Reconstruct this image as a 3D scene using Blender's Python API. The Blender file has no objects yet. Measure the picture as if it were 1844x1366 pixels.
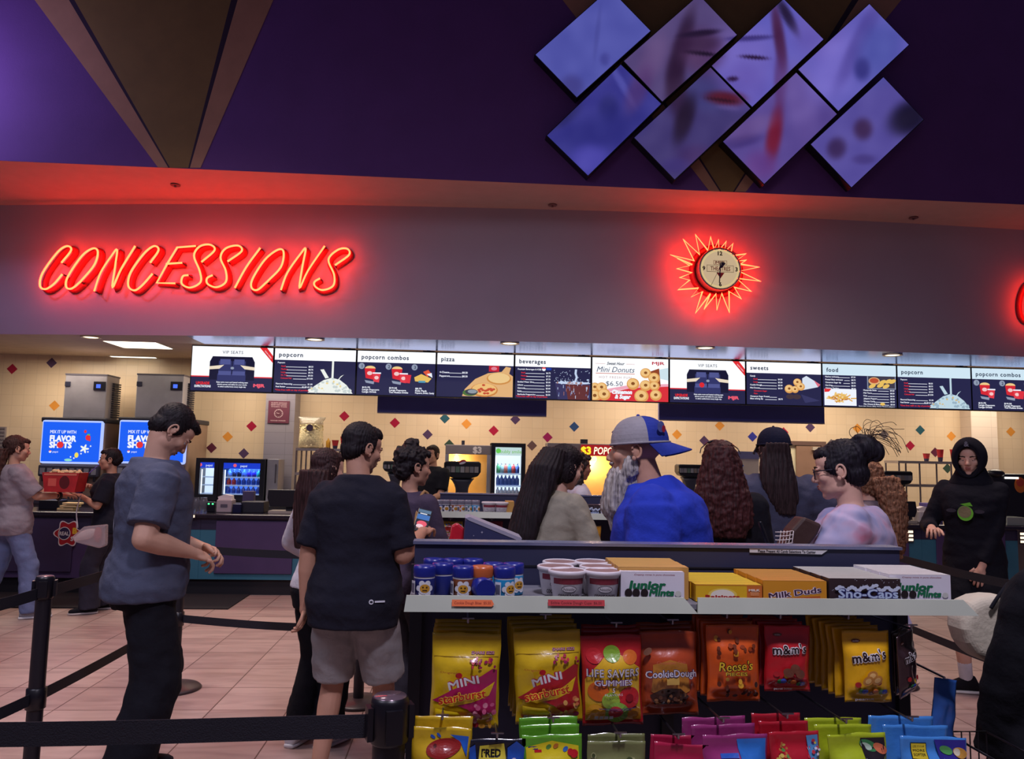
import bpy, math, random
from mathutils import Vector, Matrix, noise as mnoise
random.seed(7)
SC = bpy.context.scene
COL = SC.collection
PI = math.pi
# ------------------------------------------------------------------ camera
FPX, CAMH = 1400.0, 1.55
YAW, PITCH, ROLL = math.atan(.065), math.atan(.1), .02
def _basis():
    sy, cy, sp, cp = math.sin(YAW), math.cos(YAW), math.sin(PITCH), math.cos(PITCH)
    F = Vector((sy*cp, cy*cp, sp)); R = Vector((cy, -sy, 0)); U = Vector((-sy*sp, -cy*sp, cp))
    cr, sr = math.cos(ROLL), math.sin(ROLL)
    return R*cr+U*sr, U*cr-R*sr, F
CX, CY, CF = _basis()
cam_data = bpy.data.cameras.new('camera'); cam = bpy.data.objects.new('camera', cam_data); COL.objects.link(cam)
cam.matrix_world = Matrix(((CX.x, CY.x, -CF.x, 0), (CX.y, CY.y, -CF.y, 0), (CX.z, CY.z, -CF.z, CAMH), (0, 0, 0, 1)))
cam_data.sensor_width = 36; cam_data.lens = FPX/1844*36; cam_data.clip_start = .05; cam_data.clip_end = 100
SC.camera = cam
def aty(px, py, y):
    d = CX*((px-922)/FPX)+CY*(-(py-683)/FPX)+CF
    t = y/d.y; return Vector((d.x*t, y, CAMH+d.z*t))
def atz(px, py, z):
    d = CX*((px-922)/FPX)+CY*(-(py-683)/FPX)+CF
    t = (z-CAMH)/d.z; return Vector((d.x*t, d.y*t, z))
# ------------------------------------------------------------------ view, world, lights
SC.view_settings.view_transform = 'Standard'; SC.view_settings.look = 'None'
SC.view_settings.exposure = 0.0; SC.view_settings.gamma = 1.0; SC.view_settings.use_curve_mapping = False
SC.cycles.use_denoising = True
SC.cycles.max_bounces = 6; SC.cycles.sample_clamp_indirect = 4
w = bpy.data.worlds.new('lobby_air'); SC.world = w; w.use_nodes = True
w.node_tree.nodes['Background'].inputs[0].default_value = (.42, .36, .62, 1)
w.node_tree.nodes['Background'].inputs[1].default_value = .11
def area(name, loc, size, power, col, target=None, spread=PI, sy=None):
    l = bpy.data.lights.new(name, 'AREA'); l.energy = power; l.color = col; l.size = size
    if sy: l.shape = 'RECTANGLE'; l.size_y = sy
    l.spread = spread
    o = bpy.data.objects.new(name, l); o.location = loc; COL.objects.link(o)
    if target is not None:
        o.rotation_euler = (Vector(target)-Vector(loc)).to_track_quat('-Z', 'Y').to_euler()
    return o
# fluorescent troffers over the kitchen side (in the back ceiling, shining down)
for i, x in enumerate((-5.2, -2.6, 0., 2.6, 5.2, 7.6)):
    area('kitchen_troffer_light', (x, 10.35, 2.8), 1.2, 33, (1., .85, .68), sy=.6)
# lobby ceiling lamps above and behind the queue
area('lobby_lamp_light', (-2.6, 5.2, 6.2), 1.2, 72, (1., .78, .72), spread=math.radians(100))
area('lobby_lamp_light', (2.8, 5.2, 6.2), 1.2, 54, (1., .78, .72), spread=math.radians(100))
area('lobby_lamp_light', (.6, .0, 5.5), .5, 62, (.86, .80, 1.), target=(.8, 2.4, .9), spread=math.radians(110))
area('lobby_lamp_light', (-3.4, .8, 5.5), 2.0, 45, (.80, .78, 1.), target=(-1.8, 4.2, .6), spread=math.radians(110))
area('wall_wash_light', (-5.7, 6.5, 5.0), .5, 22, (.55, .50, 1.), target=(-5.0, 7.6, 5.0), spread=math.radians(130))
# ------------------------------------------------------------------ materials
def lin(c):
    return tuple((v/12.92 if v <= .04045 else ((v+.055)/1.055)**2.4) for v in [x/255 for x in c])
_M = {}
def M(c, rough=.6, metal=0., coat=0., var=.06, vscale=6., bump=0., bscale=40., trans=0., alpha=1., spec=.5):
    key = (tuple(c), rough, metal, coat, var, vscale, bump, bscale, trans, alpha, spec)
    if key in _M: return _M[key]
    m = bpy.data.materials.new('surface_%d' % len(_M)); m.use_nodes = True
    nt = m.node_tree; b = nt.nodes['Principled BSDF']
    l = lin(c)
    tc = nt.nodes.new('ShaderNodeTexCoord')
    if var:
        n = nt.nodes.new('ShaderNodeTexNoise'); n.inputs['Scale'].default_value = vscale; n.inputs['Detail'].default_value = 3
        nt.links.new(tc.outputs['Object'], n.inputs['Vector'])
        r = nt.nodes.new('ShaderNodeValToRGB')
        r.color_ramp.elements[0].position = .3; r.color_ramp.elements[1].position = .7
        r.color_ramp.elements[0].color = tuple(x*(1-var) for x in l)+(1,)
        r.color_ramp.elements[1].color = tuple(min(1, x*(1+var)) for x in l)+(1,)
        nt.links.new(n.outputs['Fac'], r.inputs['Fac']); nt.links.new(r.outputs['Color'], b.inputs['Base Color'])
    else:
        b.inputs['Base Color'].default_value = l+(1,)
    b.inputs['Roughness'].default_value = rough; b.inputs['Metallic'].default_value = metal
    b.inputs['Coat Weight'].default_value = coat; b.inputs['Coat Roughness'].default_value = .12
    b.inputs['Transmission Weight'].default_value = trans; b.inputs['Alpha'].default_value = alpha
    b.inputs['Specular IOR Level'].default_value = spec
    if bump:
        n2 = nt.nodes.new('ShaderNodeTexNoise'); n2.inputs['Scale'].default_value = bscale; n2.inputs['Detail'].default_value = 4
        nt.links.new(tc.outputs['Object'], n2.inputs['Vector'])
        bp = nt.nodes.new('ShaderNodeBump'); bp.inputs['Strength'].default_value = bump; bp.inputs['Distance'].default_value = .01
        nt.links.new(n2.outputs['Fac'], bp.inputs['Height']); nt.links.new(bp.outputs['Normal'], b.inputs['Normal'])
    _M[key] = m; return m
def E(c, s=1., sample=False, raw=None):
    key = ('e', tuple(c), s, sample, raw)
    if key in _M: return _M[key]
    m = bpy.data.materials.new('glow_%d' % len(_M)); m.use_nodes = True
    b = m.node_tree.nodes['Principled BSDF']
    l = raw if raw else lin(c)
    b.inputs['Base Color'].default_value = (.02, .02, .02, 1); b.inputs['Roughness'].default_value = .3
    b.inputs['Emission Color'].default_value = tuple(l)+(1,); b.inputs['Emission Strength'].default_value = s
    if not sample: m.cycles.emission_sampling = 'NONE'
    _M[key] = m; return m
def FAB(c, rough=.9, bump=.25): return M(c, rough=rough, var=.10, vscale=14, bump=bump, bscale=60, spec=.2)
def SKIN(c): return M(c, rough=.55, var=.07, vscale=9, bump=.05, bscale=120, spec=.35)
def PLA(c, rough=.35): return M(c, rough=rough, var=.03)
def FOIL(c): return M(c, rough=.24, coat=.8, var=.07, vscale=25, bump=.30, bscale=17)
def MET(c, rough=.3): return M(c, rough=rough, metal=1., var=.05, vscale=3)
# ------------------------------------------------------------------ text
_T = {}
def text_geo(s, bold=0., shear=0., space=1.):
    k = (s, bold, shear, space)
    if k in _T: return _T[k]
    cu = bpy.data.curves.new('t', 'FONT'); cu.body = s; cu.size = 1; cu.offset = bold; cu.shear = shear
    cu.space_character = space; cu.resolution_u = 2; cu.fill_mode = 'FRONT'
    o = bpy.data.objects.new('t', cu); COL.objects.link(o)
    dg = bpy.context.evaluated_depsgraph_get()
    me = bpy.data.meshes.new_from_object(o.evaluated_get(dg))
    vs = [(v.co.x, v.co.y) for v in me.vertices]; fs = [tuple(p.vertices) for p in me.polygons]
    bpy.data.objects.remove(o); bpy.data.curves.remove(cu); bpy.data.meshes.remove(me)
    if vs:
        x0 = min(v[0] for v in vs); x1 = max(v[0] for v in vs); y0 = min(v[1] for v in vs); y1 = max(v[1] for v in vs)
    else: x0 = x1 = y0 = y1 = 0
    _T[k] = (vs, fs, x0, x1, y0, y1); return _T[k]
# ------------------------------------------------------------------ mesh builder
def frame_to(p0, p1):
    d = (Vector(p1)-Vector(p0)).normalized()
    a = Vector((0, 0, 1)) if abs(d.z) < .95 else Vector((0, 1, 0))
    x = a.cross(d).normalized(); y = d.cross(x)
    return x, y, d
class MB:
    def __init__(s): s.v = []; s.f = []; s.m = []; s.sm = []; s.mats = []
    def mi(s, mat):
        if mat not in s.mats: s.mats.append(mat)
        return s.mats.index(mat)
    def add(s, vs, fs, mat, smooth=False):
        o = len(s.v); i = s.mi(mat); s.v += [tuple(v) for v in vs]
        for f in fs: s.f.append(tuple(a+o for a in f)); s.m.append(i); s.sm.append(smooth)
        return s
    def box(s, a, b, mat, mtx=None):
        vs = [Vector((x, y, z)) for z in (a[2], b[2]) for y in (a[1], b[1]) for x in (a[0], b[0])]
        if mtx: vs = [mtx @ v for v in vs]
        return s.add(vs, [(0, 2, 3, 1), (4, 5, 7, 6), (0, 1, 5, 4), (2, 6, 7, 3), (0, 4, 6, 2), (1, 3, 7, 5)], mat)
    def cyl(s, p0, p1, r0, mat, r1=None, n=16, caps=True, smooth=True):
        r1 = r0 if r1 is None else r1
        x, y, d = frame_to(p0, p1); p0, p1 = Vector(p0), Vector(p1); vs = []
        for p, r in ((p0, r0), (p1, r1)):
            for i in range(n):
                t = 2*PI*i/n; vs.append(p+x*(math.cos(t)*r)+y*(math.sin(t)*r))
        s.add(vs, [(i, (i+1) % n, n+(i+1) % n, n+i) for i in range(n)], mat, smooth)
        if caps: s.add(vs, [tuple(range(n-1, -1, -1)), tuple(range(n, 2*n))], mat)
        return s
    def lathe(s, prof, c, mat, n=24, axis=None, smooth=True, mats=None, caps=True):
        c = Vector(c); k = len(prof); vs = []
        X, Y, Z = axis if axis else (Vector((1, 0, 0)), Vector((0, 1, 0)), Vector((0, 0, 1)))
        for r, z in prof:
            for i in range(n):
                t = 2*PI*i/n; vs.append(c+X*(r*math.cos(t))+Y*(r*math.sin(t))+Z*z)
        s.add(vs, [], mat); o = len(s.v)-len(vs)
        for j in range(k-1):
            mm = s.mi(mats[j] if mats else mat)
            for i in range(n):
                s.f.append((o+j*n+i, o+j*n+(i+1) % n, o+(j+1)*n+(i+1) % n, o+(j+1)*n+i)); s.m.append(mm); s.sm.append(smooth)
        if not caps: return s
        s.add(vs[:n], [tuple(range(n-1, -1, -1))], mats[0] if mats else mat); s.add(vs[-n:], [tuple(range(n))], mats[-1] if mats else mat)
        return s
    def tube(s, pts, r, mat, n=8, closed=False, rs=None):
        pts = [Vector(p) for p in pts]; k = len(pts); vs = []; px = None
        for i, p in enumerate(pts):
            a = pts[(i-1) % k] if (closed or i) else pts[0]; b = pts[(i+1) % k] if (closed or i < k-1) else pts[-1]
            d = (b-a).normalized() if (b-a).length > 1e-9 else Vector((0, 0, 1))
            if px is None:
                px = frame_to((0, 0, 0), d)[0]
            px = (px-d*px.dot(d))
            px = px.normalized() if px.length > 1e-6 else frame_to((0, 0, 0), d)[0]
            py = d.cross(px); rr = rs[i] if rs else r
            for j in range(n):
                t = 2*PI*j/n; vs.append(p+px*(math.cos(t)*rr)+py*(math.sin(t)*rr))
        fs = [(i*n+j, i*n+(j+1) % n, ((i+1) % k)*n+(j+1) % n, ((i+1) % k)*n+j) for i in range(k if closed else k-1) for j in range(n)]
        if not closed: fs += [tuple(range(n-1, -1, -1)), tuple(range((k-1)*n, k*n))]
        return s.add(vs, fs, mat, True)
    def ell(s, c, r, mat, rot=None, nu=20, nv=12):
        c = Vector(c); vs = []
        r = (r, r, r) if not hasattr(r, '__len__') else r
        for j in range(1, nv):
            a = PI*j/nv
            for i in range(nu):
                t = 2*PI*i/nu; v = Vector((r[0]*math.sin(a)*math.cos(t), r[1]*math.sin(a)*math.sin(t), r[2]*math.cos(a)))
                vs.append(c+(rot @ v if rot else v))
        k = len(vs)
        for z in (r[2], -r[2]):
            v = Vector((0, 0, z)); vs.append(c+(rot @ v if rot else v))
        fs = [(j*nu+i, (j+1)*nu+i, (j+1)*nu+(i+1) % nu, j*nu+(i+1) % nu) for j in range(nv-2) for i in range(nu)]
        fs += [(k, i, (i+1) % nu) for i in range(nu)]+[(k+1, (nv-2)*nu+(i+1) % nu, (nv-2)*nu+i) for i in range(nu)]
        return s.add(vs, fs, mat, True)
    def cap(s, p0, p1, r0, r1, mat, n=14):            # tapered limb with rounded ends
        p0, p1 = Vector(p0), Vector(p1); x, y, d = frame_to(p0, p1); vs = []; rings = []
        for k in range(1, 5):
            a = PI/2*k/4; rings.append((p0-d*(r0*math.cos(a)), r0*math.sin(a)))
        for k in range(0, 4):
            a = PI/2*k/4; rings.append((p1+d*(r1*math.sin(a)), r1*math.cos(a)))
        for p, r in rings:
            for i in range(n):
                t = 2*PI*i/n; vs.append(p+x*(math.cos(t)*r)+y*(math.sin(t)*r))
        k = len(rings)
        fs = [(j*n+i, j*n+(i+1) % n, (j+1)*n+(i+1) % n, (j+1)*n+i) for j in range(k-1) for i in range(n)]
        fs += [tuple(range(n-1, -1, -1)), tuple(range((k-1)*n, k*n))]
        return s.add(vs, fs, mat, True)
    def loft(s, rings, mat, n=28, e=2.3, smooth=True):  # rings of (centre, xaxis, yaxis) with lengths = half widths
        vs = []
        for c, X, Y in rings:
            for i in range(n):
                t = 2*PI*i/n; cx, sx = math.cos(t), math.sin(t)
                vs.append(c+X*(math.copysign(abs(cx)**(2/e), cx))+Y*(math.copysign(abs(sx)**(2/e), sx)))
        k = len(rings)
        fs = [(j*n+i, j*n+(i+1) % n, (j+1)*n+(i+1) % n, (j+1)*n+i) for j in range(k-1) for i in range(n)]
        fs += [tuple(range(n-1, -1, -1)), tuple(range((k-1)*n, k*n))]
        return s.add(vs, fs, mat, smooth)
    def prism(s, pts, d, mat):                        # planar 3-D polygon extruded by vector d
        pts = [Vector(p) for p in pts]; d = Vector(d); n = len(pts)
        nrm = Vector((0, 0, 0))
        for i in range(n): nrm += pts[i].cross(pts[(i+1) % n])
        if nrm.dot(d) > 0: pts = pts[::-1]
        return s.add(pts+[p+d for p in pts], [tuple(range(n)), tuple(range(2*n-1, n-1, -1))]+[(i, n+i, n+(i+1) % n, (i+1) % n) for i in range(n)], mat)
    def build(s, name, parent=None, bevel=0, seg=2, recalc=False, sub=0):
        me = bpy.data.meshes.new(name); me.from_pydata(s.v, [], s.f)
        for m in s.mats: me.materials.append(m)
        me.polygons.foreach_set('material_index', s.m); me.polygons.foreach_set('use_smooth', s.sm)
        if recalc:
            import bmesh
            bm = bmesh.new(); bm.from_mesh(me); bmesh.ops.recalc_face_normals(bm, faces=bm.faces); bm.to_mesh(me); bm.free()
        me.update(); return link(name, me, parent, bevel, seg, sub)
def link(name, me, parent=None, bevel=0, seg=2, sub=0):
    o = bpy.data.objects.new(name, me); COL.objects.link(o)
    if parent is not None:
        o.parent = parent; o.matrix_parent_inverse = inv_of(parent)
    if bevel:
        b = o.modifiers.new('b', 'BEVEL'); b.width = bevel; b.segments = seg; b.limit_method = 'ANGLE'; b.angle_limit = .6
    if sub:
        b = o.modifiers.new('s', 'SUBSURF'); b.levels = sub; b.render_levels = sub
    return o
def inv_of(p):
    return Matrix.Translation(-p.location) if p.type == 'EMPTY' else Matrix.Identity(4)
def thing(name, label, cat, loc=(0, 0, 0), group=None):
    o = bpy.data.objects.new(name, None); o.empty_display_size = .05; COL.objects.link(o); o.location = loc
    return tag(o, label, cat, group)
def tag(o, label, cat, group=None, kind=None):
    o['label'] = label; o['category'] = cat
    if group: o['group'] = group
    if kind: o['kind'] = kind
    return o
def struct(o): o['kind'] = 'structure'; return o
def dup(root, loc, rotz=None, label=None, group=None):
    r = root.copy(); COL.objects.link(r); r.location = loc
    if rotz is not None: r.rotation_euler = (0, 0, rotz)
    if label: r['label'] = label
    if group: r['group'] = group
    for ch in list(root.children):
        c = ch.copy(); COL.objects.link(c); c.parent = r; c.matrix_parent_inverse = ch.matrix_parent_inverse
        for g in list(ch.children):
            d = g.copy(); COL.objects.link(d); d.parent = c; d.matrix_parent_inverse = g.matrix_parent_inverse
    return r
class Canvas:
    """prints flat shapes and lettering on a surface: mp(x, y, layer) gives the point"""
    def __init__(s, mb, mp): s.mb = mb; s.mp = mp; s.l = 1
    def poly(s, pts, mat):
        s.mb.add([s.mp(x, y, s.l) for x, y in pts], [tuple(range(len(pts)))], mat); s.l += 1
    def rect(s, x0, y0, x1, y1, mat, n=1):
        vs = [s.mp(x0+(x1-x0)*i/n, y0+(y1-y0)*j/n, s.l) for j in range(n+1) for i in range(n+1)]
        s.mb.add(vs, [(j*(n+1)+i, j*(n+1)+i+1, (j+1)*(n+1)+i+1, (j+1)*(n+1)+i) for j in range(n) for i in range(n)], mat, n > 1); s.l += 1
    def ell(s, x, y, rx, ry, mat, rot=0, n=18, rings=2):
        c, sn = math.cos(rot), math.sin(rot); vs = [s.mp(x, y, s.l)]
        for k in range(1, rings+1):
            for i in range(n):
                t = 2*PI*i/n; a, b = rx*math.cos(t)*k/rings, ry*math.sin(t)*k/rings
                vs.append(s.mp(x+a*c-b*sn, y+a*sn+b*c, s.l))
        fs = [(0, 1+i, 1+(i+1) % n) for i in range(n)]
        fs += [(1+k*n+i, 1+(k+1)*n+i, 1+(k+1)*n+(i+1) % n, 1+k*n+(i+1) % n) for k in range(rings-1) for i in range(n)]
        s.mb.add(vs, fs, mat); s.l += 1
    def line(s, x0, y0, x1, y1, w, mat):
        dx, dy = x1-x0, y1-y0; L = math.hypot(dx, dy) or 1; nx, ny = -dy/L*w/2, dx/L*w/2
        s.poly([(x0-nx, y0-ny), (x1-nx, y1-ny), (x1+nx, y1+ny), (x0+nx, y0+ny)], mat)
    def text(s, t, x, y, h, mat, w=None, align='c', bold=0., shear=0., rot=0., arc=0., space=1.):
        vs, fs, x0, x1, y0, y1 = text_geo(t, 0., shear, space)
        if not vs: return
        x0 -= bold; x1 += bold; cap = .72; sc = h/cap; sx = sc
        W = (x1-x0)*sc
        if w: sx = sc*w/W; W = w
        ox = {'c': -W/2, 'l': 0, 'r': -W}[align]; c, sn = math.cos(rot), math.sin(rot); out = []
        nb = 0 if not bold else (4 if bold <= .03 else 10)
        for i in range(nb+1):                            # bold strokes: the same letters again, moved round a small circle
            ax, ay = (0, 0) if i == nb else (bold*math.cos(2*PI*i/nb+.6), bold*math.sin(2*PI*i/nb+.6)); out = []
            for a, b in vs:
                p, q = (a+ax-x0)*sx+ox, (b+ay)*sc-h/2
                if arc: q += arc*(1-(2*p/W)**2)*h
                out.append(s.mp(x+p*c-q*sn, y+p*sn+q*c, s.l+.09*i))
            s.mb.add(out, fs, mat)
        s.l += 1
    def otext(s, t, x, y, h, mat, omat, ow=.055, **k):   # outlined lettering
        b = k.pop('bold', .02)*.5
        s.text(t, x, y, h, omat, bold=b+ow, **k); s.text(t, x, y, h, mat, bold=b, **k)
def flat(o, ux, uy, n, eps=.0006):
    o, ux, uy, n = Vector(o), Vector(ux), Vector(uy), Vector(n)
    return lambda x, y, l: o+ux*x+uy*y+n*(eps*l)
def smoothpts(pts, k=6, closed=False):
    P = [Vector(p) for p in pts]; n = len(P); out = []
    for i in range(n if closed else n-1):
        a, b, c, d = P[(i-1) % n] if (closed or i) else P[0]*2-P[1], P[i], P[(i+1) % n], P[(i+2) % n] if (closed or i < n-2) else P[n-1]*2-P[n-2]
        for j in range(k):
            t = j/k
            out.append(.5*((2*b)+(c-a)*t+(2*a-5*b+4*c-d)*t*t+(3*b-a-3*c+d)*t**3))
    if not closed: out.append(P[-1])
    return out
def remesh(mb, voxel, smooth=4, fac=.5):
    me = bpy.data.meshes.new('r'); me.from_pydata(mb.v, [], mb.f); me.update()
    o = bpy.data.objects.new('r', me); COL.objects.link(o)
    r = o.modifiers.new('r', 'REMESH'); r.mode = 'VOXEL'; r.voxel_size = voxel; r.use_smooth_shade = True
    if smooth:
        q = o.modifiers.new('s', 'SMOOTH'); q.iterations = smooth; q.factor = fac
    dg = bpy.context.evaluated_depsgraph_get()
    out = bpy.data.meshes.new_from_object(o.evaluated_get(dg))
    bpy.data.objects.remove(o); bpy.data.meshes.remove(me)
    for p in out.polygons: p.use_smooth = True
    return out
# ================================================================== the hall
YB, ZC, ZT, YU = 11.3, 2.85, 4.3, 7.58        # back wall, kitchen ceiling, fascia top, purple wall
FK = [(-7.5, 9.42), (-5.3, 9.02), (-2.3, 8.60), (.5, 8.40), (3.4, 8.31), (6.5, 8.42), (9.5, 8.7)]
FC = smoothpts([Vector((a, b, 0)) for a, b in FK], 8)
def yf(x):
    for a, b in zip(FC, FC[1:]):
        if a.x <= x <= b.x: return a.y+(b.y-a.y)*(x-a.x)/(b.x-a.x)
    return FC[0].y if x < FC[0].x else FC[-1].y
def onf(px, py, off=0.):
    y = 8.5
    for _ in range(8):
        p = aty(px, py, y); y = yf(p.x)-off
    return aty(px, py, y)
# floor: large pinkish stone tiles
def floor_mat():
    m = bpy.data.materials.new('floor_tile'); m.use_nodes = True; nt = m.node_tree; b = nt.nodes['Principled BSDF']; L = nt.links
    tc = nt.nodes.new('ShaderNodeTexCoord'); mp = nt.nodes.new('ShaderNodeMapping'); L.new(tc.outputs['Object'], mp.inputs[0])
    mp.inputs['Location'].default_value = (.085, .06, 0)
    br = nt.nodes.new('ShaderNodeTexBrick'); br.offset = 0; br.squash = 1; L.new(mp.outputs[0], br.inputs['Vector'])
    br.inputs['Scale'].default_value = 1; br.inputs['Brick Width'].default_value = .457; br.inputs['Row Height'].default_value = .457
    br.inputs['Mortar Size'].default_value = .004; br.inputs['Mortar Smooth'].default_value = .1; br.inputs['Bias'].default_value = 0
    br.inputs['Color1'].default_value = lin((184, 160, 152))+(1,); br.inputs['Color2'].default_value = lin((166, 140, 134))+(1,)
    br.inputs['Mortar'].default_value = lin((92, 66, 60))+(1,)
    mp2 = nt.nodes.new('ShaderNodeMapping'); mp2.inputs['Scale'].default_value = (1.1, 5.5, 1); L.new(tc.outputs['Object'], mp2.inputs[0])
    n = nt.nodes.new('ShaderNodeTexNoise'); n.inputs['Scale'].default_value = 1.6; n.inputs['Detail'].default_value = 6; n.inputs['Distortion'].default_value = 1.2; L.new(mp2.outputs[0], n.inputs['Vector'])
    r = nt.nodes.new('ShaderNodeValToRGB'); e = r.color_ramp.elements
    e[0].position = .34; e[0].color = (.56, .50, .52, 1); e[1].position = .60; e[1].color = (1, 1, 1, 1); L.new(n.outputs['Fac'], r.inputs[0])
    mx = nt.nodes.new('ShaderNodeMix'); mx.data_type = 'RGBA'; mx.blend_type = 'MULTIPLY'; mx.inputs[0].default_value = .55
    L.new(br.outputs['Color'], mx.inputs[6]); L.new(r.outputs['Color'], mx.inputs[7]); L.new(mx.outputs[2], b.inputs['Base Color'])
    b.inputs['Roughness'].default_value = .42; b.inputs['Specular IOR Level'].default_value = .4
    bp = nt.nodes.new('ShaderNodeBump'); bp.inputs['Strength'].default_value = .25; bp.inputs['Distance'].default_value = .004; bp.invert = True
    L.new(br.outputs['Fac'], bp.inputs['Height']); L.new(bp.outputs['Normal'], b.inputs['Normal']); return m
mb = MB(); mb.box((-9.5, -3.5, -.1), (10.5, 12.2, 0), floor_mat()); struct(mb.build('floor'))
# tiled kitchen wall
def tile_mat(c1, c2, g, bw=.1524):
    m = bpy.data.materials.new('wall_tile'); m.use_nodes = True; nt = m.node_tree; b = nt.nodes['Principled BSDF']; L = nt.links
    tc = nt.nodes.new('ShaderNodeTexCoord'); sp = nt.nodes.new('ShaderNodeSeparateXYZ'); cb = nt.nodes.new('ShaderNodeCombineXYZ')
    L.new(tc.outputs['Object'], sp.inputs[0])
    ad = nt.nodes.new('ShaderNodeMath'); L.new(sp.outputs[0], ad.inputs[0]); L.new(sp.outputs[1], ad.inputs[1])
    L.new(ad.outputs[0], cb.inputs[0]); L.new(sp.outputs[2], cb.inputs[1])
    br = nt.nodes.new('ShaderNodeTexBrick'); br.offset = 0; L.new(cb.outputs[0], br.inputs['Vector'])
    br.inputs['Scale'].default_value = 1; br.inputs['Brick Width'].default_value = bw; br.inputs['Row Height'].default_value = .1524
    br.inputs['Mortar Size'].default_value = .0025; br.inputs['Color1'].default_value = lin(c1)+(1,); br.inputs['Color2'].default_value = lin(c2)+(1,); br.inputs['Mortar'].default_value = lin(g)+(1,)
    L.new(br.outputs['Color'], b.inputs['Base Color']); b.inputs['Roughness'].default_value = .28
    bp = nt.nodes.new('ShaderNodeBump'); bp.inputs['Strength'].default_value = .15; bp.inputs['Distance'].default_value = .002; bp.invert = True
    L.new(br.outputs['Fac'], bp.inputs['Height']); L.new(bp.outputs['Normal'], b.inputs['Normal']); return m
TILE = tile_mat((232, 208, 176), (228, 203, 170), (216, 192, 162))
TILEG = tile_mat((138, 132, 142), (132, 126, 138), (112, 106, 116), .305)
TILEW = tile_mat((222, 206, 190), (218, 200, 184), (196, 178, 164), .305)
DC = {'r': (170, 30, 62), 'p': (84, 62, 96), 'o': (226, 150, 62), 't': (42, 88, 100), 'm': (158, 36, 96), 'b': (50, 78, 128), 'u': (58, 62, 160), 'g': (112, 100, 104), 'n': (104, 80, 84), 'k': (96, 40, 62), 'e': (56, 78, 66)}
mb = MB(); mb.box((-9.5, YB, 0), (10.5, YB+.2, 4.6), TILE)
cv = Canvas(mb, flat((0, YB, 0), (1, 0, 0), (0, 0, 1), (0, -1, 0), .0))
cv.mp = lambda x, y, l: Vector((x, YB-.002, y))
for px, py, k in [(22, 664, 'r'), (93, 653, 'p'), (98, 730, 'o'), (453, 767, 'r'), (410, 786, 'o'), (439, 816, 'p'), (381, 806, 'k'), (620, 749, 'r'), (711, 761, 'r'), (801, 753, 't'), (840, 763, 'o'),
                  (770, 782, 'p'), (889, 775, 'r'), (928, 755, 'p'), (986, 787, 'm'), (1034, 768, 'b'), (1110, 778, 'p'), (1219, 782, 'o'), (1296, 766, 'o'), (1268, 793, 'p'), (1355, 786, 'u'), (1411, 778, 'r'),
                  (1459, 769, 'p'), (1544, 771, 'o'), (1592, 782, 'g'), (1497, 799, 'g'), (1639, 802, 'r'), (1657, 774, 't'), (1713, 785, 'o'), (1684, 814, 'k'), (1706, 843, 'e'), (1820, 777, 'o'), (809, 800, 'e'), (958, 802, 'n')]:
    c = aty(px, py, YB); d = .074; cv.poly([(c.x-d, c.z), (c.x, c.z-d), (c.x+d, c.z), (c.x, c.z+d)], M(DC[k], rough=.3, var=.05))
struct(mb.build('wall_back'))
a = aty(475, 800, 10.95); b = aty(528, 800, 10.95)
mb = MB(); mb.box((a.x, 10.95, 0), (b.x, YB, 2.85), TILEG); struct(mb.build('trim_1'))
a = aty(1750, 800, 11.05); b = aty(1797, 800, 11.05)
mb = MB(); mb.box((a.x, 11.05, 0), (b.x, YB, 2.85), TILEW); struct(mb.build('trim_2'))
# kitchen ceiling and the glossy soffit lining behind the fascia
mb = MB(); mb.box((-9.5, 9.2, ZC), (10.5, YB+.2, ZC+.15), M((196, 172, 150), rough=.7)); struct(mb.build('ceiling'))
SOF = M((104, 122, 206), rough=.22, metal=.85, var=.12, vscale=1.3)  # blue reflection of the menu screens is put into the metal's colour
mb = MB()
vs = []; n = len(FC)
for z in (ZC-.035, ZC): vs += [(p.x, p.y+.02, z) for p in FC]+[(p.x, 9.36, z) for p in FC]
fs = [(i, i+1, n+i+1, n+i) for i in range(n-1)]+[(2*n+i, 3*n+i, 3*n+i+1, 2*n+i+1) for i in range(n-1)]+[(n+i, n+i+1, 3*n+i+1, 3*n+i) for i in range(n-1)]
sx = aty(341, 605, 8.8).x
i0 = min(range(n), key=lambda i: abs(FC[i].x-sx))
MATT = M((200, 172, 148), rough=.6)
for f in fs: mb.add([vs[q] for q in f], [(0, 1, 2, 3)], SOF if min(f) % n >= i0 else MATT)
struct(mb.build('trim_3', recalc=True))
# curved fascia above the counter
FM = M((176, 166, 180), rough=.75, var=.03, vscale=2)
mb = MB(); vs = [(p.x, p.y, z) for z in (ZC-.04, ZT) for p in FC]+[(p.x, p.y+.25, z) for z in (ZC, ZT) for p in FC]
mb.add(vs, [(i, n+i, n+i+1, i+1)[::-1] for i in range(n-1)]+[(2*n+i, 2*n+i+1, 3*n+i+1, 3*n+i)[::-1] for i in range(n-1)], FM, True)
struct(mb.build('wall_front'))
# lobby soffit between fascia and the purple wall
mb = MB(); vs = [(p.x, YU, ZT) for p in FC]+[(p.x, p.y+.25, ZT) for p in FC]
mb.add(vs, [(i, i+1, n+i+1, n+i)[::-1] for i in range(n-1)], M((186, 168, 160), rough=.7, var=.04))
struct(mb.build('trim_4', recalc=True))
mb = MB(); mb.box((-9.5, YU, ZT+.001), (10.5, YU+.15, 9.5), M((100, 58, 128), rough=.8, var=.05, vscale=3, bump=.1, bscale=80)); struct(mb.build('wall_upper'))
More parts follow.
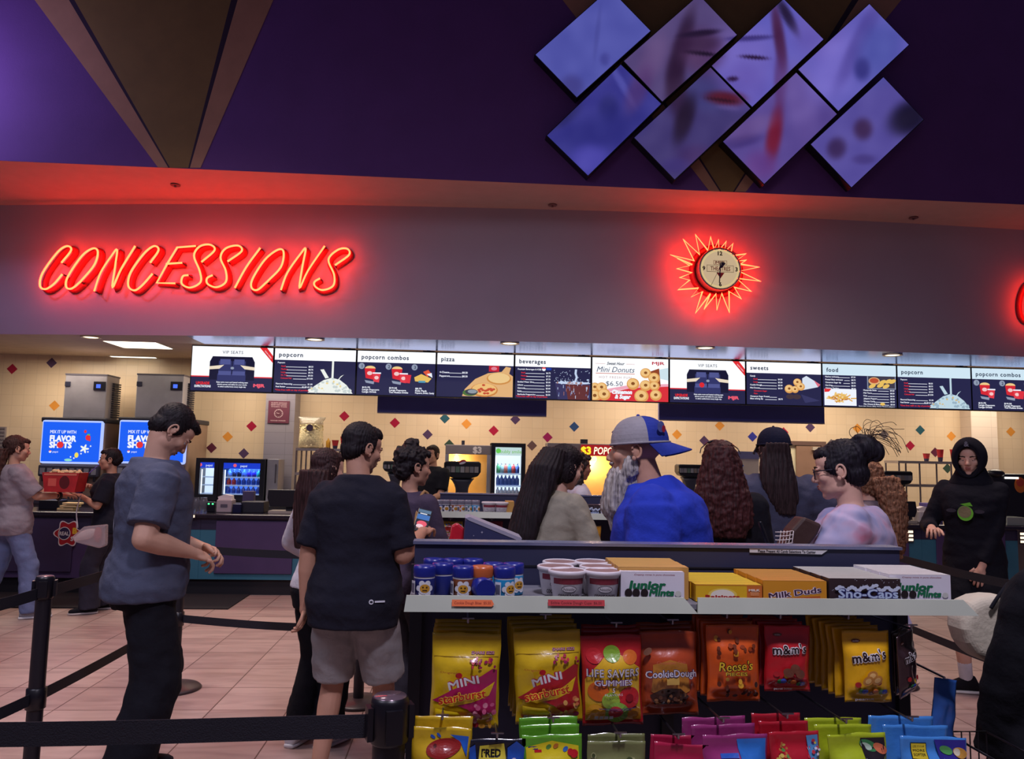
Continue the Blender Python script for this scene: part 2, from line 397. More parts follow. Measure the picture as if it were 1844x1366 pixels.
# painted gold fans on the purple wall
GOLD, BRN, DRK = M((128, 98, 56), rough=.8), M((172, 124, 98), rough=.8), M((44, 22, 48), rough=.8)
def fan(i, bot, top, yb):
    # bot/top: six x values (outer left, inner left, gold left, gold right, inner right, outer right)
    for j, (k0, k1, m) in enumerate([(0, 1, BRN), (1, 2, DRK), (2, 3, GOLD), (3, 4, DRK), (4, 5, BRN)]):
        P = []
        for k, e in ((k0, 0), (k1, 0), (k1, 1), (k0, 1)):
            y = yb if e == 0 else -170
            x = bot[k]+(top[k]-bot[k])*(yb-y)/yb
            q = aty(x, y, YU-.004); q.z = max(q.z, ZT+.002); P.append(q)
        mb = MB(); mb.prism(P, (0, .003, 0), m); o = mb.build('trim_%d' % (10+5*i+j), recalc=True); struct(o)
fan(0, (284, 303, 306, 339, 342, 361), (62, 124, 134, 416, 428, 492), 302)
fan(1, (1277, 1296, 1299, 1320, 1323, 1343), (1013, 1072, 1082, 1534, 1546, 1623), 345)
# small sprinkler escutcheons in the soffit
for px, py, l in ((316, 332, 'small ceiling sprinkler above the red glowing word sign'), (995, 368, 'small ceiling sprinkler in the soffit left of the clock'), (1645, 391, 'small ceiling sprinkler in the soffit under the right screens')):
    c = atz(px, py, ZT); mb = MB(); mb.lathe([(.05, -.012), (.05, -.004), (.02, 0)], c, M((120, 90, 90), rough=.4)); mb.cyl(c+Vector((0, 0, -.03)), c, .012, M((120, 90, 90), rough=.4)); tag(mb.build('sprinkler'), l, 'sprinkler', 'soffit sprinklers')
# recessed downlights in the soffit
def downlight(px, py, lab):
    c = atz(px, py, ZC-.035)
    t = thing('recessed_downlight', lab, 'downlight', c, 'downlights in the soffit')
    mb = MB(); mb.lathe([(.105, -.002), (.11, -.012), (.085, -.012), (.08, -.002)], c, M((225, 215, 200), rough=.4), caps=False); mb.build('trim_ring', t)
    mb = MB(); mb.lathe([(.078, -.006), (.06, -.010), (.02, -.012)], c, E((255, 228, 180), 3., True)); mb.build('lens', t)
    l = bpy.data.lights.new('downlight_beam', 'SPOT'); l.energy = 28; l.color = (1, .82, .58); l.spot_size = math.radians(110); l.shadow_soft_size = .06
    o = bpy.data.objects.new('downlight_beam', l); o.location = c+Vector((0, 0, -.05)); COL.objects.link(o)
for px, py, l in ((164, 606, 'round recessed downlight at far left beside the square ceiling panels'), (567, 610, 'round recessed downlight above the first popcorn screen'), (918, 617, 'round recessed downlight above the gap before the beverages screen'),
                  (1270, 625, 'round recessed downlight above the second seats screen'), (1607, 638, 'round recessed downlight above the food screen')): downlight(px, py, l)
# troffer panels
for q, l in (([(203, 615), (273, 615), (295, 624), (224, 625)], 'flat white ceiling light panel nearer the fascia'), ([(215, 641), (276, 643), (321, 661), (262, 658)], 'flat white ceiling light panel deeper in, above the ice machines')):
    P = [atz(x, y, ZC-.004) for x, y in q]
    x0 = min(p.x for p in P); y0, y1 = min(p.y for p in P), max(p.y for p in P)
    cxm = sum(p.x for p in P)/4; y1 = min(y1, YB-.1); hw = .3 if y1-y0 < .7 else .34
    c = Vector((cxm, (y0+y1)/2, ZC))
    t = thing('ceiling_light_panel', l, 'ceiling light', c, 'ceiling light panels')
    mb = MB(); mb.box((c.x-hw-.02, y0-.02, ZC-.008), (c.x+hw+.02, y1+.02, ZC-.001), M((230, 225, 215), rough=.5)); mb.build('frame', t)
    mb = MB(); mb.box((c.x-hw, y0, ZC-.012), (c.x+hw, y1, ZC-.008), E((255, 244, 220), 3.2, True)); mb.build('diffuser', t)
# ------------------------------------------------------------------ neon
NEON = E((0, 0, 0), 27., True, raw=(1., .026, .008))
REDB = M((150, 12, 26), rough=.5)
t = thing('neon_sign', 'red neon sign reading CONCESSIONS in slanted script', 'neon sign', onf(355, 485))
LET = [('C', [[(210, 187), (262, 120), (240, 98), (190, 130), (110, 240), (95, 310), (125, 328), (170, 300), (215, 248)]]),
       ('O', [[(310, 290), (385, 200), (405, 130), (380, 110), (320, 150), (245, 260), (235, 315), (265, 325), (312, 288)]]),
       ('N', [[(385, 340), (420, 240), (478, 150), (508, 117), (497, 210), (483, 320), (530, 220), (605, 97)]]),
       ('C', [[(685, 187), (730, 120), (705, 98), (650, 140), (580, 240), (568, 310), (600, 335), (640, 310), (698, 245)]]),
       ('E', [[(930, 97), (830, 105), (775, 195), (720, 295), (820, 297)], [(770, 193), (857, 187)]]),
       ('S', [[(960, 183), (1030, 120), (1005, 90), (950, 100), (920, 150), (950, 230), (955, 290), (900, 320), (855, 300), (860, 260), (890, 253)]]),
       ('S', [[(1100, 180), (1175, 125), (1155, 95), (1090, 110), (1062, 160), (1090, 230), (1090, 290), (1040, 318), (993, 300), (990, 270), (1020, 253)]]),
       ('I', [[(1275, 107), (1200, 210), (1138, 322)]]),
       ('O', [[(1310, 290), (1385, 210), (1400, 130), (1370, 117), (1300, 170), (1235, 270), (1228, 320), (1260, 332), (1312, 288)]]),
       ('N', [[(1385, 333), (1420, 240), (1490, 140), (1518, 112), (1500, 210), (1485, 323), (1530, 230), (1620, 97)]]),
       ('S', [[(1675, 200), (1750, 145), (1740, 112), (1690, 118), (1640, 170), (1670, 250), (1665, 310), (1610, 333), (1570, 315), (1565, 290), (1595, 270)]])]
for ch, strokes in LET:
    tb, bk = MB(), MB()
    for s_ in strokes:
        P = [onf(40+x/2.974, 410+y/2.974, .13) for x, y in s_]
        P = smoothpts(P, 5 if ch not in 'E' else 1)
        tb.tube(P, .0105, NEON, 6)
        Q = [Vector((p.x, yf(p.x)-.012, p.z)) for p in P]
        bk.tube(Q, .034, REDB, 6)
        for p in (P[0], P[-1]): bk.cyl(p, (p.x, yf(p.x), p.z), .008, M((60, 20, 24), rough=.5), n=6)
    tb.build('letter_tube', t); bk.build('letter_backing', t)
# starburst clock
cc = onf(1288, 490); t = thing('wall_clock', 'round wall clock inside a jagged red neon sunburst', 'clock', cc)
ST = [(530, 525), (385, 235), (605, 440), (550, 170), (720, 385), (757, 200), (805, 375), (865, 240), (870, 385), (970, 262), (945, 408), (1060, 292), (1028, 460), (1240, 432), (1100, 530), (1245, 518), (1160, 572), (1415, 612), (1145, 670), (1435, 805), (1110, 765), (1310, 945), (1080, 888), (1175, 1045), (1008, 945), (1012, 1230), (908, 972), (842, 1195), (830, 980), (668, 1185), (752, 978), (550, 1240), (645, 945), (492, 1020), (590, 900), (310, 920), (470, 790), (335, 757), (500, 690), (295, 632), (470, 592), (300, 490), (505, 580), (210, 445)]
P = [onf(1180+x/7.59, 400+y/7.59, .14) for x, y in ST]
mb = MB(); mb.tube(P, .010, NEON, 6, closed=True); mb.build('neon_rays', t)
mb = MB(); Y0 = yf(cc.x)
mb.lathe([(.30, 0), (.30, .05), (.26, .07), (.24, .02)], (cc.x, Y0, cc.z), M((120, 20, 34), rough=.4), 40, axis=(Vector((1, 0, 0)), Vector((0, 0, 1)), Vector((0, -1, 0)))); mb.build('backing_ring', t)
AX = (Vector((1, 0, 0)), Vector((0, 0, 1)), Vector((0, -1, 0)))
mb = MB(); mb.lathe([(.232, .02), (.240, .16), (.225, .175), (.218, .165)], (cc.x, Y0, cc.z), M((150, 130, 130), rough=.35, metal=.6), 40, axis=AX, caps=False); mb.build('bezel', t)
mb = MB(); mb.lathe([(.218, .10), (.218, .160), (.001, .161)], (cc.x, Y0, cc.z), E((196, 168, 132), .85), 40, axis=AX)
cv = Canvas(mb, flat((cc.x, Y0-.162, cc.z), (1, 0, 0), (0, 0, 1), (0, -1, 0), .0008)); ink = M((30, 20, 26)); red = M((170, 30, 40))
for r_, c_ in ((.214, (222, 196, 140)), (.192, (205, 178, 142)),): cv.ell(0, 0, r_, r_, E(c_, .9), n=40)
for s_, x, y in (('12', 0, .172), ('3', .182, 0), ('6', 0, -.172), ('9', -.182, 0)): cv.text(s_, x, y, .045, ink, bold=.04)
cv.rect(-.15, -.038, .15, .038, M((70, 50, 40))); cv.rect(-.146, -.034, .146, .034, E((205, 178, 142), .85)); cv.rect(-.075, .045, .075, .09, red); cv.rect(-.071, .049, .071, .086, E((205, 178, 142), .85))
cv.text('MJR', 0, .068, .03, red, w=.11, bold=.03); cv.text('THEATRES', 0, 0, .046, red, w=.22, bold=.02); cv.poly([(-.045, -.045), (0, -.11), (.045, -.045)], red)
mb.build('dial', t)
mb = MB(); cv = Canvas(mb, flat((cc.x, Y0-.172, cc.z), (1, 0, 0), (0, 0, 1), (0, -1, 0), .001)); dk = M((36, 24, 60))
cv.line(0, .06, -.012, -.16, .012, dk); cv.poly([(0, 0), (.012, .075), (.06, .062), (.02, .01)], dk); cv.line(.01, .04, -.105, -.19, .004, dk); mb.build('hands', t)
# edge of a further neon sign at the right
P = smoothpts([onf(x, y, .13) for x, y in ((1878, 500), (1858, 512), (1848, 540), (1851, 568), (1868, 580), (1884, 575))], 6)
t = thing('neon_sign', 'partly seen red neon sign at the right edge of the fascia', 'neon sign', P[0])
mb = MB(); mb.tube(P, .0105, NEON, 6); mb.build('letter_tube', t)
mb = MB(); mb.tube([Vector((p.x, yf(p.x)-.012, p.z)) for p in P], .034, REDB, 6); mb.build('letter_backing', t)
# ------------------------------------------------------------------ video wall of tilted panels
QUADS = [[(962, 99), (1039, 177), (1174, 55), (1097, -20)], [(1122, 110), (1192, 185), (1329, 63), (1258, -10)], [(1280, 118), (1354, 195), (1484, 71), (1411, -3)], [(1436, 126), (1509, 201), (1639, 81), (1564, 6)],
         [(986, 243), (1056, 319), (1192, 189), (1118, 113)], [(1142, 246), (1213, 327), (1353, 195), (1279, 121)], [(1300, 253), (1376, 335), (1508, 204), (1434, 131)], [(1458, 261), (1533, 338), (1665, 216), (1590, 137)]]
BASE = [(88, 92, 182), (92, 76, 130), (104, 100, 200), (110, 104, 200), (62, 60, 150), (70, 60, 120), (96, 78, 156), (96, 86, 170)]
BL = [(1335, 100, 60, 50, .2, (136, 116, 206), .55),
      (1340, 160, 40, 34, 0, (116, 96, 190), .5), (1262, 170, 40, 24, .5, (66, 66, 130), .6), (1225, 95, 14, 70, .25, (44, 24, 52), .9), (1218, 160, 16, 50, -.1, (52, 30, 60), .8), (1262, 92, 34, 34, 0, (84, 50, 92), .75), (1255, 62, 28, 5, -.1, (40, 24, 60), .8), (1262, 97, 26, 3.5, .12, (26, 14, 36), 1.), (1262, 60, 30, 5, -.12, (34, 20, 48), .9),
      (1357, 104, 22, 3.2, .1, (40, 18, 56), 1.), (1350, 68, 34, 3.5, -.05, (58, 44, 110), .9), (1352, 70, 34, 4, -.05, (70, 60, 140), .7), (1318, 143, 9, 4, 0, (46, 22, 60), .9), (1306, 177, 30, 11, .12, (88, 24, 44), 1.), (1300, 180, 24, 2.5, .12, (40, 14, 30), .9), (1312, 194, 18, 4, .1, (100, 84, 150), .7), (1255, 80, 36, 14, -.1, (60, 36, 70), .7),
      (1403, 70, 9, 60, -.15, (74, 30, 66), .9), (1418, 28, 8, 34, -.5, (34, 22, 50), .9), (1405, 150, 10, 50, .0, (92, 50, 110), .7), (1393, 245, 12, 44, .15, (120, 24, 50), .95), (1232, 215, 14, 40, .3, (36, 22, 44), .85), (1260, 290, 36, 22, .3, (74, 48, 104), .7), (1216, 300, 22, 12, 0, (70, 56, 130), .6),
      (1330, 255, 36, 10, -.2, (66, 50, 120), .7), (1370, 300, 26, 24, .4, (104, 62, 140), .8), (1440, 180, 26, 60, -.2, (122, 100, 178), .6), (1350, 230, 40, 16, -.4, (120, 90, 150), .5), (1470, 60, 40, 40, .5, (118, 96, 186), .5),
      (1500, 120, 34, 60, .5, (140, 126, 226), .6), (1550, 70, 14, 80, .45, (84, 72, 160), .7), (1585, 90, 34, 50, .4, (80, 88, 176), .8), (1552, 125, 13, 18, 0, (58, 56, 136), .9), (1553, 233, 15, 17, 0, (64, 40, 84), .95), (1505, 268, 15, 17, .3, (60, 40, 88), .9),
      (1640, 212, 36, 26, -.5, (26, 20, 48), 1.), (1555, 288, 18, 8, 0, (74, 60, 130), .7), (1075, 60, 4, 40, .1, (74, 76, 160), .6), (1090, 108, 8, 10, 0, (66, 66, 150), .7), (1030, 155, 18, 16, .3, (70, 66, 140), .7), (1120, 150, 6, 40, -.5, (96, 96, 190), .8),
      (1096, 195, 16, 22, 0, (44, 44, 116), .8), (1010, 205, 34, 18, -.6, (40, 38, 96), .8), (1080, 235, 70, 30, -.3, (48, 48, 132), .7), (1060, 290, 30, 24, 0, (88, 82, 190), .8), (1175, 105, 20, 40, .4, (112, 84, 136), .6), (1150, 160, 16, 40, .4, (92, 58, 118), .6)]
def pic(x, y, base):
    c = [v for v in base]
    for cx_, cy_, sx_, sy_, ro, col, al in BL:
        dx, dy = x-cx_, y-cy_; cr, sr = math.cos(ro), math.sin(ro)
        u, v = (dx*cr+dy*sr)/sx_, (-dx*sr+dy*cr)/sy_; q = u*u+v*v
        if q < 5:
            a_ = al*math.exp(-q*q*.5) if q < 3 else al*math.exp(-q*q*.5)
            c = [c[i]*(1-a_)+col[i]*a_ for i in range(3)]
    nz = mnoise.noise(Vector((x*.03, y*.03, 1.7)))*10
    return [max(0, v+nz) for v in c]
SCR = bpy.data.materials.new('video_picture'); SCR.use_nodes = True; _n = SCR.node_tree; _b = _n.nodes['Principled BSDF']
_a = _n.nodes.new('ShaderNodeVertexColor'); _a.layer_name = 'pic'; _n.links.new(_a.outputs['Color'], _b.inputs['Emission Color']); _b.inputs['Emission Strength'].default_value = .78
_b.inputs['Base Color'].default_value = (.02, .02, .03, 1); _b.inputs['Roughness'].default_value = .35; SCR.cycles.emission_sampling = 'NONE'
VL = ['pale blue misty picture, leftmost of the upper row', 'shadowed closed eye and dark hair, upper row', 'bright closed eye and nose, upper row', 'pale lilac curve beside blue, rightmost of the upper row',
      'deep blue haze, leftmost of the lower row', 'dark red lips and dark hair, lower row', 'cheek and dark red strand, lower row', 'dark spots on blue, rightmost of the lower row']
for q, base, l in zip(QUADS, BASE, VL):
    P = [aty(x, y, YU-.12) for x, y in q]
    c = sum(P, Vector())/4
    u = ((P[2]-P[1])+(P[3]-P[0])).normalized(); vv = (P[0]-P[1]); vv = (vv-u*vv.dot(u)).normalized()
    hu = ((P[2]-P[1]).length+(P[3]-P[0]).length)/4; hv = ((P[0]-P[1]).length+(P[3]-P[2]).length)/4
    t = thing('video_panel', 'tilted video panel showing '+l, 'video panel', c, 'tilted video wall panels')
    mb = MB(); mb.prism([c-u*hu-vv*hv, c+u*hu-vv*hv, c+u*hu+vv*hv, c-u*hu+vv*hv], (0, .11, 0), M((18, 16, 26), rough=.4)); mb.build('housing', t, recalc=True)
    N = 44; vs = []; cols = []
    for j in range(N+1):
        for i in range(N+1):
            a_, b_ = i/N*2-1, j/N*2-1; vs.append(c+u*(hu-.008)*a_+vv*(hv-.008)*b_+Vector((0, -.004, 0)))
            x = (q[0][0]*(1-i/N)+q[3][0]*i/N)*(j/N)+(q[1][0]*(1-i/N)+q[2][0]*i/N)*(1-j/N)
            y = (q[0][1]*(1-i/N)+q[3][1]*i/N)*(j/N)+(q[1][1]*(1-i/N)+q[2][1]*i/N)*(1-j/N)
            cols.append(lin(pic(x, y, base))+(1,))
    mb = MB(); mb.add(vs, [(j*(N+1)+i, j*(N+1)+i+1, (j+1)*(N+1)+i+1, (j+1)*(N+1)+i) for j in range(N) for i in range(N)], SCR, True)
    o = mb.build('screen', t)
    at = o.data.color_attributes.new('pic', 'FLOAT_COLOR', 'POINT'); at.data.foreach_set('color', [v for c_ in cols for v in c_])
# ================================================================== menu screens
WHT, WH2, NAV, REDE = E((250, 252, 255), 1.05, True), E((214, 236, 250), .95, True), E((44, 44, 84), .75, True), E((226, 44, 50), 1.)
INK, GRY, WTX = E((52, 66, 92), .8), E((150, 160, 184), .9), E((240, 244, 255), 1.)
TAN, BUN, GLD, DNT, DNH = E((224, 176, 120), 1.), E((238, 204, 140), 1.), E((232, 190, 96), 1.), E((222, 160, 88), 1.), E((150, 90, 40), .8)
SOF1, SOF2, SOF3 = E((52, 56, 108), .9), E((84, 90, 150), .9), E((28, 28, 60), .7)
def plist(c, rows, x0, x1, y0, dy, h=.034, red=()):
    for i, r in enumerate(rows):
        y = y0-dy*i; nm, pr = r
        c.text(nm, x0+(.08 if i in red else 0), y, h, REDE if i in red else WTX, align='l', bold=.03)
        k = x0+(.08 if i in red else 0)+len(nm)*h*.62
        c.rect(k, y-.022, x1-.14, y-.012, WTX); c.text(pr, x1, y, h, WTX, align='r', bold=.03)
def s_vip(c, alt=False):
    c.rect(0, .32, 1.8, 1, WHT); c.rect(0, .31, 1.8, .335, REDE); c.text('VIP SEATS', .9, .88, .07, INK, bold=.005, space=1.1)
    c.poly([(1.5, 1), (1.66, 1), (1.8, .82), (1.8, .66)], REDE); c.text('NOW OPEN', 1.69, .85, .03, WTX, rot=-.85)
    c.poly([(.40, .25), (.40, .66), (.46, .78), (1.34, .78), (1.40, .66), (1.40, .25)], SOF3)
    for k in (0, 1):
        x = .60+.31*k; c.rect(x, .40, x+.29, .68, SOF1); c.rect(x+.03, .60, x+.26, .72, SOF2); c.rect(x-.02, .22, x+.30, .39, SOF1); c.rect(x, .36, x+.28, .45, SOF2)
    c.poly([(.40, .55), (.72, .59), (.62, .50), (.40, .48)], E((236, 220, 196), 1.)); c.poly([(1.40, .55), (1.08, .59), (1.18, .50), (1.40, .48)], E((236, 220, 196), 1.)); c.ell(.905, .52, .04, .03, GRY)
    if alt: c.ell(.76, .42, .06, .06, E((220, 40, 50), 1.))
    c.text('UPGRADE', .27, .17, .06, REDE, w=.3, bold=.05); c.text('EXPECTATIONS', .27, .10, .05, WTX, w=.36, bold=.04)
    for i, s in enumerate(('Enjoy extra room and heated reclining seats', 'electric power and tables for your snacks', 'in select auditoriums every single day')): c.text(s, .92, .2-.05*i, .032, WTX, w=.7-.04*i, bold=.03)
    c.text('MJR', 1.52, .14, .07, E((236, 90, 110), 1.), w=.26, bold=.06)
def head(c, t, w=None, m=None): c.rect(0, .74, 1.8, 1, m or WHT); c.text(t, .09, .865, .10, INK, align='l', bold=.03, space=1.15)
def s_pop(c, m=None):
    head(c, 'popcorn', m=m); c.text('Popcorn', .07, .68, .034, WTX, align='l', bold=.03)
    plist(c, [('Small', '$8.25'), ('Medium', '$8.75'), ('Large', '$9.75'), ('XL Tub', '$9.50'), ('Colossal Pail', '$13.00')], .07, .86, .60, .068, red=(0, 1, 2, 3, 4))
    plist(c, [('Flavored Seasoning', '$1.00'), ('Real Butter', '$1.00-$1.50')], .05, .86, .2, .066)
    c.text('*One free refill on day of purchase', .04, .06, .036, REDE, align='l', w=.76, bold=.03)
    k1, k2, k3 = (E((238, 242, 236), 1.), E((206, 216, 214), .95), E((236, 214, 150), 1.)) if m is None else (E((190, 214, 226), 1.), E((160, 186, 204), .9), E((220, 190, 130), .9))
    c.rect(1.275, .3, 1.32, .74, k1); c.poly([(1.02, .54), (1.10, .55), (1.18, .42), (1.22, .36), (1.14, .34)], k1); c.poly([(1.42, .32), (1.48, .40), (1.55, .44), (1.47, .36), (1.44, .30)], k1)
    c.poly([(.76, .01), (.9, .16), (1.1, .30), (1.28, .36), (1.46, .32), (1.62, .2), (1.76, .01)], k1); R = random.Random(3)
    for i in range(70):
        x = R.uniform(.8, 1.72); top = .37-abs(x-1.27)*.62; y = R.uniform(.03, max(.05, top)); c.ell(x, y, R.uniform(.02, .04), R.uniform(.018, .034), R.choice((k1, k2, k2, k1, k3) if i % 4 == 0 else (k1, k2)), n=8, rings=1)
def s_combo(c, m=None):
    head(c, 'popcorn combos', m=m)
    for i, x in enumerate((.28, .9, 1.5)):
        c.ell(x-.18, .65, .07, .07, GRY); c.text(str(i+1), x-.17, .65, .07, INK, bold=.03)
        if i < 2:
            c.ell(x+.02, .60, .12, .06, BUN); c.poly([(x-.11, .6), (x+.14, .6), (x+.11, .34), (x-.08, .38)], E((214, 40, 52), 1.)); c.poly([(x+.08, .50), (x+.26, .48), (x+.23, .28), (x+.10, .30)], E((226, 60, 74), 1.))
            c.rect(x+.08, .48, x+.27, .51, WTX); c.ell(x+.01, .49, .06, .045, E((240, 200, 200), 1.)); c.ell(x+.17, .39, .05, .04, E((245, 200, 200), 1.)); c.poly([(x-.1, .33), (x+.12, .30), (x+.11, .24), (x-.07, .27)], GRY)
            if i: c.poly([(x+.20, .48), (x+.35, .47), (x+.32, .28), (x+.22, .29)], E((220, 50, 64), 1.))
        else:
            c.poly([(x-.18, .42), (x-.02, .50), (x+.22, .40), (x+.14, .31), (x-.16, .33)], GLD); c.poly([(x+.02, .55), (x+.14, .60), (x+.22, .50), (x+.12, .44)], E((226, 90, 60), 1.)); c.poly([(x+.1, .5), (x+.22, .53), (x+.24, .42)], WTX); c.rect(x-.08, .30, x+.08, .345, E((80, 150, 180), 1.))
        for j, s in enumerate((('$15.75', 'Large Popcorn', 'Large Drink'), ('$19.25', 'Large Popcorn', 'Two Medium Drinks'), ('$8.75', 'Kids Pack', 'Popcorn, Drink, Candy'))[i]): c.text(s, x-.15, .165-.05*j, .036, WTX, align='l', bold=.04, w=min(.44, .03*len(s)))
def s_pizza(c):
    head(c, 'pizza'); plist(c, [('4-Cheese', '$8.50'), ('Pepperoni', '$8.50')], .06, .72, .56, .085, h=.042)
    c.poly([(.60, .02), (.66, .18), (.90, .42), (1.2, .56), (1.52, .60), (1.62, .72), (1.74, .70), (1.70, .56), (1.79, .5), (1.79, .02)], TAN)
    c.rect(1.22, .60, 1.46, .735, E((200, 36, 54), 1.)); c.ell(1.34, .67, .07, .04, E((220, 130, 150), 1.)); c.ell(1.46, .44, .29, .14, E((206, 140, 70), 1.)); c.ell(1.46, .455, .26, .12, E((236, 200, 140), 1.))
    c.ell(1.12, .17, .32, .16, E((206, 130, 60), 1.)); c.ell(1.12, .185, .29, .14, E((236, 190, 120), 1.)); R = random.Random(5)
    for i in range(14): a = R.uniform(0, 6.3); q = R.uniform(.2, .85); c.ell(1.14+.26*q*math.cos(a), .19+.12*q*math.sin(a), .04, .025, E((196, 74, 44), 1.), n=10, rings=1)
    c.ell(.78, .1, .17, .075, E((80, 120, 60), .9)); c.ell(.82, .12, .15, .07, E((60, 66, 74), .9)); c.ell(.84, .13, .11, .045, E((150, 160, 170), .9))
def s_bev(c):
    head(c, 'beverages'); c.text('Fountain Beverages & ICEE', .06, .68, .036, WTX, align='l', bold=.03, w=.56); c.ell(.68, .69, .045, .045, WTX); c.poly([(.635, .70), (.725, .70), (.72, .73), (.64, .73)], REDE); c.rect(.74, .67, .86, .72, E((30, 60, 170), 1.))
    plist(c, [('Small', '$6.75'), ('Medium', '$7.25'), ('Large', '$7.75')], .06, .84, .60, .072, red=(0, 1, 2))
    plist(c, [('Bottled Water 20oz', '$5.00'), ('Lifewtr', '$6.50'), ('Gatorade', '$5.00'), ('Bubly', '$5.00'), ('Starbucks Frappuccino', '$6.50')], .06, .84, .385, .072)
    c.text('*One free refill on day of purchase', .03, .05, .036, REDE, align='l', w=.74, bold=.03)
    cola, ice = E((104, 50, 52), .9), E((196, 212, 240), 1.)
    c.poly([(.95, .38), (1.02, 0), (1.8, 0), (1.8, .36)], E((62, 58, 104), .8)); c.poly([(1.2, .36), (1.26, 0), (1.74, 0), (1.78, .34)], cola); c.ell(1.38, .385, .42, .03, ice)
    R = random.Random(9)
    for i in range(40): c.ell(R.uniform(1.0, 1.78), .37+abs(R.gauss(0, .03)), R.uniform(.01, .035), R.uniform(.01, .025), R.choice((ice, E((170, 120, 110), .9))), n=7, rings=1)
    for i in range(46): c.ell(R.uniform(.92, 1.78), R.uniform(.4, .68), .008, .009, ice, n=6, rings=1)
    for i in range(26): x = R.uniform(1.0, 1.76); y = R.uniform(.02, .33); c.rect(x, y, x+.012, y+R.uniform(.03, .09), R.choice((ice, E((180, 120, 110), .9), E((120, 140, 200), .9))))
    c.poly([(1.42, .70), (1.47, .70), (1.46, .6), (1.49, .52), (1.45, .4), (1.40, .4), (1.44, .52), (1.41, .6)], ice)
def donut(c, x, y, r): c.ell(x, y, r, r*.92, DNT); c.ell(x-.01, y+.015, r*.8, r*.68, E((240, 196, 130), 1.)); c.ell(x, y+.01, r*.3, r*.25, DNH)
def s_donut(c):
    c.rect(0, 0, 1.8, 1, WHT); c.poly([(0, 0), (1.8, 0), (1.8, .36), (.9, .30), (.3, .16), (0, .2)], E((216, 48, 58), 1.)); c.poly([(.3, .26), (.9, .38), (1.8, .42), (1.8, .36), (.9, .30), (.3, .18)], E((240, 170, 190), 1.))
    c.poly([(1.45, .72), (1.8, .8), (1.8, .5), (1.5, .56)], E((206, 226, 236), 1.))
    c.text('Sweet Hour', .55, .87, .07, INK, shear=.35, bold=.03, w=.42); c.rect(.07, .855, .30, .862, E((200, 120, 110), 1.)); c.rect(.80, .855, 1.0, .862, E((200, 120, 110), 1.))
    c.text('Mini Donuts', .55, .73, .13, E((50, 72, 104), .9), shear=.3, w=.9); c.rect(.08, .625, 1.0, .64, E((206, 110, 90), 1.)); c.text('HOT FRESH FUN', .54, .545, .055, E((190, 150, 150), 1.), w=.76, space=1.3); c.text('$6.50', .52, .40, .11, E((60, 70, 100), .9), w=.40)
    c.text('MJR', 1.56, .90, .07, E((190, 40, 60), 1.), w=.3, bold=.03); c.poly([(1.36, .70), (1.58, .78), (1.62, .36), (1.36, .3)], E((150, 70, 40), .9))
    for x, y, r in ((1.26, .66, .13), (1.46, .55, .14), (.06, .30, .12), (.22, .3, .13), (.96, .40, .15), (1.26, .37, .14), (1.47, .36, .12), (.06, .1, .15), (.28, .14, .15), (1.16, .12, .17), (1.5, .15, .14)): donut(c, x, y, r)
    c.text('Cinnamon', .70, .21, .09, WTX, shear=.2, bold=.07, w=.48); c.text('& Sugar', .72, .10, .09, WTX, shear=.2, bold=.07, w=.38)
def s_sweet(c):
    head(c, 'sweets'); c.text('Candy', .08, .67, .036, WTX, align='l', bold=.03); plist(c, [('Small', '$4.50'), ('Large', '$5.50')], .08, .86, .6, .07, red=(0, 1)); plist(c, [('Cookie Dough', '$5.50'), ('Mini Donuts', '$6.50')], .08, .86, .46, .07)
    for i, s in enumerate(('Cinnamon Sugar', 'Plain')): c.text(s, .17, .32-.065*i, .034, REDE, align='l', bold=.03)
    plist(c, [('Cinnamon Sugar Pretzel', ''), ('Bites w/icing dip', '$8.75')], .08, .86, .19, .055); c.poly([(1.34, .64), (1.44, .70), (1.78, .5), (1.72, .44), (1.34, .36)], E((216, 226, 240), 1.)); c.poly([(1.62, .60), (1.78, .5), (1.72, .44)], E((220, 110, 130), 1.))
    for x, y, r in ((1.02, .38, .11), (1.22, .54, .10), (1.3, .44, .10), (1.16, .37, .09)): donut(c, x, y, r)
    for x in (1.04, 1.2): c.ell(x, .2, .1, .06, E((74, 58, 66), .8))
    c.poly([(1.3, .26), (1.76, .12), (1.4, .06)], E((62, 62, 108), .8))
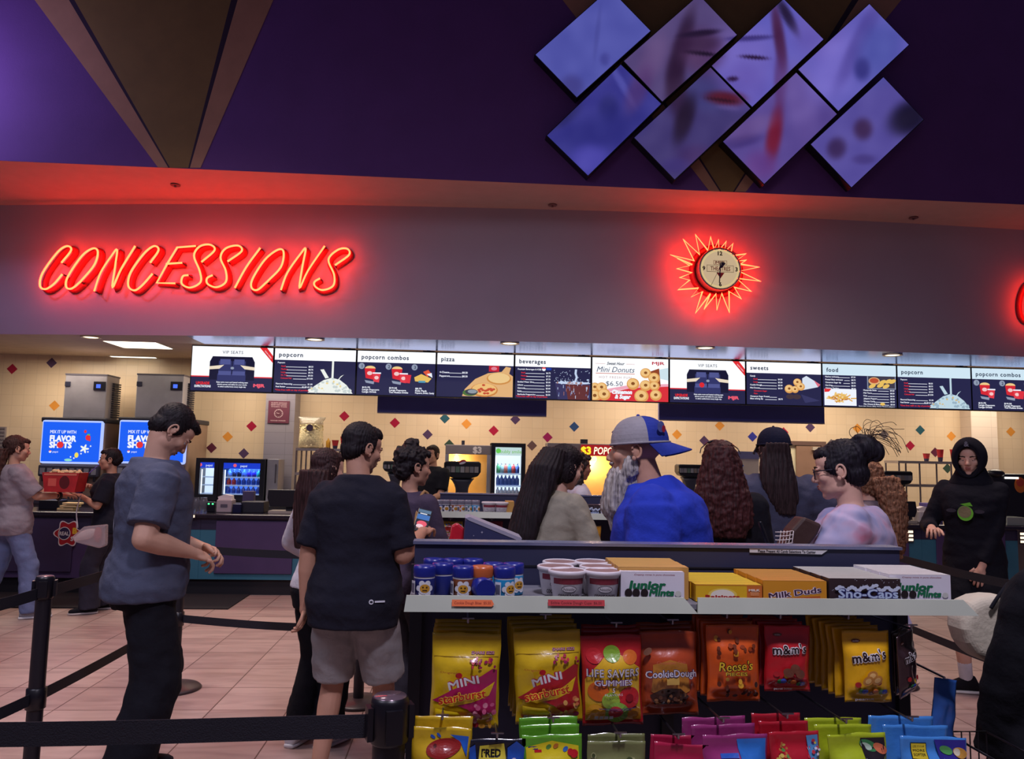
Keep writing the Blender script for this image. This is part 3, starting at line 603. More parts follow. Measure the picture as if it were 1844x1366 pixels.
def s_food(c):
    head(c, 'food', m=WH2); plist(c, [('Nachos w/cheese', '$7.50'), ('Pretzel Bites w/cheese', '$8.75'), ('   Cinnamon Sugar dip', '$8.75'), ('Hot Dog', '$6.00'), ('Chicken Tenders', '$9.50')], .06, .80, .70, .068)
    c.rect(.03, .02, .81, .41, WTX); R = random.Random(12)
    for i in range(44): a = R.uniform(0, 6.3); x = .42+R.uniform(0, .32)*math.cos(a); y = .2+R.uniform(0, .14)*math.sin(a); q = R.uniform(0, 3.1); dx, dy = .07*math.cos(q), .05*math.sin(q); c.line(x-dx, y-dy, x+dx, y+dy, .028, E(R.choice([(236, 196, 116), (224, 170, 80), (190, 110, 50)]), 1.))
    c.poly([(.03, .41), (.2, .41), (.14, .34), (.03, .33)], REDE); c.rect(1.08, .43, 1.78, .73, GRY); c.rect(1.1, .45, 1.76, .73, E((70, 66, 84), .8)); c.ell(1.25, .62, .14, .09, TAN); c.ell(1.25, .63, .11, .06, E((190, 80, 50), 1.))
    for x, y in ((1.46, .6), (1.6, .62), (1.7, .62), (1.2, .5), (1.4, .52), (1.54, .5)): c.ell(x, y, .09, .045, GLD, rot=.4)
    plist(c, [('Mozzarella Sticks', '$9.50'), ('Mini Tacos', '$8.50'), ('Fries', '$6.50'), ('Jalapeno Poppers', '$9.50'), ('Cheese Curds', '$9.50'), ('Mac Cheese & Bites', '$9.50')], .98, 1.74, .40, .066); c.ell(1.44, .075, .06, .035, GLD); c.text('Extra dips: Ranch, BBQ, Honey Mustard, Jalapeno', .86, .02, .028, WTX, align='l', w=.88)
XE = [342, 491.5, 641, 785, 926, 1065, 1205, 1343, 1480, 1615, 1749, 1885]
MENU = [('vip', lambda c: s_vip(c), 'menu screen with a black loveseat, leftmost of the row'), ('p', lambda c: s_pop(c), 'popcorn menu screen between the leftmost seats screen and popcorn combos'), ('c', lambda c: s_combo(c), 'popcorn combos menu screen beside the pizza screen'),
        ('z', s_pizza, 'pizza menu screen with two pizzas on a board'), ('b', s_bev, 'beverages menu screen with a splashing cola glass'), ('d', s_donut, 'mini donuts menu screen with a $6.50 price'), ('vip', lambda c: s_vip(c, True), 'menu screen with a loveseat and a red dot beside the donuts screen'),
        ('s', s_sweet, 'sweets menu screen with donuts spilling from a paper cone'), ('f', s_food, 'food menu screen with fries and dips'), ('p', lambda c: s_pop(c, WH2), 'popcorn menu screen with pale blue header beside the food screen'), ('c', lambda c: s_combo(c, WH2), 'popcorn combos menu screen at the right edge')]
YS = 9.5
for i, (k, fn, l) in enumerate(MENU):
    x0 = aty(XE[i], 680, YS).x; x1 = aty(XE[i+1], 680, YS).x; z0, z1 = 2.268, 2.81
    t = thing('menu_screen', l, 'menu screen', ((x0+x1)/2, YS, z0), 'menu screens over the counter')
    mb = MB(); mb.box((x0+.001, YS+.004, z0-.008), (x1-.001, YS+.07, z1+.008), M((14, 14, 20), rough=.4)); mb.build('bezel', t)
    mb = MB(); W = x1-x0-.022; X0 = x0+.011; s = (z1-z0)
    mb.box((X0, YS, z0+.004), (X0+W, YS+.006, z1-.004), NAV)
    c = Canvas(mb, None); sx = W/1.8; oo = Vector((X0, YS, z0+.004)); hh = s-.008
    c.mp = lambda x, y, l_, o=oo, a=sx, b=hh: o+Vector((a*min(max(x, 0), 1.8), -.0006-.00012*l_, b*min(max(y, 0), 1)))
    fn(c); mb.build('display', t)
    if i < 10:
        mb = MB(); xm = x0+(x1-x0)*.9; mb.cyl((xm, YS+.04, z1), (xm, YS+.04, ZC+.02), .022, M((50, 44, 60), rough=.4), n=10); mb.box((xm-.07, YS+.02, z1-.02), (xm+.07, YS+.06, z1+.02), M((40, 36, 50), rough=.4)); mb.build('ceiling_bracket', t)
for q, l in (((680, 717, 984, 749), 'long blank dark blue header board under the pizza and beverages screens'), ((1187, 724, 1485, 762), 'long blank dark blue header board under the sweets screen')):
    Y = 9.95; a = aty(q[0], q[1]+2, Y); b = aty(q[2], q[3], Y)
    t = thing('hanging_header_board', l, 'header board', (a.x, Y, b.z), 'blank header boards')
    zb = (aty(q[0], q[3]-4, Y).z+b.z)/2
    mb = MB(); mb.box((a.x, Y, zb+.012), (b.x, Y+.06, 2.42), M((72, 76, 156), rough=.32, var=.05)); mb.build('board', t)
    mb = MB(); mb.box((a.x, Y-.006, zb), (b.x, Y+.066, zb+.014), M((150, 142, 150), rough=.4)); mb.build('bottom_trim', t)
    for k in (.1, .5, .9): mb = MB(); mb.cyl((a.x+(b.x-a.x)*k, Y+.03, 2.42), (a.x+(b.x-a.x)*k, Y+.03, ZC+.01), .008, MET((120, 120, 126)), n=8); mb.build('hanger_rod', t)
# ================================================================== service counter
YC, ZK = 8.8, .87
X388 = aty(388, 985, YC).x; PER = 1.165
TEAL, PURP, BAND, KICK = M((52, 112, 136), rough=.55), M((72, 54, 98), rough=.55), M((40, 36, 66), rough=.5), M((22, 20, 30), rough=.6)
proto = None
for k in range(-3, 8):
    x = X388+PER*k-.17
    dark = k < -1
    lab = 'dark purple counter front bay at far left with a round red decal' if k == -2 else ('dark purple counter front bay at the left edge' if k == -3 else 'teal counter front bay with raised purple panel')
    t = thing('counter_bay', lab, 'counter', (x, YC, 0), 'teal and purple counter bays' if not dark else None)
    mb = MB(); mb.box((x+.001, YC, .17), (x+PER-.001, 9.42, .70), PURP if dark else TEAL); mb.box((x+.001, YC-.004, .70), (x+PER-.001, 9.42, ZK-.045), BAND); mb.build('cabinet_body', t)
    mb = MB(); mb.box((x+.17, YC-.022, .235), (x+1.0, YC+.002, .80), M((56, 44, 80), rough=.55) if dark else PURP); mb.build('raised_panel', t, bevel=.004)
    mb = MB(); mb.box((x, YC+.05, 0), (x+PER, 9.36, .17), KICK); mb.build('toe_kick', t)
    if k == -2:
        c0 = aty(122, 960, YC-.024); mb = MB(); cv = Canvas(mb, flat(c0, (1, 0, 0), (0, 0, 1), (0, -1, 0), .001)); dr, dw = M((176, 24, 36), rough=.4), M((230, 226, 226), rough=.4)
        sh = lambda r, m: cv.poly([(r*math.cos(a)*(1+.16*math.cos(6*a)), r*math.sin(a)*(1+.16*math.cos(6*a))) for a in [2*PI*i/60 for i in range(60)]], m)
        sh(.13, dw); sh(.118, dr); cv.ell(-.035, 0, .065, .07, dw); cv.ell(-.035, 0, .057, .062, M((50, 40, 80), rough=.4)); cv.text('REAL', -.035, 0, .04, dw, w=.10, bold=.03); cv.text('B', .075, .03, .06, M((236, 190, 50)), bold=.06); cv.text('ST', .07, -.055, .045, dw, bold=.04)
        mb.build('butter_decal', t)
x0 = X388+PER*-3-.2; x1 = X388+PER*8
t = thing('service_worktop', 'long dark polished worktop across the service counter', 'worktop', (x0, YC, ZK-.045))
mb = MB(); mb.box((x0, YC-.05, ZK-.045), (x1, 9.45, ZK), M((36, 32, 44), rough=.18, var=.3, vscale=60)); mb.build('slab', t, bevel=.008)
mb = MB(); mb.box((x0, YC-.054, ZK-.012), (x1, YC-.049, ZK-.004), MET((120, 116, 128), .35)); mb.build('front_edge_strip', t)
for px, py, l, n in ((1631, 964, 'lit louvre of three bars on the counter front beside the glasses woman', 3), (1850, 968, 'lit louvre of three bars on the counter front at the right edge', 3), (336, 929, 'single lit bar on the counter edge in front of the bent-headed man', 1)):
    Y = YC-.03 if n == 3 else YC-.06; c = aty(px, py, Y)
    t = thing('louvre_light', l, 'counter light', c, 'lit louvres on the counter front')
    h = .075 if n == 3 else .022
    mb = MB(); mb.box((c.x-.095, Y, c.z-h), (c.x+.095, Y+.012, c.z+h), M((40, 34, 44), rough=.5)); mb.build('grille_plate', t)
    for i in range(n):
        z = c.z+(.045*(i-1) if n == 3 else 0); mb = MB(); mb.box((c.x-.085, Y-.008, z-.013), (c.x+.085, Y, z+.013), E((255, 226, 196), 1.6)); mb.build('light_bar', t)
a = atz(450, 1071, 0); b = atz(390, 1097, 0)
mb = MB(); mb.box((-5.6, b.y, .0), (a.x, YC+.04, .012), M((26, 22, 30), rough=.95, bump=.4, bscale=200)); tag(mb.build('floor_mat', bevel=.004), 'black rubber mat on the floor along the left counter', 'floor mat')
# back counter along the kitchen wall
YK = 10.18
mb_x0, mb_x1 = -7.2, 8.2
t = thing('back_counter', 'stainless back counter along the tiled kitchen wall', 'back counter', (mb_x0, YK, 0))
mb = MB(); mb.box((mb_x0, YK+.04, .1), (mb_x1, 11.24, .86), M((120, 112, 112), rough=.4, metal=.6)); mb.build('base_cabinet', t)
mb = MB(); mb.box((mb_x0, YK, .86), (mb_x1, 11.26, .9), MET((170, 165, 165), .3)); mb.build('worktop', t)
mb = MB(); mb.box((mb_x0, YK+.12, 0), (mb_x1, 10.8, .1), M((60, 54, 58), rough=.5)); mb.build('plinth', t)
STEEL, STEELD = M((168, 164, 172), rough=.35, metal=.45, var=.12, vscale=4), M((96, 92, 104), rough=.4, metal=.5)
BLK, BLK2 = M((20, 20, 30), rough=.35), M((32, 32, 46), rough=.5)
ZW = .9
# drink dispensers with ice machines
def dispenser(px0, px1, lab, lab2, icepx):
    Y = 10.4; x0 = aty(px0, 800, Y).x; x1 = aty(px1, 800, Y).x; zt = aty(px0, 752, Y).z; D = .78
    t = thing('drink_dispenser', lab, 'drink dispenser', (x0, Y, ZW), 'touch screen drink dispensers'); W = x1-x0
    mb = MB(); mb.box((x0, Y+.03, ZW+.02), (x1, Y+D, zt), M((150, 122, 104), rough=.35, metal=.3)); mb.build('housing', t, bevel=.02)
    mb = MB(); mb.box((x0-.01, Y, zt-.05), (x1+.012, Y+D+.01, zt+.012), BLK2); mb.build('top_cap', t, bevel=.012)
    zs1 = aty(px0+8, 760, Y).z; zs0 = aty(px0+8, 829, Y).z; sx0, sx1 = x0+.045, x0+W-.05
    mb = MB(); mb.box((sx0-.035, Y-.02, zs0-.035), (sx1+.035, Y+.04, zs1+.035), E((170, 190, 255), 1.1)); mb.build('light_frame', t, bevel=.03)
    mb = MB(); mb.box((sx0-.008, Y-.026, zs0-.008), (sx1+.008, Y-.01, zs1+.008), E((14, 92, 240), 1.05, True)); c = Canvas(mb, flat((sx0, Y-.0265, zs0), (1, 0, 0), (0, 0, 1), (0, -1, 0), .0005)); w = sx1-sx0; h = zs1-zs0
    c.text('MIX IT UP WITH', .12*w, h*.76, h*.085, WTX, align='l', w=w*.46, bold=.02); c.text('FLAVOR', .12*w, h*.59, h*.15, WTX, align='l', w=w*.47, bold=.06); c.text('SH  TS', .12*w, h*.42, h*.15, WTX, align='l', w=w*.4, bold=.06); c.ell(w*.315, h*.42, h*.085, h*.085, REDE)
    c.ell(w*.145, h*.24, h*.035, h*.035, WTX); c.poly([(w*.145-h*.034, h*.245), (w*.145+h*.034, h*.255), (w*.145+h*.02, h*.272), (w*.145-h*.02, h*.272)], REDE); c.text('pepsi', w*.19, h*.24, h*.05, WTX, align='l')
    for x, y, r, mm in ((.80, .62, .075, REDE), (.745, .78, .04, REDE), (.83, .56, .03, REDE)): c.ell(w*x, h*y, h*r*.85, h*r, mm)
    c.ell(w*.81, h*.70, h*.04, h*.02, E((90, 190, 60), 1.)); petals = E((240, 246, 240), 1.)
    for a in range(5): c.ell(w*.75+math.cos(a*1.257)*h*.06, h*.33+math.sin(a*1.257)*h*.06, h*.06, h*.025, petals, rot=a*1.257)
    c.ell(w*.62, h*.16, h*.05, h*.07, E((240, 220, 90), 1.)); c.ell(w*.48, h*.03, h*.10, h*.035, E((140, 220, 200), 1.))
    for x, y in ((.70, .2), (.86, .40), (.82, .25), (.58, .08), (.52, .11)): c.ell(w*x, h*y, h*.018, h*.022, petals, n=8, rings=1)
    mb.build('touch_screen', t)
    mb = MB(); mb.box((x0+.02, Y-.05, zs0-.20), (x1-.03, Y+.05, zs0-.05), M((52, 50, 66), rough=.4)); mb.build('nozzle_bar', t, bevel=.02)
    for i in range(8):
        xx = x0+.08+(W-.16)*i/7; mb = MB(); mb.box((xx-.028, Y-.062, zs0-.17), (xx+.028, Y-.048, zs0-.09), M((130, 128, 140), rough=.4)); mb.cyl((xx, Y-.02, zs0-.26), (xx, Y-.02, zs0-.19), .016, BLK, n=10); mb.build('nozzle', t)
    mb = MB(); mb.box((x0+.02, Y-.08, ZW), (x1-.03, Y+.03, ZW+.05), MET((120, 118, 122))); mb.build('drip_tray', t)
    # ice machine on top
    YI = 10.46; a = aty(icepx[0], 680, YI); b = aty(icepx[1], 680, YI); z0 = zt+.012; z1 = aty(icepx[0], 673, YI).z
    t = thing('ice_machine', lab2, 'ice machine', (a.x, YI, z0), 'ice machines on the drink dispensers')
    mb = MB(); mb.box((a.x, YI, z0), (b.x, YI+.38, z1), STEEL); mb.build('steel_case', t, bevel=.008)
    mb = MB(); mb.box((a.x+.002, YI-.008, z1-.16), (a.x+.07, YI, z1-.10), M((40, 40, 60), rough=.4)); mb.build('maker_badge', t)
    mb = MB(); mb.box((b.x-.16, YI-.012, z1-.20), (b.x-.01, YI+.002, z1-.09), BLK); mb.box((b.x-.125, YI-.014, z1-.175), (b.x-.07, YI-.011, z1-.125), E((70, 110, 255), 1.2)); mb.build('control_display', t)
    mb = MB(); n = 16
    for i in range(n): mb.box((b.x-.002, YI+.17, z0+.02+(z1-z0-.1)*i/n), (b.x+.03, YI+.37, z0+.02+(z1-z0-.1)*(i+.62)/n), BLK2)
    mb.build('side_vent_fins', t)
    mb = MB(); mb.box((a.x-.004, YI-.004, z1-.012), (b.x+.006, YI+.384, z1+.008), STEELD); mb.build('lid', t)
dispenser(72, 187, 'drink dispenser with blue touch screen behind the woman in grey', 'stainless ice machine on the leftmost dispenser', (118, 193))
dispenser(211, 338, 'drink dispenser with blue touch screen partly behind the man in the blue-grey tee', 'stainless ice machine above the man in the blue-grey tee', (247, 331))
# lit glass coolers
def bottle(h, r, body, capc):
    mb = MB(); mb.lathe([(r*.9, 0), (r, h*.03), (r, h*.60), (r*.45, h*.82), (r*.36, h*.84), (r*.36, h*.93)], (0, 0, 0), body, 12); mb.lathe([(r*.42, h*.92), (r*.42, h)], (0, 0, 0), capc, 12); return mb
def cooler(name, px0, px1, py0, Y, D, z0, frame, glow, top, lab, rows, cols, group, bl):
    x0 = aty(px0, 850, Y).x; x1 = aty(px1, 850, Y).x; z1 = aty(px0, py0, Y).z
    t = thing(name, lab, 'cooler', (x0, Y, z0)); F = .055
    mb = MB(); mb.box((x0, Y+.06, z0), (x0+.03, Y+D, z1), frame); mb.box((x1-.03, Y+.06, z0), (x1, Y+D, z1), frame); mb.box((x0, Y+D-.03, z0), (x1, Y+D, z1), frame); mb.box((x0, Y+.06, z1-.03), (x1, Y+D, z1), frame); mb.box((x0, Y+.06, z0), (x1, Y+D, z0+.08), frame); mb.build('case', t)
    mb = MB(); mb.box((x0+.031, Y+D-.05, z0+.08), (x1-.031, Y+D-.031, z1-.03), E(glow, 1.3, True)); mb.build('lit_liner', t)
    l = bpy.data.lights.new('cooler_lamp', 'AREA'); l.shape = 'RECTANGLE'; l.size = x1-x0-.15; l.size_y = .03; l.energy = 5; l.color = lin(glow); lo = bpy.data.objects.new('cooler_lamp', l); lo.location = ((x0+x1)/2, Y+.075, z1-.06); lo.rotation_euler = (.5, 0, 0); COL.objects.link(lo)
    mb = MB(); mb.box((x0, Y, z0+.02), (x0+F, Y+.058, z1), frame); mb.box((x1-F, Y, z0+.02), (x1, Y+.058, z1), frame); mb.box((x0+F, Y, z1-F), (x1-F, Y+.058, z1), frame); mb.box((x0+F, Y, z0+.02), (x1-F, Y+.058, z0+.09), frame); mb.build('door_frame', t)
    zt = z1-F; th = (z1-z0)*.13
    mb = MB(); mb.box((x0+F, Y+.01, zt-th), (x1-F, Y+.05, zt), E(top[0], .9, True)); c = Canvas(mb, flat(((x0+x1)/2, Y+.0095, zt-th/2), (1, 0, 0), (0, 0, 1), (0, -1, 0), .0008))
    c.text(top[1], th*.3, 0, th*.42, E(top[2], 1.), bold=.01); c.ell(-th*1.25, th*.05, th*.3, th*.3, E(top[3], 1.)); mb.build('lit_header', t)
    mb = MB(); mb.box((x0+.06, Y+.05, z0+.1), (x0+.072, Y+.06, zt-th-.02), E((230, 240, 255), 1.6)); mb.build('light_strip', t)
    zs = [z0+.1+(zt-th-z0-.1)*k for k in rows]
    for z in zs:
        mb = MB(); mb.box((x0+.035, Y+.08, z-.012), (x1-.035, Y+D-.05, z), E((170, 196, 240), .5)); mb.build('shelf', t)  # shelves, like the liner, glow of themselves to stand for the inside light
    n = len(cols[0]) if cols else 0
    for r_, z in enumerate(zs[:len(cols)]):
        for i, cidx in enumerate(cols[r_]):
            if cidx is None: continue
            bh = min(.22, .84*(zs[1]-zs[0])); k = (bl, cidx)
            if k not in BOT:
                o = bottle(bh, .030, M(cidx, rough=.15, coat=.5), M((235, 235, 240))).build('drink_bottle'); BOT[k] = o
            else: o = BOT[k].copy(); COL.objects.link(o)
            o.location = (x0+.10+(x1-x0-.2)*i/(n-1), Y+.13, z+.004); tag(o, 'drink bottle on a shelf of the '+bl, 'bottle', group)
BOT = {}
B1 = [(150, 170, 180), (60, 60, 70), (40, 40, 46), (120, 140, 170), (90, 60, 160), (90, 60, 160), (60, 190, 130)]
B2 = [(200, 70, 70), (190, 60, 70), (60, 90, 200), (50, 90, 210), (60, 100, 220), (50, 90, 210), (40, 80, 190)]
cooler('drink_cooler', 394, 476, 825, 10.42, .42, ZW, BLK, (60, 110, 240), ((20, 60, 210), 'pepsi', (220, 232, 255), (230, 90, 110)), 'black framed cooler with blue lit header and shelves of bottles', (.0, .34, .66), [[(60, 90, 200)]*7, B2, B1], 'bottles in the blue lit cooler', 'blue lit cooler')
cooler('drink_cooler', 352, 393, 824, 10.48, .36, ZW, BLK, (190, 210, 240), ((20, 60, 210), 'pepsi', (220, 232, 255), (230, 90, 110)), 'narrow lit cooler half hidden left of the blue lit cooler', (.0, .34, .66), [], 'bottles in the narrow cooler', 'narrow cooler')
cooler('glass_fridge', 884, 946, 797, 10.36, .46, ZW, BLK, (206, 226, 246), ((200, 226, 226), 'bubly smile', (120, 190, 90), (100, 200, 80)), 'tall glass door fridge with white lit shelves behind the long-haired woman', (.02, .30, .58), [[(190, 200, 220)]*6, [(80, 110, 190)]*6, [(90, 170, 120), (150, 190, 200), (200, 120, 110), (90, 160, 200), (200, 80, 80), (80, 110, 190)]], 'bottles in the glass door fridge', 'glass door fridge')
x = aty(476, 850, 10.5); x2 = aty(501, 850, 10.5)
t = thing('steel_cabinet', 'narrow stainless cabinet against the grey tiled column', 'cabinet', (x.x, 10.5, ZW)); mb = MB(); mb.box((x.x+.03, 10.5, ZW), (x2.x, 10.85, aty(476, 826, 10.5).z), STEEL); mb.build('case', t, bevel=.006); mb = MB(); mb.cyl((x2.x-.03, 10.48, 1.15), (x2.x-.03, 10.48, 1.4), .008, STEELD, n=8); mb.box((x2.x-.036, 10.48, 1.16), (x2.x-.024, 10.502, 1.18), STEELD); mb.box((x2.x-.036, 10.48, 1.37), (x2.x-.024, 10.502, 1.39), STEELD); mb.build('handle', t)
# notice on the grey column
a = aty(484, 721, 10.94); b = aty(520, 762, 10.94)
mb = MB(); mb.box((a.x, 10.935, b.z), (b.x, 10.95, a.z), M((92, 40, 60), rough=.5)); cv = Canvas(mb, flat(((a.x+b.x)/2, 10.9345, (a.z+b.z)/2), (1, 0, 0), (0, 0, 1), (0, -1, 0), .0006)); wl = M((206, 180, 184), rough=.6); hw = (b.x-a.x)/2
for i, s in enumerate(('GUESTS SHOULD', 'NEVER WAIT LONGER', 'THAN THIS')): cv.text(s, 0, .125-.026*i, .017, wl, w=hw*1.5)
cv.ell(0, -.02, .06, .06, wl); cv.ell(0, -.02, .055, .055, M((84, 36, 54), rough=.5)); cv.line(0, -.02, -.03, -.012, .006, wl); cv.line(0, -.02, .012, -.018, .006, wl)
for i in range(12): cv.ell(.047*math.cos(i*.5236), -.02+.047*math.sin(i*.5236), .005, .005, wl, n=6, rings=1)
cv.text('PLEASE SEE A MANAGER', 0, -.12, .015, wl, w=hw*1.4)
tag(mb.build('notice_sign'), 'maroon notice with a clock face on the grey tiled column', 'sign')
# soda fountain towers
def tower(px, py, Y, wpx, lab, face=True):
    c = aty(px, py, Y); W = wpx*Y/FPX; t = thing('soda_tower', lab, 'soda fountain', (c.x, Y+.12, ZW), 'soda fountain towers'); zt = c.z; x = c.x
    mb = MB()
    prof = [(-.5, .0), (-.5, -.24), (-.42, -.36), (-.22, -.42), (.22, -.42), (.42, -.36), (.5, -.24), (.5, 0), (.44, .04), (-.44, .04)]
    mb.prism([(x+a*W, Y, zt+b_*W) for a, b_ in prof], (0, .2, 0), BLK); mb.build('head', t, bevel=.015, recalc=True)
    mb = MB()
    for i in range(7):
        xx = x-W*.38+W*.76*i/6; mb.box((xx-.026, Y-.012, zt-W*.26), (xx+.026, Y-.001, zt-W*.10), M([(120, 120, 130), (140, 136, 140), (96, 120, 110), (150, 150, 156), (130, 120, 116)][i % 5], rough=.4))
    mb.build('brand_buttons', t)
    if face:
        mb = MB(); c2 = Canvas(mb, flat((x+W*.0, Y-.004, zt+.01), (1, 0, 0), (0, 0, 1), (0, -1, 0))); c2.ell(0, .0, W*.1, W*.06, M((190, 30, 50)), rot=.3); c2.ell(.0, -.012, W*.09, W*.03, M((220, 220, 230)), rot=.3); mb.build('round_badge', t)
    mb = MB(); rs = []
    for k in range(9):
        f = k/8; hw = W*(.17+.13*(2*f-1)**2*(1 if f < .5 else 1.3)); rs.append((Vector((x, Y+.11, ZW+.03+(zt-W*.42-ZW-.03)*f)), Vector((hw, 0, 0)), Vector((0, .07, 0))))
    mb.loft(rs, M((52, 50, 66), rough=.4), n=20, e=4); mb.build('stem', t)
    mb = MB(); mb.box((x-W*.4, Y-.02, ZW), (x+W*.4, Y+.24, ZW+.035), BLK2); mb.build('drip_base', t, bevel=.01)
tower(833, 833, 10.23, 66, 'black soda tower in front of the warm lit popcorn case')
tower(712, 832, 10.2, 44, 'black soda tower half hidden behind the curly haired woman', False)
tower(1246, 838, 10.2, 50, 'black soda tower between the blue tee man and the red-brown haired woman', False)
tower(1618, 850, 10.2, 56, 'black soda tower behind the messy bun, beside the steel rack', False)
# popcorn warmer cases
def warmer(px0, px1, py0, py1, Y, lab, sign):
    x0 = aty(px0, 850, Y).x; x1 = aty(px1, 850, Y).x; zt = aty(px0, py0, Y).z; zb = aty(px0, py1, Y).z; D = .28
    t = thing('popcorn_warmer', lab, 'popcorn warmer', (x0, Y, ZW)); F = .05
    mb = MB(); mb.box((x0, Y, zb), (x1, Y+D, zt), M((150, 140, 140), rough=.35, metal=.5)); mb.build('top_hood', t, bevel=.006)
    mb = MB()
    for xx in (x0, x1-F): mb.box((xx, Y, ZW), (xx+F, Y+.04, zb), STEEL)
    mb.box((x0, Y, ZW), (x1, Y+.04, ZW+.05), STEEL); mb.build('front_frame', t)
    mb = MB(); mb.box((x0, Y+D-.02, ZW+.05), (x1, Y+D, zb), M((250, 206, 130), rough=.4)); mb.build('back_panel', t)
    mb = MB(); mb.box((x0+.02, Y+.05, ZW), (x1-.02, Y+D-.02, ZW+.09), M((238, 206, 130), rough=.9, bump=1., bscale=60)); mb.build('popcorn_heap', t)
    for k in ((.25,) if sign is None else (.12, .5, .86)):
        xx = x0+(x1-x0)*k; mb = MB(); mb.ell((xx, Y+.12, zb-.05), (.035, .035, .045), E((255, 214, 140), 3.)); mb.build('heat_bulb', t)
        l = bpy.data.lights.new('heat_bulb_light', 'POINT'); l.energy = 7; l.color = (1, .68, .34); l.shadow_soft_size = .04; o = bpy.data.objects.new('heat_bulb_light', l); o.location = (xx, Y+.12, zb-.12); COL.objects.link(o)
    mb = MB(); c = Canvas(mb, flat((x0+(x1-x0)*.7, Y-.001, (zb+zt)/2), (1, 0, 0), (0, 0, 1), (0, -1, 0)))
    if sign is None:
        c.text('$3', 0, 0, .085, M((226, 216, 210)), bold=.05); mb.build('hood_lettering', t)
    else:
        zz = aty(1080, 811, Y).z; x_0 = aty(1046, 811, Y).x; x_1 = aty(1150, 811, Y).x
        mb.box((x_0, Y-.03, zz-.075), (x_1, Y-.002, zz+.075), E((176, 16, 26), .8)); c = Canvas(mb, flat((x_0, Y-.0305, zz), (1, 0, 0), (0, 0, 1), (0, -1, 0), .001))
        c.text('$3', .065, 0, .10, E((255, 214, 40), 1.3), bold=.05); c.text('POPCORN', .17, 0, .10, E((255, 236, 200), 1.5), align='l', w=.48, bold=.02, shear=.15); c.text("'s", .68, .02, .07, E((255, 214, 40), 1.3), bold=.02); mb.build('lit_sign', t)
    mb = MB(); mb.box((x0+(x1-x0)*.35, Y+.05, zt), (x0+(x1-x0)*.42, Y+.12, zt+.06), BLK2); mb.build('vent_cap', t)
warmer(801, 883, 800, 817, 10.56, 'warm lit popcorn case left of the tall glass fridge', None)
warmer(985, 1160, 797, 818, 10.52, 'warm lit popcorn case with a red POPCORN sign', 1)
# open steel racks
def rack(px0, px1, ptop, Y, D, shelves, lab, posts):
    x0 = aty(px0, 850, Y).x; x1 = aty(px1, 850, Y).x
    t = thing('steel_rack', lab, 'rack', (x0, Y, ZW), 'steel racks on the back counter')
    for xx in posts:
        xx = aty(xx, 850, Y).x
        for yy in (Y+.012, Y+D-.012):
            mb = MB(); mb.cyl((xx, yy, ZW), (xx, yy, aty(px0, ptop, Y).z), .012, MET((150, 140, 140), .35), n=8); mb.build('post', t)
    for py in shelves:
        z = aty(px0, py, Y).z; mb = MB(); mb.box((x0, Y, z-.035), (x1, Y+D, z), M((170, 158, 156), rough=.35, metal=.6)); mb.build('shelf', t)
    return aty(px0, ptop, Y).z, Y+D/2
zt, yy = rack(531, 660, 806, 10.45, .36, (806, 850, 880), 'open steel rack under the big popcorn bag, left of the black tee man', (532, 550, 610, 658))
zt2, yy2 = rack(1618, 1730, 829, 10.45, .36, (829, 871), 'open steel rack with red cups on top, beside the hooded boy', (1620, 1657, 1714))
def cup(h, r0, r1, col=(178, 30, 44)):
    mb = MB(); w_ = M(col, rough=.5); d_ = M((40, 36, 70), rough=.5); mb.lathe([(r0, 0), (r0+(r1-r0)*.35, h*.35), (r1, h*.97), (r1+.004, h), (r1-.004, h), (r0-.003, .01)], (0, 0, 0), w_, 18, mats=[d_, w_, w_, w_, w_, w_]); return mb
for px, h, z, y, l in ((603, .115, zt, yy, 'small red paper cup on the rack beside the mustard bottle'), (618, .165, zt, yy, 'tall red paper cup on the rack beside the smaller cup'), (1668, .11, zt2, yy2, 'small red paper cup on the steel rack, farthest from the hooded boy'), (1693, .17, zt2, yy2, 'middle red paper cup of three on the steel rack'), (1717, .175, zt2, yy2, 'red paper cup on the steel rack nearest the hooded boy')):
    p = aty(px, 815, y); o = cup(h, .028, .046).build('paper_cup'); o.location = (p.x, y, z); tag(o, l, 'cup')
p = aty(591, 800, yy); mb = MB(); mb.lathe([(.028, 0), (.03, .01), (.03, .10), (.012, .118), (.005, .14)], (p.x, yy, zt), M((214, 156, 36), rough=.4), 14); tag(mb.build('mustard_bottle'), 'yellow mustard squeeze bottle on the steel rack', 'bottle')
# big clear bag of popcorn
p = aty(560, 800, yy); mb = MB(); R = random.Random(4)
t = thing('popcorn_bag', 'big clear plastic bag of popcorn on top of the steel rack', 'popcorn bag', (p.x, yy, zt))
rs = [(Vector((p.x, yy, zt+z)), Vector((a, 0, 0)), Vector((0, b_, 0))) for z, a, b_ in ((.0, .13, .09), (.02, .165, .125), (.12, .155, .13), (.24, .145, .12), (.32, .14, .09))]
mb.loft(rs, M((222, 206, 160), rough=.8, bump=1., bscale=45, var=.22, vscale=40), n=24, e=2.6)
for i in range(260):
    a = R.uniform(0, 2*PI); z = R.uniform(.02, .31); w_ = .15*(1-.1*z); mb.ell((p.x+w_*math.cos(a)*1.0, yy+.118*math.sin(a), zt+z), R.uniform(.010, .016), M((232, 218, 176), rough=.8) if i % 3 else M((206, 180, 120), rough=.8), nu=6, nv=4)
mb.build('popcorn', t)
mb = MB(); mb.loft([(Vector((p.x, yy, zt+z)), Vector((a, 0, 0)), Vector((0, b_, 0))) for z, a, b_ in ((.30, .155, .11), (.36, .15, .06), (.385, .17, .012), (.42, .185, .004))], M((206, 196, 180), rough=.15, trans=.6, alpha=.75), n=24); mb.build('plastic_top', t)
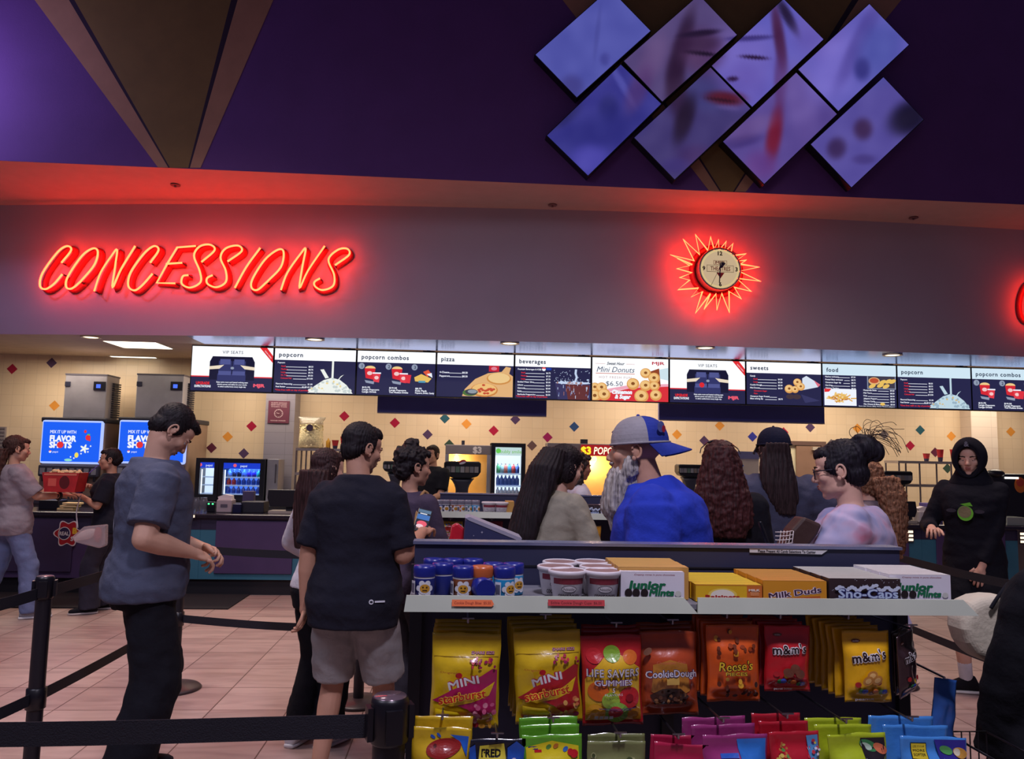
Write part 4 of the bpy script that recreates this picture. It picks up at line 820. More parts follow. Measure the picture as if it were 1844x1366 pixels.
mb = MB(); cv = Canvas(mb, flat((p.x+.0, yy-.138, zt+.27), (1, 0, 0), (0, 0, 1), (0, -1, 0))); cv.ell(0, 0, .045, .045, M((60, 40, 70))); mb.build('round_label', t)
# counter-top items
def bx(name, q, Y, D, mat, lab, cat, bevel=.006, z0=ZK, group=None):
    a = aty(q[0], q[1], Y); b = aty(q[2], q[3], Y); mb = MB(); mb.box((a.x, Y, z0), (b.x, Y+D, a.z), mat); return tag(mb.build(name, bevel=bevel), lab, cat, group)
def napkins(px0, px1, py, Y, lab, m):
    a = aty(px0, py, Y); b = aty(px1, py, Y); x0, x1 = a.x, b.x; z = a.z
    t = thing('napkin_dispenser', lab, 'napkin dispenser', (x0, Y, ZK)); mb = MB(); mb.box((x0, Y, ZK), (x1, Y+.16, z), m); mb.build('case', t, bevel=.012)
    mb = MB(); W = x1-x0; mb.prism([(x0+W*.08, Y+.03, z-.01), (x1-W*.04, Y+.03, z-.01), (x1-W*.1, Y+.03, z+.045), (x0+W*.45, Y+.03, z+.055), (x0+W*.02, Y+.03, z+.03)], (0, .09, 0), M((226, 214, 216), rough=.9)); mb.build('napkin_stack', t, recalc=True)
    mb = MB(); mb.box((x0+W*.28, Y-.004, ZK+.06), (x1-W*.28, Y+.002, z-.05), M((90, 84, 100))); mb.build('front_label', t)
napkins(390, 418, 899, 9.0, 'grey napkin dispenser on the counter in front of the blue lit cooler', M((176, 160, 166), rough=.4))
napkins(1656, 1679, 920, 9.0, 'white napkin dispenser on the counter near the hooded boy', M((206, 196, 200), rough=.5))
def pos(px0, px1, py0, py1, Y, lab):
    a = aty(px0, py0, Y); b = aty(px1, py1, Y); x0, x1 = a.x, b.x; W = x1-x0; t = thing('register_screen', lab, 'cash register', (x0, Y, ZK), 'cash register screens')
    mb = MB(); mb.prism([(x0+W*.02, Y, a.z), (x1-W*.05, Y, a.z), (x1, Y, b.z+.07), (x1-W*.1, Y, b.z), (x0+W*.1, Y, b.z), (x0, Y, b.z+.1)], (0, .05, 0), BLK); mb.build('monitor', t, bevel=.006, recalc=True)
    mb = MB(); mb.box((x0+W*.58, Y+.05, ZK+.02), (x0+W*.80, Y+.13, b.z+.12), BLK2); mb.build('stand', t)
    mb = MB(); mb.box((x0+W*.05, Y+.0, ZK), (x1, Y+.22, ZK+.025), M((170, 158, 150), rough=.4)); mb.build('base_plate', t)
pos(482, 537, 881, 913, 9.02, 'black register screen on the counter by the steel cabinet'); pos(1612, 1652, 902, 931, 9.02, 'black register screen on the counter behind the curly light brown hair')
def reader(px, py, Y, lab):
    c = aty(px, py, Y); t = thing('card_reader', lab, 'card reader', (c.x, Y, ZK), 'card readers'); mb = MB(); mb.prism([(c.x-.045, Y, ZK), (c.x+.045, Y, ZK), (c.x+.045, Y, c.z-.02), (c.x-.045, Y, c.z-.02)], (0, .05, 0), BLK); mb.build('reader_body', t, bevel=.01, recalc=True)
    for k in (-1, 1):
        mb = MB(); mb.box((c.x+k*.022-.009, Y-.004, c.z-.05), (c.x+k*.022+.009, Y+.001, c.z-.035), E((80, 255, 150), 2.)); mb.build('green_light', t)
reader(380, 900, 9.02, 'black card reader with two green lights left of the napkin dispenser'); reader(541, 899, 9.02, 'black card reader with two green lights right of the register screen')
bx('display_box', (419, 907, 433, 930), 8.98, .08, M((20, 24, 60), rough=.3), 'small dark box with blue shine beside the napkin dispenser', 'box')
bx('counter_tray', (434, 903, 474, 930), 9.05, .25, BLK2, 'low black tray on the counter below the blue lit cooler', 'tray')
bx('cup_box', (437, 884, 456, 903), 9.31, .1, M((70, 60, 100), rough=.6), 'purple-grey upright box standing behind the low black tray', 'box')
for px, l in ((352, 'clear glass jar at the counter edge nearest the man in blue-grey'), (366, 'clear glass jar beside the card reader')):
    p = aty(px, 920, 9.06); mb = MB(); mb.lathe([(.04, 0), (.045, .01), (.045, .12), (.035, .14), (.035, .16)], (p.x, 9.06, ZK), M((150, 150, 165), rough=.1, trans=.7, alpha=.8), 16); tag(mb.build('glass_jar'), l, 'jar', None)
bx('purple_bin', (1672, 906, 1698, 930), 9.12, .2, M((84, 70, 140), rough=.6), 'purple bin on the counter beside the hooded boy', 'bin')
bx('steel_bin', (1813, 931, 1850, 958), 8.85, .25, M((150, 156, 150), rough=.45), 'pale grey box on the counter right of the hooded boy', 'box')
t = thing('drink_machine', 'black machine with a light strip and round orange badge at the right edge', 'drink machine', aty(1800, 930, 9.15)); a = aty(1786, 852, 9.15); b = aty(1862, 930, 9.15)
mb = MB(); mb.box((a.x, 9.15, ZK), (b.x, 9.4, a.z), BLK); mb.ell((a.x+.06, 9.17, a.z), (.11, .08, .05), BLK); mb.build('body', t, bevel=.02)
mb = MB(); q = aty(1810, 860, 9.14); mb.box((q.x, 9.135, q.z-.012), (q.x+.17, 9.15, q.z+.012), E((250, 246, 240), 1.4)); mb.build('light_strip', t)
mb = MB(); q = aty(1838, 873, 9.14); c = Canvas(mb, flat((q.x, 9.149, q.z), (1, 0, 0), (0, 0, 1), (0, -1, 0), .001)); c.ell(0, 0, .075, .095, M((214, 116, 40), rough=.4)); c.ell(0, .03, .05, .05, M((200, 70, 50), rough=.4)); mb.build('orange_badge', t)
bx('condiment_bin', (70, 900, 104, 928), 9.05, .2, BLK, 'black condiment bin on the counter between the woman in grey and her companion', 'bin')
for k in range(3):
    a = aty(103+4*k, 905+5*k, 9.0); mb = MB(); mb.box((a.x, 9.0+.0, ZK+.03*k), (a.x+.17, 9.14, ZK+.03*k+.022), M((214, 192, 140), rough=.9)); tag(mb.build('napkin_packet', bevel=.004), ('bottom', 'middle', 'top')[k]+' cream napkin packet of the stack by the woman in grey', 'napkins')
# white cabinet with blue swirl
Y = 10.4; a = aty(1317, 812, Y); b = aty(1367, 812, Y)
t = thing('pretzel_case', 'pale food case with a blue swirl behind the dark capped customer', 'food case', (a.x, Y, ZW)); mb = MB(); mb.box((a.x, Y, ZW), (b.x, Y+.4, a.z), M((206, 190, 176), rough=.4)); mb.build('case', t, bevel=.008)
mb = MB(); mb.box((a.x, Y-.006, a.z-.10), (b.x, Y, a.z), M((110, 110, 150), rough=.4)); c = Canvas(mb, flat((a.x+.10, Y-.006, a.z-.19), (1, 0, 0), (0, 0, 1), (0, -1, 0))); blu = M((40, 100, 190), rough=.4); c.poly([(-.08, .05), (.0, .05), (.07, .0), (.02, -.05), (-.08, -.06), (.0, -.03), (.035, .0), (0, .03)], blu); mb.build('header_print', t)
mb = MB(); mb.box((a.x+.16, Y-.07, ZW), (b.x-.01, Y-.01, ZW+.26), M((50, 40, 60))); mb.build('warming_tray', t); mb = MB()
for i in range(9): mb.ell((a.x+.18+.019*i, Y-.04, ZW+.265), (.018, .025, .014), E((240, 150, 60), .9), nu=8, nv=6)
mb.build('nacho_chips', t)
# door in the back wall
Y = YB-.03; a = aty(1402, 796, Y); b = aty(1486, 796, Y); zt = aty(1440, 794, Y).z; FR = M((108, 82, 74), rough=.5)
mb = MB(); mb.box((a.x, Y-.03, 0), (a.x+.06, YB, zt), FR); mb.box((b.x-.07, Y-.03, 0), (b.x, YB, zt), FR); mb.box((a.x+.06, Y-.03, zt-.06), (b.x-.07, YB, zt), FR); struct(mb.build('door_1'))
mb = MB(); mb.box((a.x+.06, YB-.012, 0), (b.x-.07, YB-.004, zt-.06), M((236, 226, 190), rough=.7)); struct(mb.build('trim_30'))  # pale panel coloured as the lit room seen through the doorway
mb = MB(); dx = aty(1434, 850, Y).x; mb.box((dx, Y-.02, .01), (b.x-.075, Y+.015, zt-.065), M((150, 116, 96), rough=.5)); struct(mb.build('door_2'))
mb = MB(); mb.box((b.x-.22, Y-.07, zt-.13), (b.x-.08, Y-.02, zt-.08), M((190, 176, 160), rough=.4)); tag(mb.build('door_closer'), 'pale door closer at the top of the tan door', 'door closer')
a = aty(-4, 768, YB); b = aty(8, 826, YB); mb = MB()
mb.box((a.x, YB-.03, b.z), (b.x, YB, a.z), M((150, 140, 140), rough=.5))
for i in range(9): z = b.z+(a.z-b.z)*(i+.5)/9; mb.box((a.x+.01, YB-.04, z-.008), (b.x-.01, YB-.028, z+.012), M((120, 110, 116), rough=.5))
tag(mb.build('wall_vent'), 'grey louvred vent on the tiled wall at the left edge', 'vent')
Y = 10.4; a = aty(1775, 862, Y); b = aty(1900, 862, Y); mb = MB(); mb.box((a.x+.02, Y, ZW), (b.x, Y+.3, a.z), M((60, 44, 56), rough=.5)); tag(mb.build('warming_cabinet', bevel=.008), 'low brown cabinet on the back counter right of the hooded boy', 'cabinet')
# ================================================================== candy gondolas
GX0, GX1, GY = -.115, 1.245, 2.15
GB = M((44, 46, 74), rough=.55, var=.1, vscale=3); GB2 = M((22, 22, 34), rough=.5); LIP = M((176, 182, 166), rough=.45, var=.05); CHR = MET((170, 170, 180), .3)
LZ1, LZ0, SZ = aty(1000, 1074, 1.86).z, aty(1000, 1101.5, 1.86).z, aty(1000, 1074, 1.86).z-.017
SEAM = aty(1256, 1090, 1.86).x
PEGS = []
def gondola(dy, lab, pegs):
    t = thing('candy_gondola', lab, 'candy rack', (GX0, GY+dy, 0), 'black candy gondolas')
    mb = MB(); mb.box((GX0, GY+dy, .1), (GX1, GY+.05+dy, 1.312), GB); mb.build('back_panel', t, bevel=.003)
    mb = MB(); mb.box((GX0+.01, GY-.0025+dy, 1.255), (GX1-.01, GY+dy, 1.259), GB2); mb.build('panel_groove', t)
    mb = MB(); mb.box((GX0-.004, GY-.006+dy, 1.312), (GX1+.004, GY+.056+dy, 1.320), M((150, 156, 190), rough=.25, metal=.7)); mb.build('top_cap', t)
    for x in (GX0-.006, SEAM-.015, GX1-.026): mb = MB(); mb.box((x, GY-.02+dy, 0), (x+.032, GY-.0005+dy, 1.26), GB2); mb.build('slotted_upright', t)
    mb = MB(); mb.box((GX0+.05, GY-.40+dy, 0), (GX1, GY+.1+dy, .14), GB2); mb.build('base_deck', t, bevel=.006)
    mb = MB(); mb.box((GX0+.002, 1.870+dy, SZ-.012), (GX1-.002, GY-.02+dy, SZ), M((120, 120, 128), rough=.4)); mb.build('top_shelf', t)
    for x0, x1 in ((GX0-.0, SEAM-.002), (SEAM+.002, GX1+.02)):
        mb = MB(); mb.prism([(x0, 1.862+dy, LZ1), (x1-.03, 1.862+dy, LZ1), (x1, 1.85+dy, LZ0), (x0-.004, 1.85+dy, LZ0)], (0, .006, 0), LIP); mb.build('price_lip', t, recalc=True)
    for x, z, y in pegs:
        mb = MB(); mb.cyl((x, y-.012+dy, z), (x, GY+dy, z-.008), .0028, CHR, n=6); mb.box((x-.014, y-.016+dy, z+.008), (x+.014, y-.012+dy, z+.011), CHR); mb.cyl((x, y-.012+dy, z), (x, y-.013+dy, z+.01), .0028, CHR, n=6); mb.build('peg_hook', t)
    return t
# ---------------------------------------------------------------- bags
def bagmesh(w, h, d, fill, design, seed, top=.86, wob=.004, zip_=False):
    R = random.Random(seed); mb = MB(); NU, NV = 18, 24; nf = min(1, d/.04)
    def sh(x, y):
        u = min(1, abs(2*x/w)); v = y/h
        g = min(1, max(0, (v-.05)/.16)); g2 = min(1, max(0, (top-v)/.22)); g = (g*g*(3-2*g))*(g2*g2*(3-2*g2))
        e = (1-u**3)
        return d*.5*e*g+.0012+g*(mnoise.noise(Vector((x*28+seed, y*28, seed)))*.0045+mnoise.noise(Vector((x*70+seed, y*22, seed)))*.0018)*e
    def ox(x, y): return x*(1-.035*math.sin(PI*min(1, y/h/.86)))+mnoise.noise(Vector((y*14, seed*3.1, 0)))*wob
    vs = []
    for side in (-1, 1):
        for j in range(NV+1):
            for i in range(NU+1):
                x = w*(i/NU-.5); y = h*j/NV
                yy = y+(mnoise.noise(Vector((x*22, seed*1.7, 5)))*.004 if j in (0, NV) else 0)
                vs.append((ox(x, y), side*sh(x, y), yy))
    k = (NU+1)*(NV+1); q = lambda s, i, j: s*k+j*(NU+1)+i
    fs = [(q(0, i, j), q(0, i+1, j), q(0, i+1, j+1), q(0, i, j+1)) for j in range(NV) for i in range(NU)]
    fs += [(q(1, i, j), q(1, i, j+1), q(1, i+1, j+1), q(1, i+1, j)) for j in range(NV) for i in range(NU)]
    fs += [(q(0, i, 0), q(1, i, 0), q(1, i+1, 0), q(0, i+1, 0)) for i in range(NU)]+[(q(0, i, NV), q(0, i+1, NV), q(1, i+1, NV), q(1, i, NV)) for i in range(NU)]
    fs += [(q(0, 0, j), q(0, 0, j+1), q(1, 0, j+1), q(1, 0, j)) for j in range(NV)]+[(q(0, NU, j), q(1, NU, j), q(1, NU, j+1), q(0, NU, j+1)) for j in range(NV)]
    mb.add(vs, fs, fill, True)
    c = Canvas(mb, lambda x, y, l: Vector((ox(x, y), -sh(x, y)-.0010-.00038*l, y)))
    if design: design(c, w, h, R)
    return mb
P_ = lambda col: FOIL(col)
BLKP, WHP, YLP, REDP, NVP = P_((20, 16, 20)), P_((224, 220, 220)), P_((226, 186, 30)), P_((186, 26, 34)), P_((40, 34, 96))
def dots(c, n, R, x0, x1, y0, y1, r0, r1, cols, rings=1, nn=9):
    for _ in range(n): c.ell(R.uniform(x0, x1), R.uniform(y0, y1), R.uniform(r0, r1), R.uniform(r0, r1), P_(R.choice(cols)), n=nn, rings=rings)
def patch(c, pts, mat):                                  # large print area: fan of small quads that follows the bulge
    cx_ = sum(p[0] for p in pts)/len(pts); cy_ = sum(p[1] for p in pts)/len(pts); K = 6; n = len(pts); S = []
    for i in range(n):
        a, b = pts[i], pts[(i+1) % n]
        for k in range(4): S.append((a[0]+(b[0]-a[0])*k/4, a[1]+(b[1]-a[1])*k/4))
    m = len(S); vs = [c.mp(cx_, cy_, c.l)]
    for r in range(1, K+1): vs += [c.mp(cx_+(x-cx_)*r/K, cy_+(y-cy_)*r/K, c.l) for x, y in S]
    fs = [(0, 1+i, 1+(i+1) % m) for i in range(m)]+[(1+(r-1)*m+i, 1+r*m+i, 1+r*m+(i+1) % m, 1+(r-1)*m+(i+1) % m) for r in range(1, K) for i in range(m)]
    c.mb.add(vs, fs, mat, True); c.l += 1
def d_star(pink):
    def f(c, w, h, R):
        pk = P_((176, 30, 92)) if pink else P_((172, 34, 40))
        c.rect(-w*.48, h*.755, w*.48, h*.762, P_((150, 116, 10)), 6); c.otext('SHARE SIZE', w*.24, h*.80, h*.028, P_((200, 150, 160)), P_((130, 40, 70)), w=w*.34)
        patch(c, [(-w*.48, h*.29), (-w*.2, h*.42), (w*.10, h*.52), (w*.40, h*.64), (w*.47, h*.62), (w*.47, h*.2), (w*.2, h*.12), (w*.05, h*.22), (-w*.1, h*.26), (-w*.3, h*.27)], pk)
        patch(c, [(-w*.38, h*.28), (w*.1, h*.36), (w*.44, h*.5), (w*.36, h*.36), (w*.1, h*.29), (-w*.2, h*.25)], YLP)
        dots(c, 14, R, w*.06, w*.46, h*.66, h*.745, w*.014, w*.03, [(170, 34, 60), (196, 60, 70), (150, 30, 80)])
        dots(c, 26, R, -w*.42, w*.44, h*.035, h*.15, w*.025, w*.05, [(190, 50, 60), (214, 120, 60), (200, 70, 110), (176, 36, 70), (224, 160, 60)]); dots(c, 10, R, w*.15, w*.44, h*.12, h*.3, w*.025, w*.04, [(206, 90, 130), (224, 140, 160)] if pink else [(214, 120, 70), (224, 170, 90)])
        patch(c, [(-w*.42, h*.24), (-w*.1, h*.22), (0, h*.16), (-w*.06, h*.13), (-w*.42, h*.14)], P_((232, 200, 20)))
        c.otext('MINI', -w*.03, h*.525, h*.085, WHP, P_((176, 30, 60)), w=w*.46, rot=.24, bold=.05, arc=.12); c.ell(-w*.1, h*.60, w*.05, w*.04, REDP)
        c.otext('starburst', -w*.04, h*.375, h*.088, P_((196, 30, 30)), P_((240, 190, 60)), w=w*.70, rot=.17, bold=.03, arc=.15)
        for k in range(3): c.rect(-w*.40+k*w*.075, h*.10, -w*.34+k*w*.075, h*.135, P_((214, 206, 196)))
        c.text('Original', -w*.25, h*.63, h*.022, P_((170, 60, 40)), w=w*.24)
    return f
def d_life(c, w, h, R):
    patch(c, [(-w*.46, h*.52), (-w*.3, h*.66), (0, h*.84), (w*.3, h*.72), (w*.46, h*.64), (w*.46, h*.06), (-w*.46, h*.06)], P_((222, 176, 40)))
    for x, y, r, col in ((-.3, .78, .13, (190, 40, 44)), (.3, .76, .12, (216, 110, 40)), (0, .80, .14, (130, 170, 50)), (-.25, .40, .17, (214, 100, 30)), (.27, .33, .18, (196, 40, 44)), (-.05, .30, .15, (150, 180, 60)), (.05, .16, .2, (140, 186, 70)), (-.3, .16, .15, (226, 160, 40)), (.34, .14, .12, (220, 150, 40)), (.02, .17, .12, (206, 60, 60))): c.ell(w*x, h*y, w*r, w*r*.9, P_(col), n=22)
    c.ell(w*.27, h*.33, w*.07, w*.06, P_((140, 22, 30))); c.otext('LIFE SAVERS', 0, h*.605, h*.085, WHP, P_((44, 44, 100)), w=w*.88, bold=.03, space=1.1, ow=.04); c.otext('GUMMIES', 0, h*.50, h*.062, WHP, P_((90, 40, 120)), w=w*.64, bold=.03)
    c.text('5', 0, h*.42, h*.05, WHP, bold=.03); c.text('FLAVORS', 0, h*.372, h*.024, WHP, w=w*.3); c.rect(-w*.26, h*.215, w*.36, h*.222, P_((60, 60, 130)), 4); c.rect(-w*.16, h*.2, w*.28, h*.206, P_((60, 60, 130)), 4)
    for k in range(4): c.rect(-w*.32+k*w*.08, h*.085, -w*.26+k*w*.08, h*.125, WHP)
def d_dough(c, w, h, R):
    patch(c, [(-w*.3, h*.62), (0, h*.68), (w*.3, h*.62), (w*.34, h*.3), (0, h*.2), (-w*.34, h*.3)], P_((196, 130, 50))); patch(c, [(-w*.36, h*.26), (-w*.16, h*.34), (w*.16, h*.34), (w*.32, h*.24), (w*.2, h*.15), (-w*.28, h*.15)], P_((60, 34, 24)))
    dots(c, 26, R, -w*.28, w*.24, h*.17, h*.30, w*.02, w*.04, [(90, 56, 40), (40, 24, 20), (170, 120, 70), (120, 80, 50)]); c.rect(-w*.1, h*.40, w*.12, h*.5, P_((220, 180, 90)), 3)
    c.text('Chocolate Chip', 0, h*.66, h*.035, P_((190, 96, 70)), w=w*.5); c.otext('CookieDough', 0, h*.515, h*.085, P_((226, 220, 226)), P_((36, 40, 96)), w=w*.9, bold=.03, arc=.25); c.ell(-w*.38, h*.78, w*.08, w*.05, P_((120, 80, 60)), rot=.6)
def d_reese(c, w, h, R):
    dots(c, 16, R, -w*.4, w*.42, h*.60, h*.92, w*.03, w*.055, [(90, 40, 20), (150, 60, 20), (220, 150, 40), (110, 50, 24)]); dots(c, 14, R, -w*.36, w*.40, h*.08, h*.36, w*.03, w*.055, [(90, 40, 20), (60, 30, 20), (226, 170, 50)])
    c.otext("Reese's", -w*.02, h*.50, h*.115, P_((236, 200, 50)), P_((70, 36, 16)), w=w*.66, bold=.02, shear=.2, rot=.05); c.otext('PIECES', -w*.02, h*.40, h*.045, P_((236, 200, 50)), P_((70, 36, 16)), w=w*.42, bold=.05)
def d_mm(kind):
    def f(c, w, h, R):
        c.ell(-w*.22, h*.86, w*.1, w*.035, P_((110, 60, 40))); c.text('candies', -w*.22, h*.86, h*.022, WHP)
        c.otext("m&m's", 0, h*.66, h*.13, P_((40, 22, 20)), WHP, w=w*.76, bold=.05, space=1.12, rot=.12 if kind != 'r' else .05)
        cols = [(176, 36, 40), (40, 130, 60), (50, 80, 190), (220, 190, 40), (110, 60, 40), (220, 120, 40)]
        for k in range(9): c.ell(w*(-.28+.07*k), h*(.14+.05*R.random()+(.12 if k % 3 == 0 else 0)), w*.065, w*.055, P_(cols[k % 6]), n=14); c.text('m', w*(-.28+.07*k), h*.15, h*.03, WHP) if k % 4 == 0 else None
        if kind == 'y':
            for x, y in ((0, .40), (.1, .34), (-.1, .33)): c.ell(w*x, h*y, w*.12, w*.09, P_((190, 130, 60)), rot=.5, n=14); c.ell(w*x, h*y, w*.07, w*.05, P_((226, 180, 110)), rot=.5, n=12)
        elif kind == 'r':
            for x, y in ((.1, .38), (.22, .30), (-.05, .32)): c.ell(w*x, h*y, w*.12, w*.09, P_((120, 70, 50)), rot=-.4, n=14)
        c.text({'y': 'peanut', 'r': 'peanut butter', 'k': 'milk chocolate'}[kind], -w*.12, h*.06, h*.035, WHP, w=w*.4)
    return f
def d_swed(c, w, h, R):
    c.ell(-w*.15, h*.89, w*.05, w*.025, P_((40, 90, 190)), rot=-.6); c.ell(-w*.05, h*.91, w*.05, w*.022, P_((40, 90, 190)), rot=-.8); patch(c, [(w*.14, h*.92), (w*.46, h*.90), (w*.46, h*.66), (w*.34, h*.82)], P_((40, 100, 200)))
    c.ell(w*.05, h*.77, w*.30, w*.14, P_((150, 34, 30)), rot=.15, n=26, rings=4); c.ell(-w*.1, h*.79, w*.03, w*.03, P_((90, 20, 20))); c.otext('SWEDISH', 0, h*.55, h*.12, P_((190, 26, 40)), WHP, w=w*.86, bold=.06, rot=.06); c.otext('FISH', 0, h*.38, h*.12, P_((190, 26, 40)), WHP, w=w*.5, bold=.06)
def d_fred(c, w, h, R):
    patch(c, [(-w*.3, h*.92), (w*.12, h*.95), (w*.2, h*.6), (0, h*.5), (-w*.34, h*.55)], P_((206, 190, 60))); c.text('FRED', -w*.1, h*.84, h*.09, BLKP, w=w*.34, bold=.04); c.text('FREE', -w*.1, h*.72, h*.09, BLKP, w=w*.34, bold=.04)
    for k in (.66, .62): c.rect(-w*.24, h*k, w*.06, h*(k+.012), BLKP, 3)
    patch(c, [(w*.18, h*.9), (w*.34, h*.98), (w*.48, h*.9), (w*.46, h*.4), (w*.2, h*.4)], P_((34, 80, 170))); c.ell(w*.3, h*.72, w*.07, w*.09, P_((200, 190, 200))); patch(c, [(-w*.48, h*.9), (-w*.38, h*.94), (-w*.32, h*.5), (-w*.48, h*.4)], P_((34, 80, 170)))
def d_sour(c, w, h, R):
    patch(c, [(-w*.44, h*.86), (0, h*.93), (w*.44, h*.86), (w*.46, h*.1), (-w*.46, h*.1)], P_((216, 196, 30))); c.rect(-w*.40, h*.83, -w*.24, h*.87, P_((60, 60, 120)), 2); c.rect(-w*.3, h*.80, -w*.18, h*.83, REDP, 2)
    for x, y, col in ((-.06, .86, (90, 140, 60)), (.22, .83, (60, 110, 180)), (.06, .87, (200, 120, 40)), (-.38, .70, (214, 120, 40)), (.40, .62, (214, 70, 40))): c.ell(w*x, h*y, w*.05, w*.035, P_(col), rot=.6, n=10)
    c.ell(w*.36, h*.78, w*.07, w*.06, REDP, n=14); c.ell(w*.30, h*.80, w*.05, w*.05, REDP, n=14); c.otext('SOUR', 0, h*.62, h*.13, BLKP, P_((90, 160, 50)), w=w*.62, bold=.09); c.otext('gummies', 0, h*.45, h*.12, BLKP, P_((90, 160, 50)), w=w*.8, bold=.08)
def d_clear(c, w, h, R): dots(c, 60, R, -w*.42, w*.42, h*.1, h*.84, w*.03, w*.07, [(110, 120, 60), (140, 140, 80), (90, 96, 50), (160, 160, 110), (70, 80, 44)], nn=7)
def d_red2(c, w, h, R):
    dots(c, 24, R, -w*.44, w*.3, h*.5, h*.66, w*.02, w*.045, [(110, 40, 130), (200, 120, 40), (60, 120, 60), (200, 180, 60), (170, 170, 180)]); c.otext('chewy', 0, h*.40, h*.11, WHP, P_((110, 14, 40)), w=w*.7, bold=.03)
def d_sweet(c, w, h, R):
    patch(c, [(w*.02, h*.95), (w*.47, h*.95), (w*.47, h*.3), (w*.12, h*.5)], P_((50, 120, 206))); c.rect(-w*.24, h*.74, w*.04, h*.79, P_((40, 90, 190)), 3); c.otext('Sweet', w*.05, h*.58, h*.17, P_((206, 60, 130)), P_((50, 50, 120)), w=w*.66, rot=.3, bold=.05); c.otext('TARTS', w*.05, h*.38, h*.14, WHP, P_((50, 50, 120)), w=w*.66, rot=.2, bold=.04)
def d_multi(c, w, h, R):
    patch(c, [(w*.24, h*.95), (w*.47, h*.96), (w*.47, h*.2), (w*.26, h*.2)], P_((90, 150, 200))); dots(c, 30, R, w*.22, w*.46, h*.3, h*.9, w*.02, w*.04, [(200, 60, 70), (230, 220, 90), (90, 190, 120), (120, 80, 190), (230, 230, 240)]); dots(c, 20, R, -w*.44, -w*.2, h*.6, h*.9, w*.02, w*.04, [(220, 190, 90), (90, 150, 70), (200, 120, 60)])
    c.ell(-w*.05, h*.5, w*.34, w*.04, P_((214, 200, 210)), n=24); c.ell(-w*.05, h*.49, w*.33, w*.035, P_((160, 20, 36)), n=24)
def d_bites(c, w, h, R):
    patch(c, [(w*.05, h*.95), (w*.47, h*.95), (w*.47, h*.3), (w*.12, h*.4)], P_((40, 34, 40))); c.ell(w*.18, h*.86, w*.16, w*.08, P_((60, 140, 80)), rot=-.4); c.ell(w*.38, h*.82, w*.13, w*.07, P_((220, 120, 80)), rot=-.5); c.ell(w*.14, h*.85, w*.1, w*.05, P_((190, 216, 190)), rot=-.4)
    c.text('bites', w*.27, h*.66, h*.12, WHP, w=w*.40, bold=.05); c.rect(w*.1, h*.54, w*.44, h*.60, P_((190, 120, 100)), 3); c.ell(-w*.08, h*.42, w*.3, w*.2, P_((130, 16, 30)), n=24, rings=3); c.text('AIR', -w*.08, h*.44, h*.12, WHP, w=w*.3, bold=.04)
def d_soft(c, w, h, R):
    patch(c, [(0, h*.97), (w*.48, h*.97), (w*.48, h*.1), (w*.2, h*.1)], P_((56, 50, 150))); c.rect(-w*.36, h*.74, -w*.12, h*.93, BLKP, 2); c.rect(-w*.35, h*.75, -w*.13, h*.92, P_((222, 200, 50)), 2)
    for i, s in enumerate(('LESS SUGAR', 'MORE', 'SOFTER')): c.text(s, -w*.24, h*(.885-.045*i), h*.028, BLKP, w=w*.18)
    c.ell(w*.17, h*.85, w*.1, w*.055, P_((90, 170, 90)), rot=-.3); c.ell(w*.38, h*.82, w*.11, w*.07, P_((216, 160, 70)), rot=-.3); c.ell(w*.33, h*.83, w*.05, w*.05, P_((230, 220, 190))); c.text('soft filled', w*.20, h*.61, h*.10, WHP, w=w*.56, bold=.05); c.text('bites', -w*.1, h*.4, h*.12, WHP, w=w*.4, bold=.05)
def bag(px0, px1, pyt, pyb, Y, d, fill, design, n, lab, back=None, grp=None, rz=0., ry=0., seed=1, step=.013, dx=0., dz=.0, hole=True, cat='candy bag'):
    a = aty(px0, pyt, Y); b = aty(px1, pyb, Y); w = abs(b.x-a.x)/max(.3, math.cos(rz)); h = a.z-b.z; cx_ = (a.x+b.x)/2
    o = bagmesh(w, h, d, FOIL(fill), design, seed).build('candy_bag'); o.location = (cx_, Y, b.z); o.rotation_euler = (0, ry, rz); tag(o, lab, cat, None)
    if hole: PEGS.append((cx_+dx*n, a.z+dz*n+.0075, Y))
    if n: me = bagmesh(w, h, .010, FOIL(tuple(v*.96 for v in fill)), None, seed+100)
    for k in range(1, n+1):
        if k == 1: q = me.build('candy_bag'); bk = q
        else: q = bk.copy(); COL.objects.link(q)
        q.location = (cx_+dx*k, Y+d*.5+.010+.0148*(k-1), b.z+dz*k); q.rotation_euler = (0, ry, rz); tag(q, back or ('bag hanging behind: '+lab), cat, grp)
    return o
Y1 = 1.885
bag(777, 897, 1139, 1308, Y1, .045, (214, 178, 26), d_star(True), 3, 'leftmost yellow candy bag with magenta swoosh, upper row front', 'yellow bag hanging behind the leftmost magenta swoosh bag', 'yellow bags behind the leftmost', seed=3, dx=.0015, dz=.0065, ry=.012)
bag(930, 1048, 1134, 1300, Y1, .045, (208, 172, 26), d_star(False), 3, 'yellow candy bag with red swoosh, second in the upper row', 'yellow bag hanging behind the red swoosh bag', 'yellow bags behind the second', seed=8, dx=-.004, dz=.0075, ry=-.035)
bag(1049, 1157, 1142, 1304, Y1, .045, (186, 36, 40), d_life, 2, 'red and yellow gummies bag with fruit slices, upper row', 'dark red bag hanging behind the gummies bag', 'bags behind the gummies', seed=5, dx=.003, dz=.007, ry=-.02)
bag(1154, 1258, 1135, 1286, Y1+.012, .04, (176, 70, 34), d_dough, 2, 'orange-brown cookie dough bag with chocolate picture', 'brown bag hanging behind the cookie dough bag', 'bags behind the cookie dough', seed=11, dx=.002, dz=.006, ry=-.03)
